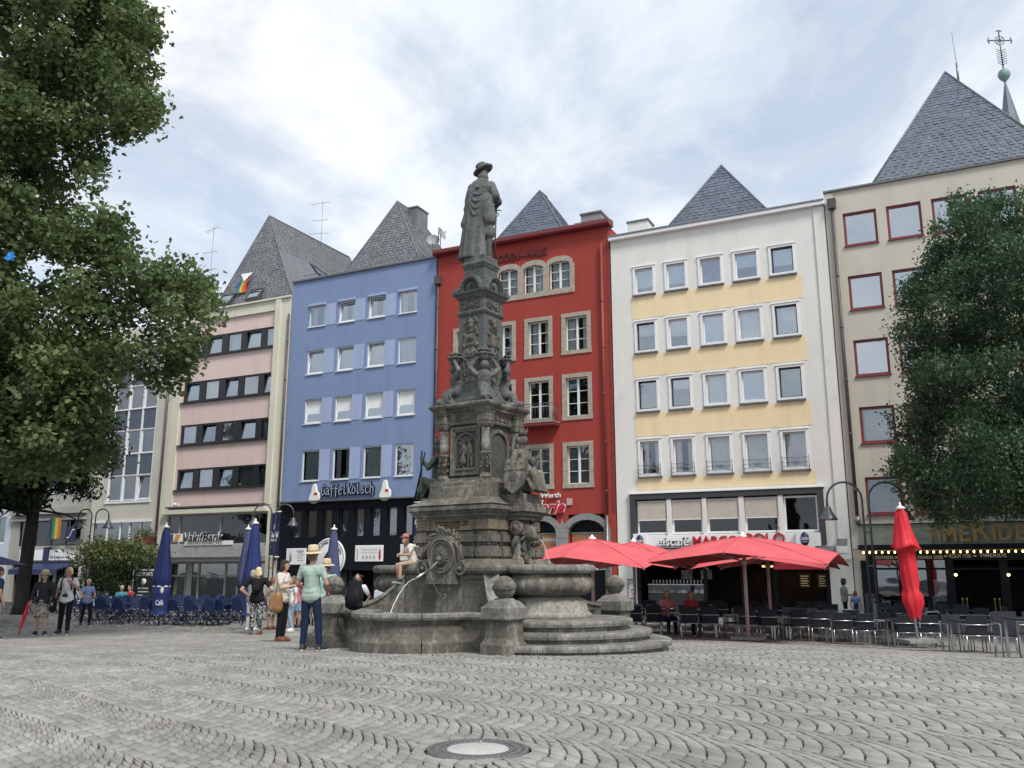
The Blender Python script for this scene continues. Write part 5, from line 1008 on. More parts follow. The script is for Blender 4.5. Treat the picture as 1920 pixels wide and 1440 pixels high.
# --- shaft
mb=MB(); sq(mb,[(.47,4.92),(.47,4.98),(.43,5.00),(.40,5.16),(.385,5.20),(.372,5.22),(.340,6.84),(.36,6.86),(.385,6.90),(.385,6.935),(.345,6.96),(.345,7.20),(.36,7.22),(.40,7.26),(.42,7.30),(.46,7.33),(.47,7.37),(.40,7.40)]); fb(mb,'shaft','fstatue')
mb=MB()
for fc in range(4):
    relief(mb,fc,.34,.350,7.0,7.18,fc+40,.014,1,.26); relief(mb,fc,.34,.350,7.0,7.18,fc+50,.012,1,.5); relief(mb,fc,.36,.385,4.98,5.18,fc+60,.016,1,.3)
    # trophies hanging down the face
    relief(mb,fc,.34,.362,5.30,6.05,fc+70,.018,4,.24); relief(mb,fc,.34,.352,6.45,6.80,fc+80,.015,2,.20)
    m4=Matrix.Rotation(fc*PI/2,4,'Z')
    mb.box(-.16,.16,-.375,-.34,6.16,6.42,m4); mb.box(-.13,.13,-.385,-.37,6.19,6.39,m4)
    for q in (-1,1):
        for z in (6.17,6.41): mb.lathe([(.001,-.015),(.045,-.015),(.045,.015),(.001,.015)],10,M4=m4@Matrix.Translation((q*.17,-.365,z))@Matrix.Rotation(PI/2,4,'X'))
        for k in range(5): mb.ball(m4@Vector((q*(.06+.03*k),-.36,6.10-.035*k)),(.026,.02,.035),7,5)
    mb.tube([m4@Vector((-.1,-.36,6.08)),m4@Vector((0,-.375,5.96)),m4@Vector((.1,-.36,6.08))],.028,6)
    mb.ball(m4@Vector((0,-.37,6.62)),(.07,.05,.08),10,7); mb.lathe([(.05,6.64),(.10,6.70),(.02,6.74)],10,M4=m4@Matrix.Translation((0,-.35,0)))
fb(mb,'shaft_relief','fstone',kind='stuff')
text('date','1884','carved_letters',FT,-.09,.09,zs(6.24),zs(6.34),-.388,.006,.01)
# segmental shell pediments
for fc in range(4):
    m4=Matrix.Rotation(fc*PI/2,4,'Z'); n=18; mb=MB()
    def arc(r0,r1,y0,y1,sx=1.0,sz=1.15):
        for k in range(n):
            t0,t1=PI-PI*k/n,PI-PI*(k+1)/n; mb.prism([(r0*math.cos(t0)*sx,7.40+r0*math.sin(t0)*sz),(r1*math.cos(t0)*sx,7.40+r1*math.sin(t0)*sz),(r1*math.cos(t1)*sx,7.40+r1*math.sin(t1)*sz),(r0*math.cos(t1)*sx,7.40+r0*math.sin(t1)*sz)],y0,y1,m4)
    arc(.25,.30,-.43,-.25); arc(.215,.25,-.40,-.25); arc(.02,.215,-.34,-.25)
    for k in range(9):
        t=PI*(k+.5)/9; a=Vector((.045*math.cos(t),-.35,7.42+.045*math.sin(t))); b=Vector((.17*math.cos(t),-.36,7.42+.19*math.sin(t))); mb.tube([m4@a,m4@b],[.010,.022],5)
    mb.box(-.47,-.33,-.47,-.33,7.372,7.46,m4,taper=.8); fb(mb,'shell_pediment','fstatue')
mb=MB(); sq(mb,[(.27,7.38),(.265,7.92),(.28,7.94),(.30,7.99),(.315,8.02),(.315,8.06),(.28,8.08),(.27,8.10),(.27,8.22)]); fb(mb,'statue_plinth','fstatue',.006)
# --- corner sea creatures carrying baskets
def creature():
    P=[]
    # coiled tail
    pts=[(.02+.13*math.cos(a)*(1-.03*a),0,.17+.14*math.sin(a)*(1-.03*a)) for a in [k*.5-1.2 for k in range(12)]]
    for k in range(11): P.append(('c',pts[k],pts[k+1],.085-.004*k,.083-.004*k))
    P+=[('c',(.10,0,.05),(.24,.04,.04),.06,.03),('e',(.28,.06,.08),(.07,.02,.05),(0,.5,.3)),('e',(.27,-.05,.10),(.06,.02,.05),(0,-.4,-.3))]
    P+=[('c',(-.04,0,.28),(-.03,0,.48),.085,.09),('c',(-.03,0,.48),(.0,0,.58),.095,.085),('e',(-.01,0,.56),(.08,.13,.06)),('c',(0,0,.62),(.01,0,.70),.04,.04),('e',(.03,0,.76),(.075,.066,.09)),('e',(.10,0,.75),(.022,.018,.022))]
    for s in (-1,1): P+=[('c',(-.01,s*.12,.57),(-.02,s*.22,.70),.042,.035),('c',(-.02,s*.22,.70),(.03,s*.13,.86),.034,.028),('e',(.04,s*.11,.89),(.03,.03,.04))]
    P=[(p[0],p[1],p[2],p[3]*1.28,p[4]*1.28) if p[0]=='c' else (p[0],p[1],tuple(v*1.16 for v in p[2]))+tuple(p[3:]) for p in P]
    me=blob(P,.014,2); return me
cr=creature(); crb=MB()
crb.lathe([(.07,.84),(.11,.90),(.13,.97),(.135,1.0),(.10,1.0)],14,(.0,0))
for k in range(16): a=k*2.4; crb.ball((.085*math.cos(a)*(k%3/2),.085*math.sin(a)*(k%3/2),1.0+.03*((k*7)%3)),.036,7,5)
for k in range(12): a=2*PI*k/12; crb.ball((.125*math.cos(a),.125*math.sin(a),.98),(.035,.035,.028),6,4)
crm=crb.mesh('fruit_basket','fstatue')
cr.name='sea_creature'; cr.materials.append(M['fstatue'])
for k in range(4):
    a=-PI/4+k*PI/2; o=bpy.data.objects.new('sea_creature',cr); link(o,FT); o.location=(.545*math.cos(a),.545*math.sin(a),zs(4.86)); o.rotation_euler=(0,0,a); o.scale=(1.25,1.4,1.10)
    q=bpy.data.objects.new('fruit_basket',crm); link(q,o)
# grotesque masks between the tails
mb=MB()
for k in range(4):
    a=-PI/4+k*PI/2; m4=Matrix.Rotation(a+PI/2,4,'Z'); mb.ball(m4@Vector((0,-.72,5.02)),(.075,.06,.10),10,7)
    for q in (-1,1): mb.tube([m4@Vector((q*.03,-.74,5.10)),m4@Vector((q*.11,-.70,5.16)),m4@Vector((q*.15,-.68,5.05)),m4@Vector((q*.10,-.70,4.96))],[.03,.03,.025,.015],6)
fb(mb,'corner_masks','fstatue')
# --- lion console and festoon on both basin sides
def console(s):
    mb=MB(); a,b=sorted((s*.9,s*1.14)); mb.box(a,b,-.20,.20,1.55,2.44); a,b=sorted((s*.9,s*1.17)); mb.box(a,b,-.24,.24,1.50,1.72); fb(mb,'console','fstone_light',.01)
    mb=MB()
    for y0,y1 in ((-.33,-.20),(.20,.33)):
        m4=Matrix.Translation((s*1.14,(y0+y1)/2,2.29))@Matrix.Rotation(PI/2,4,'X'); mb.lathe([(.001,-.065),(.13,-.065),(.15,-.05),(.15,.05),(.13,.065),(.001,.065)],18,M4=m4); mb.lathe([(.001,-.08),(.06,-.08),(.06,.08),(.001,.08)],12,M4=m4)
        sp=spiral(s*1.14,2.29,.125,1.8,1,0,20)
        for yy in (y0+.008,y1-.008): mb.tube([(x,yy,z) for x,z in sp],.016,5)
        mb.tube([(s*1.16,(y0+y1)/2,2.14),(s*1.05,(y0+y1)/2,1.98),(s*1.03,(y0+y1)/2,1.80)],[.06,.05,.03],8)
    fb(mb,'console_scroll','fstone',kind='stuff')
    P=[('e',(s*1.28,0,zs(2.18)),(.15,.15,.17)),('e',(s*1.42,0,zs(2.10)),(.08,.07,.06)),('e',(s*1.47,0,zs(2.13)),(.03,.04,.025)),('e',(s*1.40,0,zs(2.0)),(.06,.055,.03))]
    for q in (-1,1): P+=[('e',(s*1.36,q*.06,zs(2.24)),(.04,.035,.025)),('e',(s*1.25,q*.13,zs(2.32)),(.04,.03,.05))]
    for k in range(12): t=k*2*PI/12; P.append(('c',(s*1.22,.13*math.cos(t),zs(2.19)+.15*math.sin(t)),(s*1.19,.23*math.cos(t),zs(2.17)+.24*math.sin(t)),.045,.02))
    r=random.Random(5)
    for k in range(26): z=1.98-.40*k/25; w=.12*(1-.6*abs(k/25-.35)); P.append(('e',(s*(1.16+.05*r.random()),r.uniform(-w,w),zs(z)),(.05,.035,.04),(r.random(),r.random(),r.random())))
    P.append(('c',(s*1.16,0,zs(1.66)),(s*1.15,0,zs(1.55)),.04,.015)); put(blob(P,.014,2),'lion_mask','fstone',FT)
console(1); console(-1)
# --- seated women
def seated(s):
    r=random.Random(2); P=[('c',(1.04,0,3.22),(1.05,0,3.48),.17,.14),('c',(1.05,0,3.48),(1.08,0,3.72),.14,.15),('e',(1.08,0,3.80),(.12,.21,.09)),('c',(1.09,0,3.86),(1.11,0,3.98),.055,.05),('e',(1.13,0,4.08),(.095,.085,.12)),('e',(1.22,0,4.07),(.025,.02,.03)),
       ('e',(1.06,0,4.08),(.12,.11,.12)),('e',(1.0,0,3.95),(.09,.10,.12)),('e',(1.15,.07,3.70),(.07,.07,.07)),('e',(1.15,-.07,3.70),(.07,.07,.07)),('e',(1.04,0,3.12),(.26,.26,.18))]
    for q,kx in ((-1,1.48),(1,1.42)):
        P+=[('c',(1.08,q*.12,3.22),(kx,q*.16,3.36),.14,.11),('c',(kx,q*.16,3.36),(kx+.08,q*.14,3.06),.105,.085),('e',(kx+.15,q*.14,3.01),(.10,.05,.04))]
    for k in range(14): y=-.22+.44*k/13; P.append(('c',(1.34+.1*math.sin(k),y,3.30),(1.48+.06*math.cos(k*2),y*1.25,3.02),.045,.035))
    for k in range(8): y=-.30+.60*k/7; P.append(('c',(1.0,y*.8,3.28),(1.05+.12*math.cos(k*3),y*1.15,3.0),.07,.05))
    P+=[('c',(1.07,-.21,3.80),(1.05,-.33,3.56),.085,.065),('c',(1.05,-.33,3.56),(1.22,-.38,3.42),.055,.045),('e',(1.28,-.38,3.40),(.05,.035,.03))]
    P+=[('c',(1.07,.21,3.80),(1.16,.32,3.62),.085,.065),('c',(1.16,.32,3.62),(1.32,.34,3.80),.055,.04),('e',(1.35,.34,3.84),(.035,.035,.05)),('c',(1.34,.34,3.10),(1.34,.34,4.0),.03,.025)]
    me=blob([tuple([p[0]]+[(tuple([v[0]*s if s<0 else v[0],v[1]*s,zs(v[2])]) if isinstance(v,tuple) and i<(2 if p[0]=='c' else 1) else v) for i,v in enumerate(p[1:])]) for p in P],.017,4)
    o=put(me,'seated_woman','fstone' if s>0 else 'bronze',FT)
    mb=MB(); m4=Matrix.Translation((s*1.11,0,4.17)); mb.lathe([(.10,0),(.11,.05),(.115,.09),(.09,.09),(.09,0)],14,M4=m4)
    for k in range(7): a=2*PI*k/7; mb.box(-.02,.02,-.12,-.09,.07,.16,m4@Matrix.Rotation(a,4,'Z'),taper=.4)
    fb(mb,'crown','fstone',parent=o)
    # leaning shield
    mb=MB(); out=[(-.26,.34),(.26,.34),(.29,.0),(.20,-.25),(0,-.40),(-.20,-.25),(-.29,.0)]; m4=Matrix.Translation((s*1.22,-s*.44,3.32))@Matrix.Rotation(R(-12*s),4,'X'); mb.prism(out,-.03,.03,m4)
    mb.prism([(-.27,.12),(.27,.12),(.27,.09),(-.27,.09)],-.045,-.025,m4)
    for k in range(3): mb.ball(m4@Vector((-.15+.15*k,-.03,.24)),(.04,.02,.03),8,5)
    mb.ball(m4@Vector((0,-.02,-.08)),(.14,.03,.17),12,7); fb(mb,'shield','fstone',.008,parent=o)
seated(1); seated(-1)
MB().tube([(-1.55,-.3,3.0),(-1.15,-.45,4.0)],.02,6).build('spear','black',FT)
# --- spouting mask on the front and the back of the block
for s in (1,-1):
    rt=0 if s>0 else PI; m4=Matrix.Rotation(rt,4,'Z'); mb=MB(); n=28
    outl=[(.34*math.cos(t),1.76+.37*math.sin(t)) for t in [PI*k/n for k in range(n+1)]]+[(-.36,1.5),(-.40,1.2),(.40,1.2),(.36,1.5)]
    mb.prism(outl,-1.27,-.95,m4); rr=Matrix.Translation((0,-1.27,1.74))@Matrix.Rotation(PI/2,4,'X')
    for ra,w_,d in ((.32,.025,.03),(.265,.022,.02)): mb.lathe([(ra-w_,0),(ra-w_,d),(ra+w_,d),(ra+w_,0)],32,M4=m4@rr,cap=False)
    for k in range(34): a=2*PI*k/34; mb.ball(m4@Vector((.235*math.cos(a),-1.275,1.74+.235*math.sin(a))),.014,6,4)
    fb(mb,'cartouche','fstone')
    P=[('e',(0,-1.30,1.74),(.15,.06,.16)),('e',(0,-1.37,1.68),(.075,.06,.06)),('e',(0,-1.36,1.60),(.06,.05,.035))]
    for q in (-1,1): P+=[('e',(q*.065,-1.34,1.79),(.035,.03,.02))]
    for k in range(14): t=k*2*PI/14; P.append(('c',(.12*math.cos(t),-1.29,1.74+.13*math.sin(t)),(.20*math.cos(t+.35),-1.27,1.74+.20*math.sin(t+.35)),.035,.016))
    o=put(blob([(p[0],)+tuple(p[1:]) for p in P],.012,1),'spout_mask','fstone_dark',FT,rot=(0,0,rt))
    mb=MB()
    for q in (-1,1):
        cx,cz=q*.47,1.50; pts=spiral(cx,cz,.15,1.7,-q,PI/2 if q>0 else PI/2,22); mb.tube([m4@Vector((x,-1.27,z)) for x,z in pts],[.04-.0012*k for k in range(23)],7); mb.tube([m4@Vector((q*.30,-1.25,2.02)),m4@Vector((q*.44,-1.25,1.86)),m4@Vector((q*.52,-1.26,1.66))],[.02,.04,.045],7); mb.ball(m4@Vector((cx,-1.29,cz)),.05,8,6)
    r=random.Random(9)
    for k in range(30):
        t=R(20+130*k/29)+r.uniform(-.05,.05); rad=.37+r.uniform(0,.07); a=Vector((rad*math.cos(t),-1.2,1.80+rad*math.sin(t))); d=Vector((math.cos(t+r.uniform(.3,1.2)),-.1,math.sin(t+r.uniform(.3,1.2))))*.13
        mb.tube([m4@a,m4@(a+d*.5),m4@(a+d)],[.008,.026,.004],5)
    fb(mb,'laurel_scrolls','fstone')
    mb=MB(); mb.tube([m4@Vector(p) for p in ((0,-1.36,1.64),(0,-1.42,1.60),(0,-1.62,1.48))],[.04,.03,.026],8); fb(mb,'spout_socket','iron')
    mb=MB(); mb.tube([m4@Vector(p) for p in ((0,-1.60,1.49),(0,-2.02,1.32))],.026,10); fb(mb,'spout_pipe','steel')
    mb=MB(); mb.tube([m4@Vector(p) for p in ((0,-1.62,1.45),(.02,-1.55,1.25),(.06,-1.45,1.05),(.1,-1.35,.92),(.14,-1.28,.95),(.13,-1.3,1.02))],.012,6); fb(mb,'pipe_stay','iron')
    r=random.Random(4); P=[]; pts=[]; x0,x1=2.03,2.78
    for k in range(17): t=k/16; pts.append(m4@Vector((.006*math.sin(k*2.3),-(x0+(x1-x0)*t),1.31-.03*t-.66*t*t)))
    mb=MB(); mb.tube(pts,[.007+.0014*math.sin(k*1.3)+.0003*k for k in range(17)],7)
    for k in range(10): p=m4@Vector((r.uniform(-.08,.08),-x1+r.uniform(-.08,.08),.66+r.uniform(0,.05))); mb.ball(p,r.uniform(.008,.02),6,4)
    mb.build('water_jet','water_jet',FT)
    # jet from the lion into the round basin
    mb=MB(); pts=[(s*(1.50+.27*k/10),s*.0,2.08-.55*(k/10)**2) for k in range(11)]; mb.tube(pts,[.007-.002*math.sin(k*2) for k in range(11)],6); mb.build('water_jet','water_jet',FT)
# --- pools front and back
def sweep(mb,path,prof,closed=False):
    n=len(path); v=[]; P=[Vector((p[0],p[1],0)) for p in path]
    for i,p in enumerate(P):
        a=(p-P[i-1]).normalized() if i>0 else None; b=(P[i+1]-p).normalized() if i<n-1 else None; a=a or b; b=b or a
        na=Vector((a.y,-a.x,0)); nb=Vector((b.y,-b.x,0)); m_=(na+nb).normalized(); k=1/max(.4,m_.dot(na)); 
        for o,z in prof: v.append(tuple(p+m_*o*k+Vector((0,0,z))))
    k=len(prof); f=[(i*k+j,(i+1)*k+j,(i+1)*k+(j+1)%k,i*k+(j+1)%k) for i in range(n-1) for j in range(k)]; f+=[tuple(range(k)),tuple((n-1)*k+j for j in reversed(range(k)))]
    mb.add(v,f)
def pool(s):
    rt=0 if s>0 else PI; y=-2.0; r=1.12; arcp=[(r*math.cos(PI+PI*k/20),y+r*math.sin(PI+PI*k/20)) for k in range(21)]
    segs=[[(-1.85,y),(-1.35,y),(-1.12-.02,y)]]; arc=arcp; q=[]
    parts=[[(-1.85,y),(-1.02,y)]]+[arc[i:i+6] for i in (0,5,10,15)]+[[(1.02,y),(1.85,y)]]
    wallp=[(.10,-.4),(.10,.20),(.07,.24),(.03,.28),(.0,.36),(-.02,.50),(.02,.56),(.02,.575),(-.16,.575),(-.16,-.4)]
    rimp=[(.04,.578),(.08,.60),(.10,.64),(.095,.69),(.06,.715),(-.16,.715),(-.20,.69),(-.20,.578)]
    for p in parts:
        mb=MB(); pp=[Vector((a,b,0)) for a,b in p]; d=.0015; dd=(pp[1]-pp[0]).normalized()*d; e=(pp[-1]-pp[-2]).normalized()*d; pts=[tuple(pp[0]+dd)[:2]]+[tuple(x)[:2] for x in pp[1:-1]]+[tuple(pp[-1]-e)[:2]]
        sweep(mb,pts,wallp); o=mb.build('pool_wall_stone','fstone',FT); o.rotation_euler=(0,0,rt)
        mb=MB(); sweep(mb,pts,rimp); o=mb.build('pool_rim_stone','fstep',FT); o.rotation_euler=(0,0,rt)
    mb=MB(); poly=[(-1.85,-1.1),(1.85,-1.1),(1.85,y+.1),(1.0,y+.1)]+[(1.0*math.cos(-PI*k/16),y+1.0*math.sin(-PI*k/16)) for k in range(1,16)]+[(-1.0,y+.1),(-1.85,y+.1)]; v=[(a,b,.645) for a,b in poly]; mb.add(v,[tuple(range(len(v)))]); o=mb.build('pool_water','water',FT); o.rotation_euler=(0,0,rt)
pool(1); pool(-1)
# --- corner posts with banded stone balls, and the curved wing walls between block and post
for sx in (1,-1):
    for sy in (1,-1):
        c=(sx*2.10,sy*2.10); mb=MB(); sq(mb,[(.31,-.4),(.31,.20),(.28,.25),(.25,.32),(.235,.55),(.24,.60)],c); p=fb(mb,'post_shaft','fstone',.008)
        mb=MB(); sq(mb,[(.25,.602),(.28,.62),(.30,.635),(.30,.83),(.27,.845),(.20,.93),(.13,.965),(.12,.985)],c); fb(mb,'post_cap','fstep',.008)
        mb=MB(); mb.ball((c[0],c[1],1.165),.205,24,16); b=fb(mb,'post_ball','fstone')
        mb=MB(); mb.lathe([(.203,-.03),(.213,-.025),(.213,.025),(.203,.03)],28,cap=False,M4=Matrix.Translation((c[0],c[1],1.165))@Matrix.Rotation(.15*sx,4,'X'))
        for k in range(4):
            a=PI/4+k*PI/2; m4=Matrix.Translation((c[0],c[1],1.165))@Matrix.Rotation(a,4,'Z')@Matrix.Rotation(PI/2,4,'Y'); mb.lathe([(.001,.211),(.05,.211),(.05,.203)],6,M4=m4,smooth=False,cap=False)
        mb.build('ball_band','fstone_dark',b)
        a=math.atan2(sy,sx); L0,L1=1.55,2.62; mb=MB(); n=12; top=[(L0+(L1-L0)*k/n,.74+.62*(1-k/n)**2.2) for k in range(n+1)]
        mb.prism([(L0,-.3)]+top+[(L1,-.3)],-.11,.11,Matrix.Rotation(a,4,'Z')); fb(mb,'wing_wall','fstone')
        mb=MB(); m4=Matrix.Rotation(a,4,'Z')
        for k in range(n): (x0,z0),(x1,z1)=top[k],top[k+1]; v=[m4@Vector(q) for q in ((x0,-.15,z0),(x0,.15,z0),(x1,.15,z1),(x1,-.15,z1),(x0,-.15,z0+.06),(x0,.15,z0+.06),(x1,.15,z1+.06),(x1,-.15,z1+.06))]; mb.add(v,[(4,5,6,7),(0,4,7,3),(1,2,6,5)]+([(0,1,5,4)] if k==0 else [])+([(2,3,7,6)] if k==n-1 else []))
        fb(mb,'wing_coping','fstep')
# --- round basins with gadroons on circular steps, both sides
for s in (1,-1):
    cx=s*1.74; rot=0 if s>0 else PI
    for r_,z0,z1,rin in ((2.36,-.35,.19,1.9),(1.99,.15,.37,1.5),(1.62,.33,.56,.6)):
        nseg=int(r_*3.2); span=R(178)
        for k in range(nseg):
            a0=-span/2+span*k/nseg+.004/r_; a1=-span/2+span*(k+1)/nseg-.004/r_; mb=MB(); pr=[(rin,z0),(r_-.08,z0),(r_-.08,z1-.11),(r_,z1-.10),(r_+.01,z1-.05),(r_,z1-.012),(r_-.02,z1),(rin,z1+.006)]
            m_=6; v=[]; q=len(pr)
            for i in range(m_+1): t=a0+(a1-a0)*i/m_; v+=[(s*(1.74+rr*math.cos(t)) ,rr*math.sin(t),z) for rr,z in pr]
            f=[(i*q+j,(i+1)*q+j,(i+1)*q+(j+1)%q,i*q+(j+1)%q) for i in range(m_) for j in range(q)]+[tuple(range(q)),tuple(m_*q+j for j in reversed(range(q)))]
            mb.add(v,f); mb.build('step_stone','fstep',FT)
    c=(cx,0); mb=MB(); mb.lathe([(.84,.55),(.84,.63),(.80,.66),(.76,.69),(.74,.80),(.70,.88),(.64,.93),(.60,.97)],48,c); fb(mb,'basin_foot','fstone_light')
    mb=MB(); mb.lathe([(.60,.97),(.70,1.00),(.82,1.05),(.875,1.13),(.88,1.22),(.83,1.32),(.78,1.37),(.78,1.39)],168,c,rf=lambda a,z:1+.030*abs(math.sin(a*14))*max(0,math.sin((z-.97)/.42*PI))-.012); fb(mb,'gadrooned_bowl','fstone')
    mb=MB(); mb.lathe([(.72,1.392),(.84,1.40),(.90,1.43),(.925,1.48),(.92,1.53),(.88,1.565),(.80,1.575),(.74,1.56),(.70,1.50),(.70,1.42)],56,c); fb(mb,'basin_rim','fstep')
    mb=MB(); mb.lathe([(.001,1.49),(.72,1.49)],32,c,cap=False); fb(mb,'basin_water','water')
# --- the figure on top
def top_figure():
    t=bpy.data.objects.new('standing_figure',None); link(t,FT); t.location=(0,0,zs(8.22)-.01); t.rotation_euler=(0,0,-FA-R(4)); t.empty_display_size=.1
    r=random.Random(6); mb=MB(); rings=[(0,.33,.24,-.20),(.3,.30,.23,-.19),(.6,.275,.22,-.18),(1.0,.25,.20,-.155),(1.35,.27,.20,-.12),(1.6,.275,.19,-.085),(1.78,.255,.17,-.05),(1.90,.19,.14,-.01),(1.96,.10,.10,.01)]
    N_=64; v=[]
    for z,rx,ry,cx in rings:
        am=.07*(1-z/2.6)
        for k in range(N_): a=2*PI*k/N_; f=1+am*math.sin(a*11+z*.8)+am*.8*math.sin(a*17+1.3); v.append((cx+rx*f*math.cos(a),.02+ry*f*math.sin(a),z))
    f=[(j*N_+i,j*N_+(i+1)%N_,(j+1)*N_+(i+1)%N_,(j+1)*N_+i) for j in range(len(rings)-1) for i in range(N_)]+[tuple(reversed(range(N_))),tuple(len(v)-N_+i for i in range(N_))]
    mb.add(v,f)
    for k in range(5):   # swags across the back
        z=1.80-.11*k; pts=[(-.30+(.40-.03*k)*q/8,-.16-.05*math.sin(PI*q/8),z-(.16+.06*k)*math.sin(PI*q/8*.85)+.05*q/8) for q in range(9)]
        mb.tube(pts,[.005+.009*math.sin(PI*q/8) for q in range(9)],6)
    P=[('m',mb),('e',(0,.0,1.74),(.27,.15,.16)),('e',(.06,0,1.35),(.22,.16,.30)),('c',(.12,.02,1.25),(.16,.02,.98),.19,.20),('c',(0,0,1.9),(.03,.02,2.04),.07,.065),('e',(.04,.03,2.10),(.10,.12,.13)),
       ('e',(.03,-.02,2.0),(.13,.10,.12)),('e',(.10,0,1.99),(.06,.09,.11)),('c',(.22,0,1.80),(.33,-.02,1.52),.105,.10),('c',(.33,-.02,1.52),(.36,.12,1.40),.095,.075),('c',(.36,.12,1.40),(.30,.26,1.36),.07,.05),('e',(.41,.08,1.42),(.06,.08,.09)),('e',(.30,.28,1.36),(.05,.06,.05)),
       ('c',(-.24,.05,1.78),(-.33,.08,1.45),.09,.08),('c',(-.33,.08,1.45),(-.30,.25,1.25),.07,.05),('e',(-.36,.0,1.22),(.06,.07,.09)),('c',(-.33,.02,1.15),(-.36,.03,.86),.07,.13),('e',(-.32,0,.80),(.14,.10,.07)),('e',(-.25,.0,.82),(.12,.12,.06)),
       ('c',(.17,.02,1.0),(.18,.04,.62),.12,.085),('c',(.18,.04,.74),(.185,.04,.62),.125,.13),('c',(.18,.05,.58),(.18,.05,.12),.075,.055),('e',(.19,.12,.06),(.06,.13,.05)),('c',(.0,.08,.9),(-.02,.10,.1),.1,.07),('e',(-.02,.2,.06),(.06,.13,.05)),('e',(-.05,.05,.01),(.30,.27,.05))]
    put(blob(P,.019,3),'cloaked_body','fstatue',t)
    m4=Matrix.Translation((.03,.02,2.19))@Matrix.Rotation(R(-26),4,'Y')@Matrix.Rotation(R(-8),4,'X'); mb=MB()
    mb.lathe([(.001,.19),(.075,.195),(.125,.16),(.14,.07),(.14,.01),(.175,-.015),(.205,-.02),(.22,.01),(.21,.02),(.175,.005),(.12,.0),(.001,-.02)],28,M4=m4,rf=lambda a,z:1+.14*math.cos(2*a)*(z<.05)); 
    for k in range(9): a=R(-20+k*16); mb.ball(m4@Vector((.15*math.cos(a),.15*math.sin(a),.07)),(.05,.05,.035),8,5)
    mb.build('plumed_hat','fstatue',t)
    mb=MB(); mb.tube([(.31,.27,1.40),(.29,.22,.02)],[.022,.02],8); mb.tube([(.22,.26,1.26),(.40,.26,1.30),(.43,.26,1.27)],.014,6); mb.tube([(.31,.27,1.26),(.38,.27,1.20),(.33,.27,1.14)],.012,6); mb.ball((.31,.28,1.42),.035,8,6); mb.build('sword','bronze',t)
top_figure()
# ================================================================ TREES AND PLANTS
def leafmat(name,a,b,tr=.30,sc=.7): return mat(name,a,.55,b,sc,isl=.38,trans=tr,spec=.4)
M['plane_leaf']=leafmat('plane_leaf',(.080,.125,.05),(.19,.25,.10),.46); M['dark_leaf']=leafmat('dark_leaf',(.014,.034,.016),(.032,.06,.024),.2); M['right_leaf']=leafmat('right_leaf',(.038,.085,.045),(.09,.155,.075),.36)
M['sumac_leaf']=leafmat('sumac_leaf',(.07,.115,.035),(.17,.18,.06),.3,2); M['bush_leaf']=leafmat('bush_leaf',(.02,.045,.015),(.04,.08,.025)); M['bark']=mat('bark',(.05,.042,.034),.9,(.09,.08,.065),6,bump=.6,bscale=18,stretch=(1,1,.3)); M['dark_bark']=mat('dark_bark',(.018,.016,.014),.9,(.035,.03,.026),6,bump=.6,bscale=18,stretch=(1,1,.3))
LOBED=(np.array([[0,-.5,0],[.28,-.30,.02],[.50,-.02,.07],[.24,.08,.03],[.30,.36,.08],[.0,.55,.02],[-.30,.36,.08],[-.24,.08,.03],[-.50,-.02,.07],[-.28,-.30,.02]]),np.array([[0,1,3],[1,2,3],[3,4,5],[0,3,5],[0,5,7],[5,6,7],[7,8,9],[0,7,9]]))
OVAL=(np.array([[0,-.5,0],[.26,-.05,.07],[0,.5,0],[-.26,-.05,.07]]),np.array([[0,1,2],[0,2,3]]))
def leaves(name,m,P,size,shape,parent,droop=.5,seed=0):
    g=np.random.default_rng(seed); n=len(P); V0,F0=shape; k=len(V0)
    yaw=g.uniform(0,2*PI,n); pit=g.normal(-droop,.55,n); rol=g.normal(0,.6,n); s=size*g.uniform(.65,1.25,n)
    x,y,z=[V0[None,:,i]*s[:,None] for i in range(3)]
    cr,sr=np.cos(rol)[:,None],np.sin(rol)[:,None]; x,z=x*cr+z*sr,-x*sr+z*cr
    cp,sp=np.cos(pit)[:,None],np.sin(pit)[:,None]; y,z=y*cp-z*sp,y*sp+z*cp
    cy,sy=np.cos(yaw)[:,None],np.sin(yaw)[:,None]; x,y=x*cy-y*sy,x*sy+y*cy
    V=np.stack([x,y,z],2)+P[:,None,:]; Fc=(F0[None]+k*np.arange(n)[:,None,None]).reshape(-1,3)
    me=np_mesh(name,V.reshape(-1,3),Fc,m); o=link(bpy.data.objects.new(name,me),parent); o['kind']='stuff'; return o
def inpoly(x,y,poly):
    c=False; j=len(poly)-1
    for i in range(len(poly)):
        if (poly[i][1]>y)!=(poly[j][1]>y) and x<(poly[j][0]-poly[i][0])*(y-poly[i][1])/(poly[j][1]-poly[i][1])+poly[i][0]: c=not c
        j=i
    return c
def edge_dist(x,y,poly):
    d=1e9
    for i in range(len(poly)):
        ax_,ay_=poly[i-1];bx_,by_=poly[i]; dx,dy=bx_-ax_,by_-ay_; t=max(0,min(1,((x-ax_)*dx+(y-ay_)*dy)/(dx*dx+dy*dy+1e-9))); d=min(d,math.hypot(x-ax_-t*dx,y-ay_-t*dy))
    return d
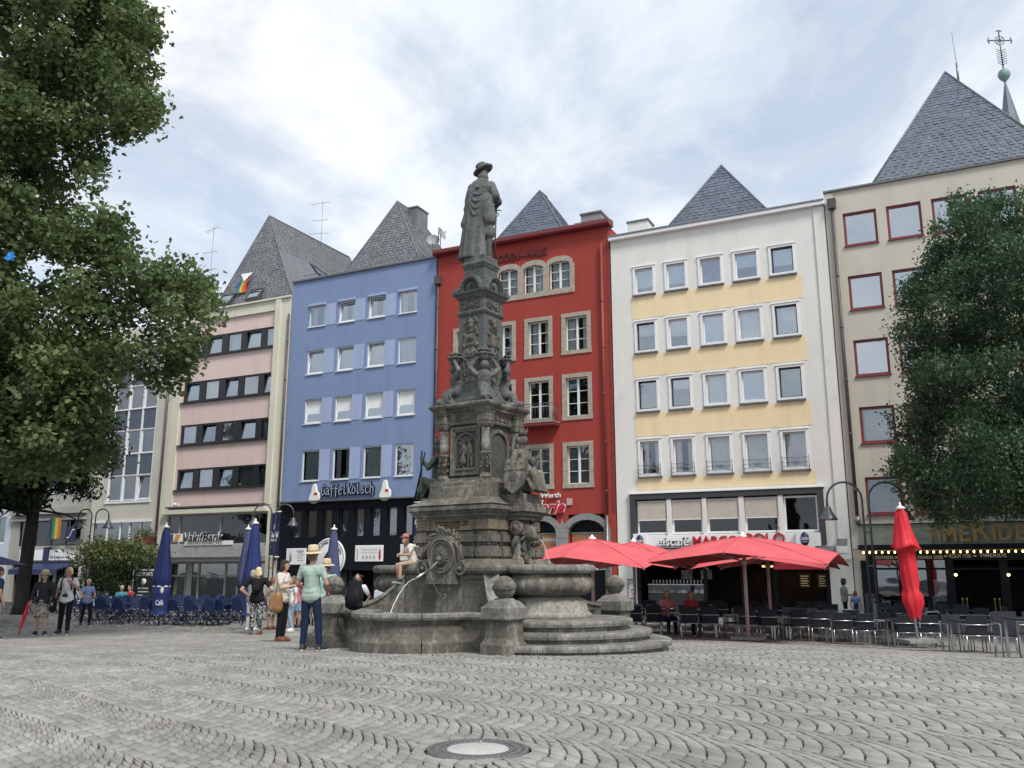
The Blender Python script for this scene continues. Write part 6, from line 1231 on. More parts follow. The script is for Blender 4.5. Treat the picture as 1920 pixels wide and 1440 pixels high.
def crown_pts(poly,Yc,thick,nclump,rad,per,seed,noise_cut=-.25,flat=.6):
    r=random.Random(seed); g=np.random.default_rng(seed); xs=[p[0] for p in poly]; ys=[p[1] for p in poly]; out=[]; cl=[]
    ppm=FPX/Yc
    tries=0
    while len(cl)<nclump and tries<nclump*60:
        tries+=1; x,y=r.uniform(min(xs),max(xs)),r.uniform(min(ys),max(ys))
        if not inpoly(x,y,poly): continue
        d=edge_dist(x,y,poly)/ppm; rr=rad*r.uniform(.45,1.3)
        if d<rr*.55:
            if r.random()<.5 or d<.12: continue
            rr=max(.2,d*1.3)
        th=min(thick,math.sqrt(max(.05,d*(2*thick-d))) if d<thick else thick); Y=Yc+r.uniform(-th,th)
        c=at(x,y,Y)
        if noise.noise(c*.45)<noise_cut: continue
        cl.append((c,rr))
    for c,rr in cl:
        n=int(per*(rr/rad)**2); u=g.normal(size=(n,3)); u/=np.linalg.norm(u,axis=1)[:,None]; q=rr*np.where(g.uniform(size=n)<.14,g.uniform(1.0,1.55,n),g.uniform(.25,1.1,n)**.6)
        P=u*q[:,None]; P[:,2]*=flat; P+=np.array(c); out.append(P)
    return np.concatenate(out),cl
def branches(mb,base,cl,r0,seed,frac=.25):
    r=random.Random(seed)
    for c,rr in cl:
        if r.random()<frac:
            m1=base.lerp(c,.33)+Vector((r.uniform(-.5,.5),r.uniform(-.5,.5),r.uniform(.2,.9))); mid=base.lerp(c,.68)+Vector((r.uniform(-.6,.6),r.uniform(-.6,.6),r.uniform(-.1,.9))); mb.tube([base.lerp(c,.04),m1,mid,c,c+Vector((r.uniform(-.3,.3),r.uniform(-.3,.3),r.uniform(-.3,.3)))],[r0,r0*.6,r0*.3,r0*.12,.006],5)
def plane_tree():
    t=empty('plane_tree',(-19.5,22.5,gz(22.5)),0,'large plane tree with broad lobed leaves reaching in from the top left','tree')
    poly=[(-420,-380),(300,-380),(262,-100),(258,0),(318,48),(312,100),(298,170),(292,235),(240,275),(200,262),(208,330),(190,365),(140,350),(120,365),(175,385),(238,400),(262,440),(250,478),(290,505),(320,480),(375,500),(408,560),(432,612),(425,640),(388,650),(352,700),(322,740),(286,735),(262,715),(216,700),(205,760),(212,830),(205,880),(120,900),(-100,905),(-420,880)]
    P,cl=crown_pts(poly,24,3.2,1150,.60,245,3,-.36,.9)
    holes=[(80,250,22),(96,330,16),(12,190,14),(50,395,10),(190,190,12),(140,130,12),(205,20,16),(60,60,9),(235,90,9)]
    P2=P-np.array([0,0,CZ]); 
    leaves('crown','plane_leaf',P-np.array(t.location),.145,LOBED,t,.55,1)
    mb=MB(); B=Vector((0,0,5.5)); L0=Vector(t.location); mb.tube([(0,0,-.2),(.05,0,.6),(.0,.1,3),(.1,0,5.6)],[.52,.42,.36,.30],12); 
    cl2=[(c-L0,r_) for c,r_ in cl]; branches(mb,B,cl2,.07,4,.07)
    for p in ((6.0,1.0,6.0),(7.5,.2,9.5),(5.0,-1,12.5)): mb.tube([B,B.lerp(Vector(p),.5)+Vector((0,0,.8)),Vector(p)],[.24,.14,.05],8)
    mb.build('trunk','bark',t)
    return cl
def lower_tree():
    t=empty('hornbeam_tree',(0,0,0),0,'dark small leaved tree with a straight trunk beside the blue awning','tree'); p=at(38,1140,40); t.location=(p.x,40,gz(40)); L0=Vector(t.location)
    poly=[(-330,560),(205,640),(212,760),(203,880),(178,950),(150,962),(120,935),(90,948),(50,972),(0,962),(-120,975),(-330,960)]
    P,cl=crown_pts(poly,40,3.6,420,1.15,420,8,-.9); leaves('crown','dark_leaf',P-np.array(L0),.25,OVAL,t,.6,2)
    mb=MB(); mb.tube([(-.05,0,-.2),(0,0,.5),(.05,0,3),(.12,0,5),(.1,0,8)],[.38,.29,.27,.24,.16],12); branches(mb,Vector((.1,0,4.4)),[(c-L0,r_) for c,r_ in cl],.07,5,.12)
    for q in ((1.6,-.3,4.2),(-1.8,.2,4.1),(2.6,0,3.9)): mb.tube([(.1,0,4.6),(q[0]*.6,q[1],q[2]+.5),q],[.07,.04,.012],5)
    mb.build('trunk','dark_bark',t)
def right_tree():
    Y=25.5; pb=at(2080,1100,Y); t=empty('lime_tree',(pb.x,Y,gz(Y)),0,'dense green tree in front of the beige house at the right edge','tree'); L0=Vector(t.location)
    poly=[(1788,352),(1800,338),(1822,350),(1838,336),(1850,362),(1885,352),(1925,345),(2050,330),(2200,380),(2400,520),(2460,760),(2380,940),(2100,985),(1925,962),(1905,972),(1870,962),(1846,978),(1800,982),(1765,992),(1715,962),(1690,925),(1668,885),(1682,845),(1650,805),(1662,780),(1706,745),(1694,690),(1672,618),(1690,590),(1684,538),(1722,500),(1750,465),(1742,410),(1765,395),(1770,365)]
    P,cl=crown_pts(poly,Y,3.0,860,.52,330,12,-.40,.8); leaves('crown','right_leaf',P-np.array(L0),.125,OVAL,t,.5,3)
    mb=MB(); mb.tube([(0,0,-.2),(0,0,.6),(0,0,3),(-.1,0,5)],[.36,.28,.25,.2],10); branches(mb,Vector((-.1,0,3.6)),[(c-L0,r_) for c,r_ in cl],.06,6,.05); mb.build('trunk','dark_bark',t)
plane_cl=plane_tree(); lower_tree(); right_tree()
def bluebag():
    p=at(18,480,21.0); t=empty('blue_plastic_bag',tuple(p),0,'torn bright blue plastic bag caught in the top left tree','plastic bag'); mb=MB(); r=random.Random(2)
    for k in range(7): a=[Vector((r.uniform(-.14,.14),r.uniform(-.05,.05),r.uniform(-.14,.14))) for _ in range(4)]; mb.add(a,[(0,1,2),(0,2,3)])
    mb.build('torn_film',mat('bag_blue',(.02,.25,.65),.4),t,fix=False)
bluebag()
def plant(name,px,py0,Y,w,h,n,m,size,label,cat,seed,stems=5,pot=None,flat=.5):
    p=at(px,1100,Y); t=empty(name,(p.x,Y,gz(Y)),0,label,cat); g=np.random.default_rng(seed); r=random.Random(seed); z0=py0
    mb=MB(); P=[]
    for k in range(stems):
        a=r.uniform(0,6.28); rr=r.uniform(.3,1)*w; tip=Vector((rr*math.cos(a),rr*math.sin(a)*.6,z0+h*r.uniform(.45,1))); mb.tube([(r.uniform(-.1,.1),0,z0-.3 if pot else 0),tip*.5+Vector((0,0,(z0)*.5)),tip],[.05,.03,.01],5)
        c=np.array(tip); q=g.normal(size=(n//stems,3))*np.array([w*.33,w*.28,h*.16]); P.append(c+q)
    leaves('foliage',m,np.concatenate(P),size,OVAL,t,.45,seed); mb.build('stems','bark',t); return t
plant('sumac_shrub',208,1.55,41,1.8,1.45,4200,'sumac_leaf',.17,'yellow-green feathery shrub in front of the cream house','shrub',21,14)
plant('laurel_bush',246,.3,40.5,1.25,1.7,3200,'bush_leaf',.14,'dark green bush under the yellow-green shrub by the blue parasol','bush',22,9)
plant('planter_shrub',160,.3,42,1.2,1.4,1600,'bush_leaf',.13,'small dark shrub left of the blue shirted man','bush',23,5)
def flowerpot():
    s,z=F(271,1012,-.3); o=empty('flower_box',fw(s,z-.3,-.35),PHI,'red flower box with trailing leaves on the sill of the cream house','flower box'); MB().box(-.5,.5,-.2,.2,0,.5,taper=1.1).build('box','red_frame',o); g=np.random.default_rng(3); leaves('foliage','sumac_leaf',g.normal(size=(500,3))*np.array([.45,.22,.2])+np.array([-.1,0,.62]),.12,OVAL,o,.3,4)
flowerpot()
# ================================================================ STREET LAMPS, BANNERS, PARASOLS
def lamp(px,Y,spread,h,label):
    p=at(px,1150,Y); t=empty('street_lamp',(p.x,Y,gz(Y)),0,label,'street lamp',group='twin arched street lamps'); R_=spread/4
    for s in (-1,1):
        pts=[(s*.10,0,0),(s*.10,0,h-R_)]+[(s*.10+s*R_-s*R_*math.cos(PI*k/10),0,h-R_+R_*math.sin(PI*k/10)) for k in range(1,11)]+[(s*(.10+2*R_),0,h-R_-.25)]
        MB().tube(pts,.035,8).build('curved_pole','dark_steel',t); x=s*(.10+2*R_); z=h-R_-.25
        o=MB().lathe([(.03,z+.05),(.09,z+.02),(.115,z-.05),(.13,z-.12),(.15,z-.14),(.27,z-.33),(.285,z-.37),(.26,z-.37),(.1,z-.2)],20,(x,0)).build('lamp_shade','dark_steel',t); MB().ball((x,0,z-.33),(.12,.12,.06),12,7).build('lamp_lens','white_paint',o)
    mb=MB()
    for z in (1.0,2.0,3.0): mb.box(-.10,.10,-.02,.02,z,z+.04)
    mb.build('pole_ties','dark_steel',t); MB().lathe([(.18,0),(.18,.06),(.10,.10),(.08,.9),(.05,.95)],12).build('base','dark_steel',t)
lamp(1640,27,2.15,4.55,'tall dark street lamp with two arched arms in front of the beige house'); lamp(503,43.5,1.75,5.1,'dark street lamp with two arched arms beside the blue banner'); lamp(158,44,1.3,4.9,'street lamp with two arched arms above the yellow-green shrub')
def banner(px,label,off,z0,z1,w):
    s,_=F(px,1000,off); t=empty('beer_banner',fw(s,0,off),PHI,label,'banner'); MB().box(-w/2,w/2,-.03,.03,z0,z1).build('cloth','navy',t); MB().tube([(-w/2-.05,0,z1+.08),(w/2+.05,0,z1+.08)],.03,6).build('top_rail','white_paint',t); MB().tube([(-w/2-.05,0,z0-.08),(w/2+.05,0,z0-.08)],.03,6).build('bottom_rail','white_paint',t); MB().tube([(0,0,z1+.12),(0,-off,z1+.12)],.03,6).build('bracket','black',t)
    text('lettering','Gaffel','white_sign',t,-w*.42,w*.42,z0+(z1-z0)*.42,z0+(z1-z0)*.56,-.035,.01,.015); text('lettering','Kölsch','white_sign',t,-w*.28,w*.28,z0+(z1-z0)*.33,z0+(z1-z0)*.39,-.035,.01,.01)
    MB().prism([(-.05,z0+(z1-z0)*.62),(.05,z0+(z1-z0)*.62),(.03,z0+(z1-z0)*.72),(0,z0+(z1-z0)*.75),(-.03,z0+(z1-z0)*.72)],-.04,-.03).build('crest','white_sign',t)
banner(515,'navy blue brewery banner between the pink and the blue house',-1.2,2.25,4.4,.62); banner(786,'navy blue brewery banner just left of the fountain body',-1.2,2.9,4.6,.55)
def parasol_open(p,side,h,rim,label,rot=PHI):
    t=empty('open_parasol',p,rot,label,'parasol',group='open red parasols'); mb=MB(); A=Vector((0,0,h)); ring=[]
    for k in range(8):
        a=k*PI/4; r_=side/2*(1 if k%2==0 else math.sqrt(2)); z=rim+(.10 if k%2==0 else -.20); ring.append(Vector((r_*math.cos(a),r_*math.sin(a),z)))
    n=6; v=[A]; rows=[]
    for j in range(1,n+1):
        row=[]
        for k in range(16):
            i=k//2; q=ring[i] if k%2==0 else (ring[i]+ring[(i+1)%8])/2+Vector((0,0,.01)); t_=j/n; pp=A.lerp(q,t_); pp.z+= .05*math.sin(PI*t_)*(1 if k%2==0 else .2); row.append(len(v)); v.append(pp)
        rows.append(row)
    f=[(0,rows[0][k],rows[0][(k+1)%16]) for k in range(16)]+[(rows[j][k],rows[j+1][k],rows[j+1][(k+1)%16],rows[j][(k+1)%16]) for j in range(n-1) for k in range(16)]
    mb.add(v,f,False); c=mb.build('canopy','umbrella_red',t,fix=False); sd_=c.modifiers.new('t','SOLIDIFY'); sd_.thickness=.008
    MB().tube([(0,0,0),(0,0,h-.1)],.05,10).build('pole','pinkpole',t); MB().lathe([(.11,h-.03),(.11,h+.03),(.04,h+.07),(.02,h+.12)],12).build('finial','white_paint',t)
    MB().box(-.4,.4,-.4,.4,0,.08).build('base_slab','greystone',t); mb=MB().lathe([(.07,h-.75),(.09,h-.70),(.07,h-.62)],10); hub=mb.build('hub','pinkpole',t)
    for k in range(8):
        MB().tube([A-Vector((0,0,.08)),A.lerp(ring[k],.55)+Vector((0,0,.02)),ring[k]-Vector((0,0,.03))],.014,5).build('rib','pinkpole',t); MB().tube([A+Vector((0,0,.012)),A.lerp(ring[k],.5)+Vector((0,0,.062)),ring[k]+Vector((0,0,.012))],.008,4).build('seam','umbrella_red',t); MB().tube([(0,0,h-.68),A.lerp(ring[k],.5)+Vector((0,0,.02))],.012,5).build('strut','pinkpole',t)
for px,Y,sd_,h,rim,lb in ((1398,24.6,4.95,2.74,2.16,'large open red parasol in front of the white and yellow house, nearest of the four'),(1442,29,4.0,2.70,2.15,'open red parasol half hidden behind the largest one'),(1112,25.5,4.5,2.74,2.10,'open red parasol right behind the round basin of the fountain'),(1190,30,4.0,2.85,2.15,'open red parasol between the basin and the largest parasol, farther back')):
    p=at(px,1100,Y); parasol_open((p.x,Y,gz(Y)),sd_,h,rim,lb)
def parasol_closed(px,Y,h,m,label,lean=0,sleeve=0,tie=1.0,grp='closed parasols'):
    p=at(px,1100,Y); t=empty('closed_parasol',(p.x,Y,gz(Y)),0,label,'parasol',group=grp); t.rotation_euler=(0,lean,0); mb=MB(); r=random.Random(int(px)); v=[]; N_=32
    prof=[(h,.05),(h-.15,.10),(h-.6,.14),(h-1.1,.19),(h-1.6,.24),(h-1.95,.27),(h-2.0,.22),(h-2.05,.17)] if not lean else [(h,.05),(h-.12,.12),(h-.5,.17),(h-.9,.25),(h-.98,.30),(h-1.0,.17),(h-1.4,.17),(h-1.8,.18),(h-2.0,.15),(h-2.1,.21),(h-2.3,.22),(h-2.5,.15),(h-2.7,.10)]
    for z,rr in prof:
        for k in range(N_): a=2*PI*k/N_; q=rr*(1+.22*abs(math.sin(a*4+z*(1.5 if lean else .1)))*(1 if z<h-.1 else 0)+(.06*math.sin(z*9+a*3) if lean else 0)); v.append((q*math.cos(a),q*math.sin(a),z+(.05*math.sin(a*3) if lean else .03*math.sin(a*8)*(z<h-1.9))))
    m_=len(prof); f=[(j*N_+k,j*N_+(k+1)%N_,(j+1)*N_+(k+1)%N_,(j+1)*N_+k) for j in range(m_-1) for k in range(N_)]; mb.add(v,f,True); mb.build('folded_canopy',m,t)
    MB().tube([(0,0,0),(0,0,h)],.035,8).build('pole','steel' if lean else 'dark_steel',t); MB().lathe([(.10,h-.02),(.12,h+.02),(.05,h+.06),(.02,h+.10),(.03,h+.14),(.001,h+.17)],12).build('finial','white_paint',t); MB().box(-.35,.35,-.35,.35,0,.07).build('base_slab','greystone',t)
    if sleeve:
        mb=MB(); mb.lathe([(.27,h-1.95),(.285,h-1.9),(.28,h-2.25),(.22,h-2.75),(.30,h-2.9)],20,cap=False); s=mb.build('printed_sleeve','blue_fabric',t); mb=MB(); mb.lathe([(.29,h-2.0),(.292,h-1.95)],20,cap=False); mb.build('sleeve_band','white_sign',s); MB().ball((.12,-.26,h-2.1),(.06,.02,.11),8,6).build('sleeve_bottle','white_sign',s); text('sleeve_lettering','Café','white_sign',s,-.05,.2,h-2.6,h-2.42,-.27,.01,.01)
    return t
parasol_closed(303,30.5,3.35,'blue_fabric','bright blue closed parasol standing alone beside the bank front',sleeve=1); parasol_closed(472,29,3.40,'blue_fabric','bright blue closed parasol behind the woman in black',sleeve=1); parasol_closed(459,32,3.35,'dull_blue_fabric','dull blue closed parasol left of and behind the bright one'); parasol_closed(622,31,3.30,'dull_blue_fabric','dull blue closed parasol in front of the round sign',sleeve=0)
parasol_closed(1712,22.3,3.25,'bright_red','bright red closed parasol with twisted folds in front of the theatre doors',lean=R(-2.4))
t=parasol_open  # far left blue parasol
def blue_open():
    p=at(25,1100,33); t=empty('blue_parasol',(p.x-1.2,33,gz(33)),0,'open blue parasol at the left edge behind the tree trunk','parasol'); MB().lathe([(.03,2.5),(.5,2.42),(1.0,2.28),(1.5,2.1)],8,cap=False,smooth=False).build('canopy','dull_blue_fabric',t); MB().tube([(0,0,0),(0,0,2.6)],.03,8).build('pole','dark_steel',t); MB().box(-.3,.3,-.3,.3,0,.07).build('base_slab','greystone',t)
blue_open()
# ================================================================ CHAIRS AND TABLES
def wicker_chair():
    t=empty('wicker_armchair'); bevel(MB().box(-.235,.235,-.24,.22,.40,.44).build('seat','wicker',t),.012); mb=MB(); m4=Matrix.Translation((0,.225,.44))@Matrix.Rotation(R(-9),4,'X'); mb.box(-.225,.225,-.012,.012,-.02,.43,m4); bevel(mb.build('backrest','wicker',t),.01)
    mb=MB(); r=.0125
    mb.tube([(-.25,-.24,0),(-.25,-.24,.62),(-.25,-.20,.645),(-.25,.26,.645),(-.235,.285,.645),(.235,.285,.645),(.25,.26,.645),(.25,-.20,.645),(.25,-.24,.62),(.25,-.24,0)],r,6); mb.tube([(-.24,.24,.40),(.24,.24,.40)],r,6); mb.tube([(-.24,-.24,.40),(.24,-.24,.40)],r,6); mb.build('frame','steel',t)
    for s in (-1,1): MB().tube([(s*.24,.24,0),(s*.24,.24,.41)],.0125,6).build('leg','steel',t); MB().tube([(s*.25,-.24,.40),(s*.25,.24,.40)],r,6).build('side_rail','steel',t)
    return t
def cafe_table():
    t=empty('cafe_table'); bevel(MB().box(-.55,.55,-.35,.35,.71,.74).build('tabletop','wicker',t),.008)
    for sx in (-1,1):
        for sy in (-1,1): MB().box(sx*.5-.02,sx*.5+.02,sy*.3-.02,sy*.3+.02,0,.709).build('leg','steel',t,fix=False)
    MB().box(-.09,.09,-.05,.05,.741,.775).build('menu_holder','stone_surround',t); return t
def folding_chair():
    t=empty('folding_chair'); 
    for k in range(5): MB().box(-.20,.20,-.19+.08*k,-.125+.08*k,.44,.455).build('seat_slat','blue_metal',t,fix=False)
    mb=MB(); m4=Matrix.Translation((0,.20,.52))@Matrix.Rotation(R(-12),4,'X'); out=[(-.20,0),(.20,0),(.20,.27),(.15,.36),(.06,.40),(-.06,.40),(-.15,.36),(-.20,.27)]; mb.prism(out,-.01,.01,m4); mb.build('backrest','blue_metal',t); MB().box(-.06,.06,-.014,.014,.27,.30,m4).build('hand_slot','black',t)
    mb=MB()
    for s in (-1,1): mb.tube([(s*.19,-.24,0),(s*.19,.22,.52),(s*.19,.29,.86)],.011,5); mb.tube([(s*.21,.25,0),(s*.21,-.16,.45)],.011,5); mb.tube([(s*.2,.25,.0),(s*.2,.20,.10),(s*.2,0,.16),(s*.2,-.2,.10),(s*.2,-.24,0)],.009,5)
    mb.build('frame','blue_metal',t); return t
def folding_table():
    t=empty('folding_table'); bevel(MB().box(-.60,.60,-.36,.36,.70,.725).build('tabletop','blue_metal',t),.008)
    for s in (-1,1): MB().tube([(-.45,s*.30,0),(.40,s*.30,.70)],.017,6).build('cross_leg','steel',t); MB().tube([(.45,s*.28,0),(-.40,s*.28,.70)],.017,6).build('cross_leg','blue_metal',t)
    return t
WORD=['first','second','third','fourth','fifth','sixth','seventh','eighth','ninth','tenth']
proto={}
def place(kind,maker,p,rz,label,cat,group):
    if kind not in proto: o=proto[kind]=maker()
    else: o=copy_tree(proto[kind])
    o.location=(p[0],p[1],gz(p[1],p[0])); o.rotation_euler=(0,0,rz); tag(o,label,cat,group); return o
groups=[(1208,1192),(1312,1196),(1422,1200),(1519,1203),(1601,1209),(1720,1215),(1855,1225),(1985,1236)]
rr=random.Random(8)
def seat_group(c,ti,row,front=2,sides=(0,),back=2):
    ex,ey=Vector((math.cos(PHI+.30),math.sin(PHI+.30),0)),Vector((-math.sin(PHI+.30),math.cos(PHI+.30),0)); rot=PHI+.30
    who=f'{WORD[ti]} {row}-row table from the fountain'
    tc=c+ey*.62; place('wt',cafe_table,tc,rot,f'dark cafe table with steel legs, {who}','table','dark cafe tables')
    def chair(dx,dy,a,txt):
        q=c+ex*dx+ey*dy; place('wc',wicker_chair,q,rot+a+rr.uniform(-.05,.05),f'dark woven armchair {txt}, {who}','chair','dark woven cafe armchairs')
    # rot+PI makes the backrest (local +y) point to the camera
    for k in range(front): chair(-.29+.58*k,0,PI,('with back to the square, left seat','with back to the square, right seat')[k])
    for k in range(back): chair(-.29+.58*k,1.28,0,('facing the square, left seat','facing the square, right seat')[k])
    for s in sides: chair(.98 if s else -.98,.62,-PI/2 if s else PI/2,('at the left end','at the right end')[s])
for i,(px,py) in enumerate(groups):
    g=G(px,py); seat_group(g,i,'front',2,(1,) if i%2==0 else (0,1) if i==3 else (1,)) 
for i,(px,py) in enumerate([(1235,1178),(1335,1180),(1440,1182),(1540,1184),(1700,1190),(1820,1194)]):
    g=G(px,py); seat_group(g,i,'back',2,(1,))
fg=[(222,1169),(323,1171),(388,1172),(441,1171),(265,1163),(350,1163),(415,1162),(190,1163),(470,1163),(300,1157),(380,1157),(235,1157),(445,1157)]
for i,(px,py) in enumerate(fg):
    row='front' if i<4 else 'middle' if i<9 else 'back'; k=i if i<4 else i-4 if i<9 else i-9; g=G(px,py)
    nm=[['first','second','third','last'],['second','third','fourth','first','last'],['second','third','first','last']][0 if i<4 else 1 if i<9 else 2][k]
    who=f'{nm} {row}-row table from the shrub'
    place('ft',folding_table,g,rr.uniform(-.1,.1)-.2,f'blue folding table with crossed legs, {who}','table','blue folding tables')
    for dx,dy,a,txt in ((-.33,-.62,PI,'near side left seat'),(.33,-.62,PI,'near side right seat'),(-.33,.62,0,'far side left seat'),(.33,.62,0,'far side right seat'),(-.92,.05,PI/2,'left end seat')):
        place('fc',folding_chair,(g.x+dx,g.y+dy),a+rr.uniform(-.25,.25),f'blue folding chair, {txt}, {who}','chair','blue folding chairs')
# ---------------------------------------------------------------- bicycles, menu board
def bicycle(px,py,rz,m,label,lean=.08):
    g=G(px,py); t=empty('bicycle',(g.x,g.y,gz(g.y)),rz,label,'bicycle'); t.rotation_euler=(lean,0,rz)
    for x in (-.52,.52):
        w=MB(); w.tube([(x+.33*math.cos(k*PI/14),0,.34+.33*math.sin(k*PI/14)) for k in range(29)],.018,5,cap=False); o=w.build('wheel','black',t); s=MB()
        for k in range(14): a=k*2*PI/14; s.tube([(x,0,.34),(x+.32*math.cos(a),0,.34+.32*math.sin(a))],.004,3,cap=False)
        s.build('spokes','steel',o); q=MB(); q.tube([(x+.37*math.cos(R(20+k*14)),0,.34+.37*math.sin(R(20+k*14))) for k in range(10)],.02,5); q.build('mudguard',m,o)
    mb=MB()
    for a,b in (((-.52,0,.34),(-.12,0,.30)),((-.12,0,.30),(-.22,0,.80)),((-.52,0,.34),(-.20,0,.72)),((-.12,0,.30),(.34,0,.62)),((-.20,0,.50),(.34,0,.78)),((.52,0,.34),(.33,0,.86))): mb.tube([a,b],.02,6)
    mb.build('frame',m,t); MB().tube([(.20,-.28,.96),(.30,-.20,1.0),(.33,0,.96),(.30,.20,1.0),(.20,.28,.96)],.014,6).build('handlebar','steel',t); MB().ball((-.24,0,.86),(.14,.08,.04),10,6).build('saddle','black',t); MB().box(-.75,-.35,-.06,.06,.72,.74).build('rack',m,t); MB().ball((.42,0,.82),(.05,.04,.05),8,6).build('headlight','white_paint',t)
bicycle(182,1161,.5,'white_paint','white bicycle parked between the folding chairs'); bicycle(95,1153,.2,'dark_steel','dark bicycle parked behind the couple walking at the left'); bicycle(140,1152,.1,'dark_steel','dark bicycle parked behind the man in the blue shirt')
def board():
    g=G(265,1152); t=empty('menu_board',(g.x,g.y,gz(g.y)),-.3,'framed dark menu board standing behind the folding chairs','sign'); MB().box(-.55,.55,-.03,.03,.25,1.9).build('panel','black',t); 
    for a in ((-.6,-.55,.2,1.95),(.55,.6,.2,1.95),(-.55,.55,.2,.25),(-.55,.55,1.9,1.95)): MB().box(a[0],a[1],-.04,.04,a[2],a[3]).build('frame','white_sign',t)
    text('lettering','BREWHAUS','white_sign',t,-.45,.45,1.66,1.84,-.035,.01,.01)
    MB().lathe([(.001,0),(.14,0),(.14,.01),(.001,.01)],14,M4=Matrix.Translation((0,-.032,1.42))@Matrix.Rotation(PI/2,4,'X')).build('crest','white_sign',t)
    for k in range(5): MB().box(-.3+.03*(k%2),.3-.04*(k%3),-.036,-.031,.5+.15*k,.56+.15*k).build('menu_line','letters_grey',t)
board()
# ================================================================ PEOPLE
def skin(n,c): M[n]=mat(n,c,.55,tuple(v*.85 for v in c),9,spec=.35)
skin('skin_light',(.52,.31,.22)); skin('skin_tan',(.38,.20,.13)); skin('skin_red',(.48,.24,.18))
def cloth(n,a,b=None,sc=12,bump=.35): M[n]=mat(n,a,.85,b or tuple(v*.75 for v in a),sc,bump=bump,bscale=9,spec=.2)
cloth('mint',(.36,.46,.40)); cloth('mint2',(.40,.60,.53)); cloth('cream_tee',(.70,.64,.58)); cloth('white_shirt',(.76,.77,.80)); cloth('blue_tee',(.20,.28,.50)); cloth('black_tee',(.012,.013,.016)); cloth('navy_jean',(.010,.022,.055)); cloth('black_trouser',(.010,.011,.015)); cloth('light_jean',(.26,.36,.47)); cloth('navy_tee',(.012,.03,.06))
cloth('grey_dress',(.26,.32,.30)); cloth('denim_skirt',(.20,.27,.36)); cloth('grey_jumper',(.50,.50,.48)); cloth('cardigan',(.035,.035,.042)); cloth('pink_top',(.55,.20,.24)); cloth('red_top',(.40,.04,.05)); cloth('beige',(.45,.36,.26)); cloth('teal_top',(.06,.25,.30))
M['floral']=mat('floral',(.008,.008,.011),.85,(.45,.46,.47),26,lo=.53,hi=.56,det=2); M['print_dress']=mat('print_dress',(.10,.09,.075),.85,(.42,.37,.30),10,lo=.42,hi=.6,det=4)
M['straw']=mat('straw',(.62,.52,.34),.85,(.50,.41,.26),40,bump=.4); M['hat_band']=mat('hat_band',(.28,.20,.13),.8); M['tan_leather']=mat('tan_leather',(.32,.17,.065),.6,(.24,.12,.045),6,bump=.2); M['pink_cap']=mat('pink_cap',(.42,.15,.16),.8)
for n,c in (('hair_dark',(.022,.012,.009)),('hair_black',(.008,.007,.007)),('hair_blond',(.50,.40,.24)),('hair_grey',(.26,.24,.21)),('hair_brown',(.10,.06,.035)),('hair_red',(.16,.035,.02))): M[n]=mat(n,c,.6,tuple(min(1,v*1.7) for v in c),14,bump=.6,bscale=40,stretch=(1,1,.25))
M['eye']=mat('eye',(.02,.015,.012),.2); M['lips']=mat('lips',(.34,.12,.10),.5); M['sole']=mat('sole',(.70,.70,.68),.6); M['shoe_dark']=mat('shoe_dark',(.02,.025,.035),.6); M['shoe_white']=mat('shoe_white',(.74,.73,.71),.6); M['shoe_brown']=mat('shoe_brown',(.16,.06,.04),.6)
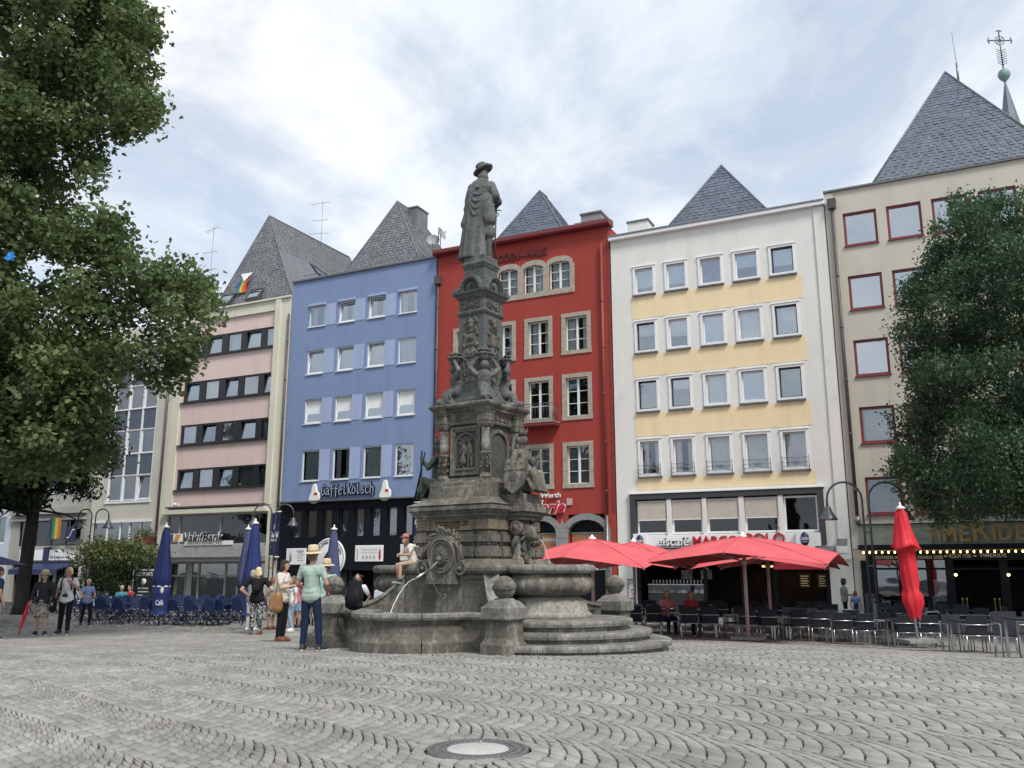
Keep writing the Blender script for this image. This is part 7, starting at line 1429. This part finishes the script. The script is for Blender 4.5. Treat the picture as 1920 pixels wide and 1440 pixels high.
def person(pos,H,rz,label,top='white_shirt',legs='black_trouser',style='trousers',sleeve=.5,sk='skin_light',hair='hair_brown',hairs='short',hat=None,shoes='shoe_dark',pose=None,vox=.013,bulk=1.0,fem=0,turn=0,extra=None,scarf=None,name='person'):
    """rz=0 faces -Y; joints in metres for a 1.75 m figure"""
    J=dict(pelvis=(0,0,.95),waist=(0,.0,1.10),chest=(0,.01,1.32),neck=(0,.01,1.47),head=(0,-.015,1.63))
    for s,n in ((1,'L'),(-1,'R')): J.update({'sh'+n:(s*.175*bulk,.015,1.42),'el'+n:(s*.235*bulk,.03,1.14),'wr'+n:(s*.245*bulk,-.05,.90),'hip'+n:(s*.09,0,.92),'kn'+n:(s*.10,-.015,.50),'an'+n:(s*.105,.02,.085),'toe'+n:(s*.13,-.13,.03)})
    if pose: J.update(pose)
    J={k:Vector(v) for k,v in J.items()}; b=bulk; sc=H/1.75
    t=empty(name,pos,rz,label,'person'); t.scale=(sc,sc,sc); hd=J['head']; tq=Matrix.Translation(hd)@Matrix.Rotation(turn,4,'Z')
    hp=lambda x,y,z: tuple(tq@Vector((x,y,z)))
    P=[('c',J['pelvis'],J['waist'],.125*b,.115*b),('c',J['waist'],J['chest'],.115*b,.125*b),('c',J['chest']+Vector((-.08,0,.04)),J['chest']+Vector((.08,0,.04)),.10,.10),('c',J['neck']-Vector((0,0,.03)),hd-Vector((0,-.01,.08)),.056,.05),
       ('e',tuple(hd+Vector((0,0,.02))),(.076,.095,.105)),('e',hp(0,-.03,-.055),(.052,.058,.055)),('e',hp(0,-.097,-.012),(.014,.022,.022)),('e',hp(.076,.01,-.01),(.013,.022,.03)),('e',hp(-.076,.01,-.01),(.013,.022,.03))]
    for n in 'LR':
        s=1 if n=='L' else -1; sh,el,wr,hip,kn,an,toe=[J[q+n] for q in ('sh','el','wr','hip','kn','an','toe')]
        P+=[('c',J['chest']+Vector((0,0,.09)),sh,.06,.055),('c',sh,el,.052*b,.040*b),('c',el,wr,.040*b,.027),('c',hip,kn,.076*b,.053),('c',kn,kn.lerp(an,.35)+Vector((0,.012,0)),.053,.053),('c',kn.lerp(an,.35)+Vector((0,.012,0)),an,.053,.034),('c',an,an.lerp(toe,.8)+Vector((0,0,.01)),.036,.030),('c',an+Vector((0,.03,-.045)),an,.03,.034)]
        d=(wr-el).normalized(); side=d.cross(Vector((0,1,.2))).normalized(); pl=wr+d*.075; P+=[('c',wr,pl,.024,.030)]
        up=d.cross(side).normalized()
        for k,(o,l) in enumerate(((-.026,.062),(-.009,.072),(.009,.068),(.026,.052))):
            q0=pl+side*o; q1=q0+d*l*.6+up*.008; P+=[('c',q0,q1,.0105,.0095),('c',q1,q1+(d*.8+up*.5).normalized()*l*.45,.0095,.0085)]
        q0=wr+d*.03+side*(-.03); P+=[('c',q0,q0+(d*.7-side*.7)*.05,.012,.010)]
    put(blob(P,vox if vox<.013 else vox*.9,2),'body',sk,t)
    # face
    mb=MB()
    for s in (-1,1): mb.ball(hp(s*.031,-.086,.012),(.012,.007,.008),8,5)
    mb.build('eyes','eye',t); mb=MB(); mb.ball(hp(0,-.088,-.052),(.023,.008,.008),8,5); mb.build('mouth','lips',t)
    mb=MB()
    for s in (-1,1): mb.ball(hp(s*.031,-.087,.034),(.019,.006,.005),8,4)
    mb.build('eyebrows',hair,t)
    e=.018
    # top garment
    T=[('c',J['pelvis']+Vector((-.055*b,0,-.02)),J['pelvis']+Vector((.055*b,0,-.02)),.115*b+e,.115*b+e),('c',J['pelvis']+Vector((-.04*b,0,.06)),J['pelvis']+Vector((.04*b,0,.06)),.112*b+e,.112*b+e),('c',J['pelvis']+Vector((0,0,.05)),J['waist'],(.122 if not fem else .125)*b+e,.110*b+e),('c',J['waist'],J['chest'],.118*b+e,.128*b+e),('c',J['chest']+Vector((-.09,0,.04)),J['chest']+Vector((.09,0,.04)),.10+e,.10+e)]
    if fem: T+=[('e',tuple(J['chest']+Vector((s*.07,-.085,-.02))),(.07,.065,.07)) for s in (-1,1)]
    for n in 'LR':
        sh,el,wr=[J[q+n] for q in ('sh','el','wr')]; T+=[('c',J['chest']+Vector((0,0,.09)),sh,.07,.066*b)]
        if sleeve>0:
            a=min(1,sleeve/.5*.62) if sleeve<=.5 else 1; T+=[('c',sh,sh.lerp(el,a),.064*b,.058*b)]
            if sleeve>.5: T+=[('c',el,el.lerp(wr,(sleeve-.5)*2*.9),.056*b,.042)]
    put(blob(T,vox,3),'top',top,t)
    L=[]
    if style in('trousers','shorts'):
        L=[('c',J['pelvis']+Vector((0,0,.02)),(J['hipL']+J['hipR'])/2,.110*b,.118*b)]
        for n in 'LR':
            hip,kn,an=[J[q+n] for q in ('hip','kn','an')]; L.append(('c',hip,kn if style=='trousers' else hip.lerp(kn,.8),.090*b,.070*b))
            if style=='trousers': L+=[('c',kn,an+Vector((0,0,.03)),.070*b,.056)]
    elif style in('skirt','dress'):
        kk=.75 if style=='skirt' else .95; L=[('c',J['pelvis']+Vector((0,0,.06)),J['pelvis'],.135*b,.14*b)]
        for k in range(10):
            a=2*PI*k/10; c=(J['hipL'].lerp(J['knL'],kk)+J['hipR'].lerp(J['knR'],kk))/2; L.append(('c',J['pelvis']+Vector((.08*math.cos(a),.06*math.sin(a),-.02)),c+Vector((.17*math.cos(a),.13*math.sin(a),0)),.075,.04))
    if L: put(blob(L,vox,3),style,legs,t)
    for n in 'LR':
        an,toe=J['an'+n],J['toe'+n]; d=(toe-an); d.z=0; d=d.normalized(); S_=[('c',an+Vector((0,0,-.04))-d*.035,toe+Vector((0,0,.012)),.047,.044),('c',an-d*.01,an.lerp(toe,.7)+Vector((0,0,.02)),.052,.044)]
        o=put(blob(S_,.012,2),'shoe',shoes,t); so_=blob([('c',an+Vector((0,0,-.068))-d*.04,toe+d*.01-Vector((0,0,.012)),.034,.036)],.012,1); put(so_,'sole','sole' if shoes!='shoe_brown' else 'shoe_brown',o)
    # hair
    hc=hd+Vector((0,.012,.035)); Hh=[]
    if hairs!='bald':
        Hh=[('e',hp(0,.018,.045),(.086,.098,.092)),('e',hp(0,.045,-.01),(.080,.072,.085))]
        if hairs=='bob': Hh+=[('e',hp(s*.068,.02,-.035),(.034,.06,.085)) for s in (-1,1)]+[('e',hp(0,.06,-.05),(.085,.05,.085)),('e',hp(0,-.01,.075),(.085,.085,.05))]
        if hairs=='long': Hh+=[('e',hp(s*.066,.03,-.08),(.036,.055,.13)) for s in (-1,1)]+[('e',hp(0,.065,-.12),(.085,.05,.16))]
        if hairs=='pony': Hh+=[('c',hp(0,.10,.0),hp(0,.14,-.06),.04,.038),('c',hp(0,.14,-.06),hp(0,.125,-.20),.038,.018)]
        if hairs=='curly': Hh+=[('e',hp(.10*math.cos(k*2.4),.03+.05*math.sin(k*2.4),.05-.022*k),(.05,.05,.045)) for k in range(9)]
        put(blob(Hh,.012,1),'hair',hair,t)
    if hat:
        m4=tq@Matrix.Translation((0,.008,.075))@Matrix.Rotation(R(-6),4,'X'); mb=MB()
        if hat=='cap':
            mb.lathe([(.100,-.01),(.102,.03),(.085,.075),(.04,.10),(.001,.105)],20,M4=m4); mb.lathe([(.001,0),(.095,.0),(.10,-.012),(.001,-.006)],16,M4=m4@Matrix.Translation((0,-.085,.0))@Matrix.Rotation(R(8),4,'X'),sx=.85,sy=1.0); mb.build('cap','pink_cap',t)
        else:
            br=.20 if hat=='wide' else .175; mb.lathe([(.001,.125),(.055,.128),(.085,.115),(.095,.07),(.103,.0),(.14,-.012),(br,-.028),(br+.004,-.022),(.14,-.002),(.10,.008),(.09,.0)],28,M4=m4,rf=lambda a,z:1+(.05*math.cos(2*a) if z<-.01 else 0)); h_=mb.build('sun_hat','straw',t); mb=MB(); mb.lathe([(.104,.005),(.101,.035)],28,cap=False,M4=m4); mb.build('hat_band','hat_band',h_)
    if extra: extra(t,J,hp)
    return t
def fit(px,py,ytop,default=1.7,lo=1.45,hi=1.98):
    g=G(px,py); q=at(px,ytop,g.y); h=q.z-g.z; return g,max(lo,min(hi,h))
def strap(t,pts,m='black',r=.011): return MB().tube(pts,r,5).build('strap',m,t)
def pack(t,J,m='black_tee',s=1):
    c=J['chest']; P=[('e',(c.x,c.y+.20,c.z-.06),(.13*s,.08*s,.17*s)),('e',(c.x,c.y+.27,c.z-.12),(.09*s,.04,.09*s))]; o=put(blob(P,.014,3),'small_backpack',m,t); strap(o,[(c.x-.09,c.y+.13,c.z+.1),(c.x-.10,c.y-.02,c.z+.155),(c.x-.10,c.y-.13,c.z+.02),(c.x-.11,c.y,c.z-.16)]); strap(o,[(c.x+.09,c.y+.13,c.z+.1),(c.x+.10,c.y-.02,c.z+.155),(c.x+.10,c.y-.13,c.z+.02),(c.x+.11,c.y,c.z-.16)])
def camera_(t,p):
    o=MB().box(p[0]-.06,p[0]+.06,p[1]-.03,p[1]+.03,p[2]-.04,p[2]+.04).build('camera','black',t,fix=False); MB().lathe([(.03,-.09),(.034,-.02),(.034,0)],14,M4=Matrix.Translation((p[0],p[1]-.0,p[2]))@Matrix.Rotation(-PI/2,4,'X')@Matrix.Diagonal((1,1,-1,1))).build('lens','black',o)
# man in mint with straw hat, seen from behind
g,h=fit(580,1209,1029); 
g=at(582,1150,17.05); g.z=gz(17.05); h=1.86
person(g,h,PI-.15,'man in pale mint t-shirt and wide straw hat seen from behind','mint','navy_jean',sleeve=.5,hair='hair_brown',hat='wide',shoes='shoe_dark',sk='skin_red',turn=-.35,bulk=1.0,vox=.011,
 pose=dict(elL=(.27,.0,1.15),wrL=(.20,-.16,1.02),elR=(-.29,.02,1.14),wrR=(-.23,-.18,1.0),knR=(-.15,.0,.50),anR=(-.20,.03,.085),toeR=(-.30,-.05,.03),knL=(.10,-.02,.5),anL=(.11,.02,.085)))
g,h=fit(526,1203,1045)
def ex(t,J,hp):
    camera_(t,(0.02,-.36,1.24)); P=[('c',(-.26,-.02,.98),(-.24,.0,.72),.10,.12),('c',(-.26,.08,.96),(-.24,.10,.72),.08,.10)]; o=put(blob(P,.014,3),'tan_handbag','tan_leather',t); strap(o,[(-.26,.05,1.0),(-.20,.05,1.3),(-.12,.04,1.47),(.0,-.10,1.40),(.02,-.16,1.2)],'hat_band',.014)
person(g,h,R(78),'woman in cream t-shirt with a tan shoulder bag, facing the man in mint','cream_tee','black_trouser',hair='hair_dark',hairs='bob',shoes='shoe_brown',sk='skin_light',fem=1,bulk=1.03,vox=.011,extra=ex,pose=dict(elL=(.22,-.06,1.16),wrL=(.08,-.30,1.22),elR=(-.22,-.05,1.15),wrR=(-.06,-.31,1.20)))
g,h=fit(478,1190,1061)
person(g,h,PI+.1,'blond woman in black top and floral trousers with hands on hips, seen from behind','black_tee','floral',hair='hair_blond',hairs='bob',shoes='shoe_brown',sk='skin_light',fem=1,bulk=1.12,vox=.012,extra=lambda t,J,hp:pack(t,J),pose=dict(elL=(.40,.12,1.17),wrL=(.21,.0,1.00),elR=(-.40,.12,1.17),wrR=(-.21,.0,1.00)))
g,h=fit(468,1186,1069); person((g.x-.12,g.y+.45,gz(g.y+.5)),h,PI-.5,'grey haired person in grey top standing just behind the blond woman','grey_dress','grey_jumper',hair='hair_grey',hairs='short',shoes='shoe_white',vox=.016)
g,h=fit(546,1184,1060); person(g,min(h,1.72),R(-60),'woman in pale jeans and white trainers behind the one with the tan bag','white_shirt','light_jean',hair='hair_brown',hairs='long',shoes='shoe_white',vox=.014,fem=1,pose=dict(knL=(.12,-.12,.5),anL=(.16,-.02,.085),toeL=(.2,-.15,.03)))
g,h=fit(507,1180,1072); person(g,min(h,1.68),R(60),'woman in grey-green dress with bare legs left of the tan bag','grey_dress','grey_dress',style='dress',hair='hair_brown',hairs='pony',shoes='shoe_brown',sk='skin_tan',vox=.014,fem=1)
g,h=fit(556,1178,1075); person(g,min(h,1.66),R(150),'woman in denim skirt with bare legs behind the man in mint','pink_top','denim_skirt',style='skirt',hair='hair_dark',hairs='long',shoes='shoe_dark',sk='skin_tan',vox=.016,fem=1)
q=at(613,1054,20.6); person((q.x,20.6,gz(20.6)),max(1.45,q.z-gz(20.6)),PI+.1,'woman in mint t-shirt with ponytail and straw hat behind the stone ball','mint2','light_jean',hair='hair_brown',hairs='pony',hat='small',shoes='shoe_white',vox=.013,fem=1,bulk=1.05,pose=dict(elL=(.27,-.02,1.16),wrL=(.16,-.2,1.1),elR=(-.27,.0,1.14)))
# stroller beside the mint man
def stroller():
    g=G(571,1172); t=empty('pushchair',(g.x,g.y,gz(g.y)),.4,'dark folding pushchair beside the man in mint','pushchair')
    for x,y in ((-.22,-.3),(.22,-.3),(-.22,.3),(.22,.3)): w=MB(); w.tube([(x,y+.11*math.cos(k*PI/8),.12+.11*math.sin(k*PI/8)) for k in range(17)],.02,5,cap=False); w.build('wheel','black',t)
    mb=MB()
    for s in (-1,1): mb.tube([(s*.22,-.3,.12),(s*.22,.1,.55),(s*.22,.42,1.0)],.014,6); mb.tube([(s*.22,.3,.12),(s*.22,-.15,.55)],.014,6)
    mb.tube([(-.22,.42,1.0),(.22,.42,1.0)],.018,6); mb.build('frame','dark_steel',t); MB().box(-.19,.19,-.18,.16,.38,.44).build('seat','hair_red',t); MB().box(-.19,.19,.12,.18,.44,.86).build('backrest','black_tee',t)
stroller()
# dark haired woman behind the rucksack on the rim
q=at(671,1076,20.3); person((q.x,20.3,gz(20.3)),max(1.42,q.z-gz(20.3)),.1,'woman with dark curly hair in a white t-shirt behind the black rucksack','white_shirt','navy_jean',hair='hair_black',hairs='curly',sk='skin_light',vox=.013,fem=1,pose=dict(elL=(.33,.0,1.16),wrL=(.2,-.06,1.0),elR=(-.3,.0,1.16)))
def rucksack():
    p=at(663,1146,17.55); t=empty('rucksack',(p.x,17.55,.715),-.2,'big black travel rucksack standing on the rim of the pool','rucksack')
    put(blob([('e',(0,0,.27),(.20,.13,.27)),('e',(0,-.09,.22),(.15,.09,.18)),('e',(0,.02,.48),(.15,.11,.09)),('e',(.0,0,.10),(.19,.12,.11))],.016,3),'pack','black_tee',t); MB().tube([(-.05,.0,.56),(0,0,.60),(.05,0,.56)],.012,5).build('grab_loop','black',t)
    for s in (-1,1): MB().tube([(s*.10,-.15,.42),(s*.11,-.19,.25),(s*.10,-.14,.08)],.012,5).build('compression_strap','black',t)
    MB().tube([(-.2,-.05,.1),(-.26,-.16,-.05),(-.25,-.17,-.30)],.012,5).build('hanging_strap','black',t)
rucksack()
# girl sitting on the base moulding
p=at(770,1062,17.9); zt=1.60
person((-2.05,18.42,zt-.04-.86*1.30/1.75),1.30,R(-58),'girl in pink cap sitting high on the fountain base with one leg hanging','cream_tee','beige',style='shorts',hair='hair_brown',hairs='long',hat='cap',sk='skin_light',shoes='shoe_dark',vox=.012,fem=0,bulk=.9,
 pose=dict(pelvis=(0,0,.98),waist=(0,-.02,1.12),chest=(0,-.12,1.31),neck=(0,-.17,1.43),head=(0,-.24,1.56),shL=(.16,-.11,1.39),shR=(-.16,-.11,1.39),hipL=(.09,-.02,.95),hipR=(-.09,-.02,.95),knL=(.10,-.44,.90),knR=(-.11,-.42,.88),anL=(.11,-.42,.48),toeL=(.12,-.57,.45),anR=(-.12,-.36,.46),toeR=(-.13,-.51,.43),elL=(.20,-.20,1.16),wrL=(.07,-.36,1.16),elR=(-.20,-.20,1.16),wrR=(-.07,-.36,1.14)))
q=at(709,1090,21.5); person((q.x,21.5,gz(21.5)),1.45,PI/2,'person with a white cloth partly hidden behind the left basin','white_shirt','beige',hair='hair_black',hairs='long',sk='skin_tan',vox=.018,pose=dict(chest=(0,-.12,1.28),neck=(0,-.2,1.42),head=(0,-.28,1.55)))
# walkers at the left
g,h=fit(118,1190,1063)
def ex(t,J,hp):
    camera_(t,(.01,-.18,1.02)); strap(t,[(.01,-.17,1.05),(-.08,-.14,1.3),(-.06,.02,1.49),(.06,.02,1.49),(.09,-.14,1.3),(.01,-.17,1.05)],'hat_band',.006); strap(t,[(.12,.10,1.15),(.13,.10,1.42),(.13,-.03,1.50),(.13,-.13,1.38),(.14,-.12,1.15)],'black',.02); strap(t,[(-.12,.10,1.15),(-.13,.10,1.42),(-.13,-.03,1.50),(-.13,-.13,1.38),(-.14,-.12,1.15)],'black',.02); camera_(t,(-.26,-.12,.93))
person(g,h,.12,'man in white short sleeved shirt with camera round his neck, walking at the left','white_shirt','black_trouser',hair='hair_blond',hairs='short',sk='skin_red',shoes='shoe_dark',vox=.012,extra=ex,turn=-.4,pose=dict(elL=(.27,.0,1.20),wrL=(.13,-.14,1.34),elR=(-.26,.02,1.14),wrR=(-.27,-.08,.92),knL=(.10,-.03,.5),anL=(.11,-.05,.09),toeL=(.16,-.20,.03),knR=(-.10,.02,.5),anR=(-.14,.10,.10),toeR=(-.19,-.04,.03)))
g,h=fit(73,1191,1073)
def ex(t,J,hp):
    mb=MB(); mb.tube([(-.31,-.12,.95),(-.40,-.15,.5),(-.47,-.17,.10),(-.48,-.17,.0)],[.035,.055,.02,.006],8); o=mb.build('red_umbrella','bright_red',t); MB().tube([(-.31,-.12,.93),(-.29,-.12,1.03)],.014,6).build('umbrella_handle','black',o)
    put(blob([('c',(.29,0,.95),(.28,0,.72),.08,.10)],.016,2),'shoulder_bag','black_tee',t)
person(g,h,.25,'woman in straw hat, dark cardigan and printed dress carrying a red umbrella','cardigan','print_dress',style='dress',sleeve=.95,hair='hair_black',hairs='long',hat='small',sk='skin_light',shoes='shoe_dark',vox=.012,fem=1,bulk=1.05,extra=ex,turn=.2,pose=dict(elR=(-.27,.0,1.14),wrR=(-.28,-.10,.95),elL=(.26,.02,1.15),wrL=(.27,-.04,.95),knL=(.11,-.06,.5),anL=(.15,-.08,.09),toeL=(.22,-.20,.03)))
g,h=fit(159,1174,1086); person(g,max(h,1.55),R(50),'man in blue t-shirt and black trousers walking beside the folding chairs','blue_tee','black_trouser',hair='hair_grey',hairs='short',sk='skin_red',vox=.014,pose=dict(elL=(.24,-.06,1.17),wrL=(.14,-.28,1.10),elR=(-.24,-.05,1.16),wrR=(-.12,-.28,1.08),knL=(.1,-.12,.5),anL=(.1,-.10,.09),toeL=(.1,-.24,.03),knR=(-.1,.04,.5),anR=(-.1,.16,.1),toeR=(-.1,.03,.03)))
g,h=fit(-16,1200,1063); person(g,h,PI*.8,'man in navy t-shirt cut off by the left edge','navy_tee','light_jean',hair='hair_dark',sk='skin_tan',vox=.015)
q=at(2,1070,34); person((q.x-.2,34,gz(34)),1.7,.3,'person in red cap at the left edge under the blue parasol','navy_tee','beige',hair='hair_red',sk='skin_tan',vox=.018,style='shorts')
# guests and staff in the background
SIT=dict(pelvis=(0,0,.50),waist=(0,0,.64),chest=(0,-.03,.86),neck=(0,-.04,1.0),head=(0,-.06,1.16),shL=(.17,-.03,.95),shR=(-.17,-.03,.95),elL=(.23,-.12,.72),wrL=(.12,-.34,.76),elR=(-.23,-.12,.72),wrR=(-.10,-.34,.78),hipL=(.09,-.02,.47),hipR=(-.09,-.02,.47),knL=(.11,-.44,.48),knR=(-.11,-.44,.48),anL=(.11,-.42,.085),toeL=(.12,-.58,.03),anR=(-.11,-.40,.085),toeR=(-.12,-.56,.03))
for px,Y,m,hr,lb in ((1248,27.5,'pink_top','hair_brown','woman in pink top sitting at a cafe table under the parasol, left of two'),(1293,27.3,'red_top','hair_red','woman in red top sitting at a cafe table under the parasol, right of two')):
    q=at(px,1100,Y); person((q.x,Y,gz(Y)),1.75,.2,lb,m,'navy_jean',hair=hr,hairs='long',sk='skin_light',vox=.018,pose=SIT,fem=1)
q=at(1582,1100,31.5); person((q.x,31.5,-.42),1.62,R(70),'woman in grey top standing with a tray by the corner of the beige house','grey_dress','black_trouser',hair='hair_black',hairs='bob',sk='skin_tan',vox=.018,fem=1,pose=dict(elL=(.22,-.06,1.16),wrL=(.08,-.28,1.15),elR=(-.22,-.05,1.15),wrR=(-.06,-.28,1.13)))
q=at(1604,1120,31); person((q.x,31,-.42),1.2,R(150),'child in blue t-shirt next to the woman with the tray','blue_tee','light_jean',hair='hair_brown',hairs='bob',sk='skin_light',vox=.018)
s,z=F(396,1100,2.0); person(tuple(fw(s,-.42,1.4)),1.72,PHI,'man in grey jumper standing inside the glass front of the bank','grey_jumper','black_trouser',sleeve=1,hair='hair_black',sk='skin_tan',vox=.018,pose=dict(elL=(.24,-.02,1.15),wrL=(.08,-.2,1.12),elR=(-.24,-.02,1.15),wrR=(-.08,-.2,1.1)))
s,z=F(421,1100,2.0); person(tuple(fw(s,-.42,1.6)),1.68,PHI+.6,'person in dark clothes inside the bank, right of the man in grey','cardigan','black_trouser',sleeve=1,hair='hair_black',sk='skin_tan',vox=.018)
q=at(228,1110,38); person((q.x,38,gz(38)),1.75,.5,'guest in teal top sitting under the shrub','teal_top','navy_jean',hair='hair_grey',sk='skin_light',vox=.02,pose=SIT)
q=at(245,1110,38.5); person((q.x,38.5,gz(38)),1.75,-.4,'guest in red top sitting beside the menu board','red_top','navy_jean',hair='hair_dark',sk='skin_light',vox=.02,pose=SIT)
for o in list(bpy.data.scenes): 
    if o.name=='tmp': bpy.data.scenes.remove(o)

# ---------------------------------------------------------------- small litter on the paving
def litter():
    r=random.Random(17); mb=MB()
    for k in range(110):
        Y=r.uniform(7.2,24); X=r.uniform(-.6,.6)*Y; z=gz(Y,X)+.010; a=r.uniform(0,6.28); s=r.uniform(.012,.035); c,d=math.cos(a)*s,math.sin(a)*s
        if (X+.7)**2+(Y-18.8)**2<20: continue
        mb.add([(X-c,Y-d,z),(X+d*.5,Y-c*.5,z+.004),(X+c,Y+d,z+.002),(X-d*.5,Y+c*.5,z+.006)],[(0,1,2,3)])
    o=mb.build('fallen_leaves',mat('dry_leaf',(.38,.32,.18),.8,(.55,.52,.42),3,isl=.4),fix=False); tag(o,'dry leaves and scraps of paper scattered over the cobbles','litter',kind='stuff')
litter()
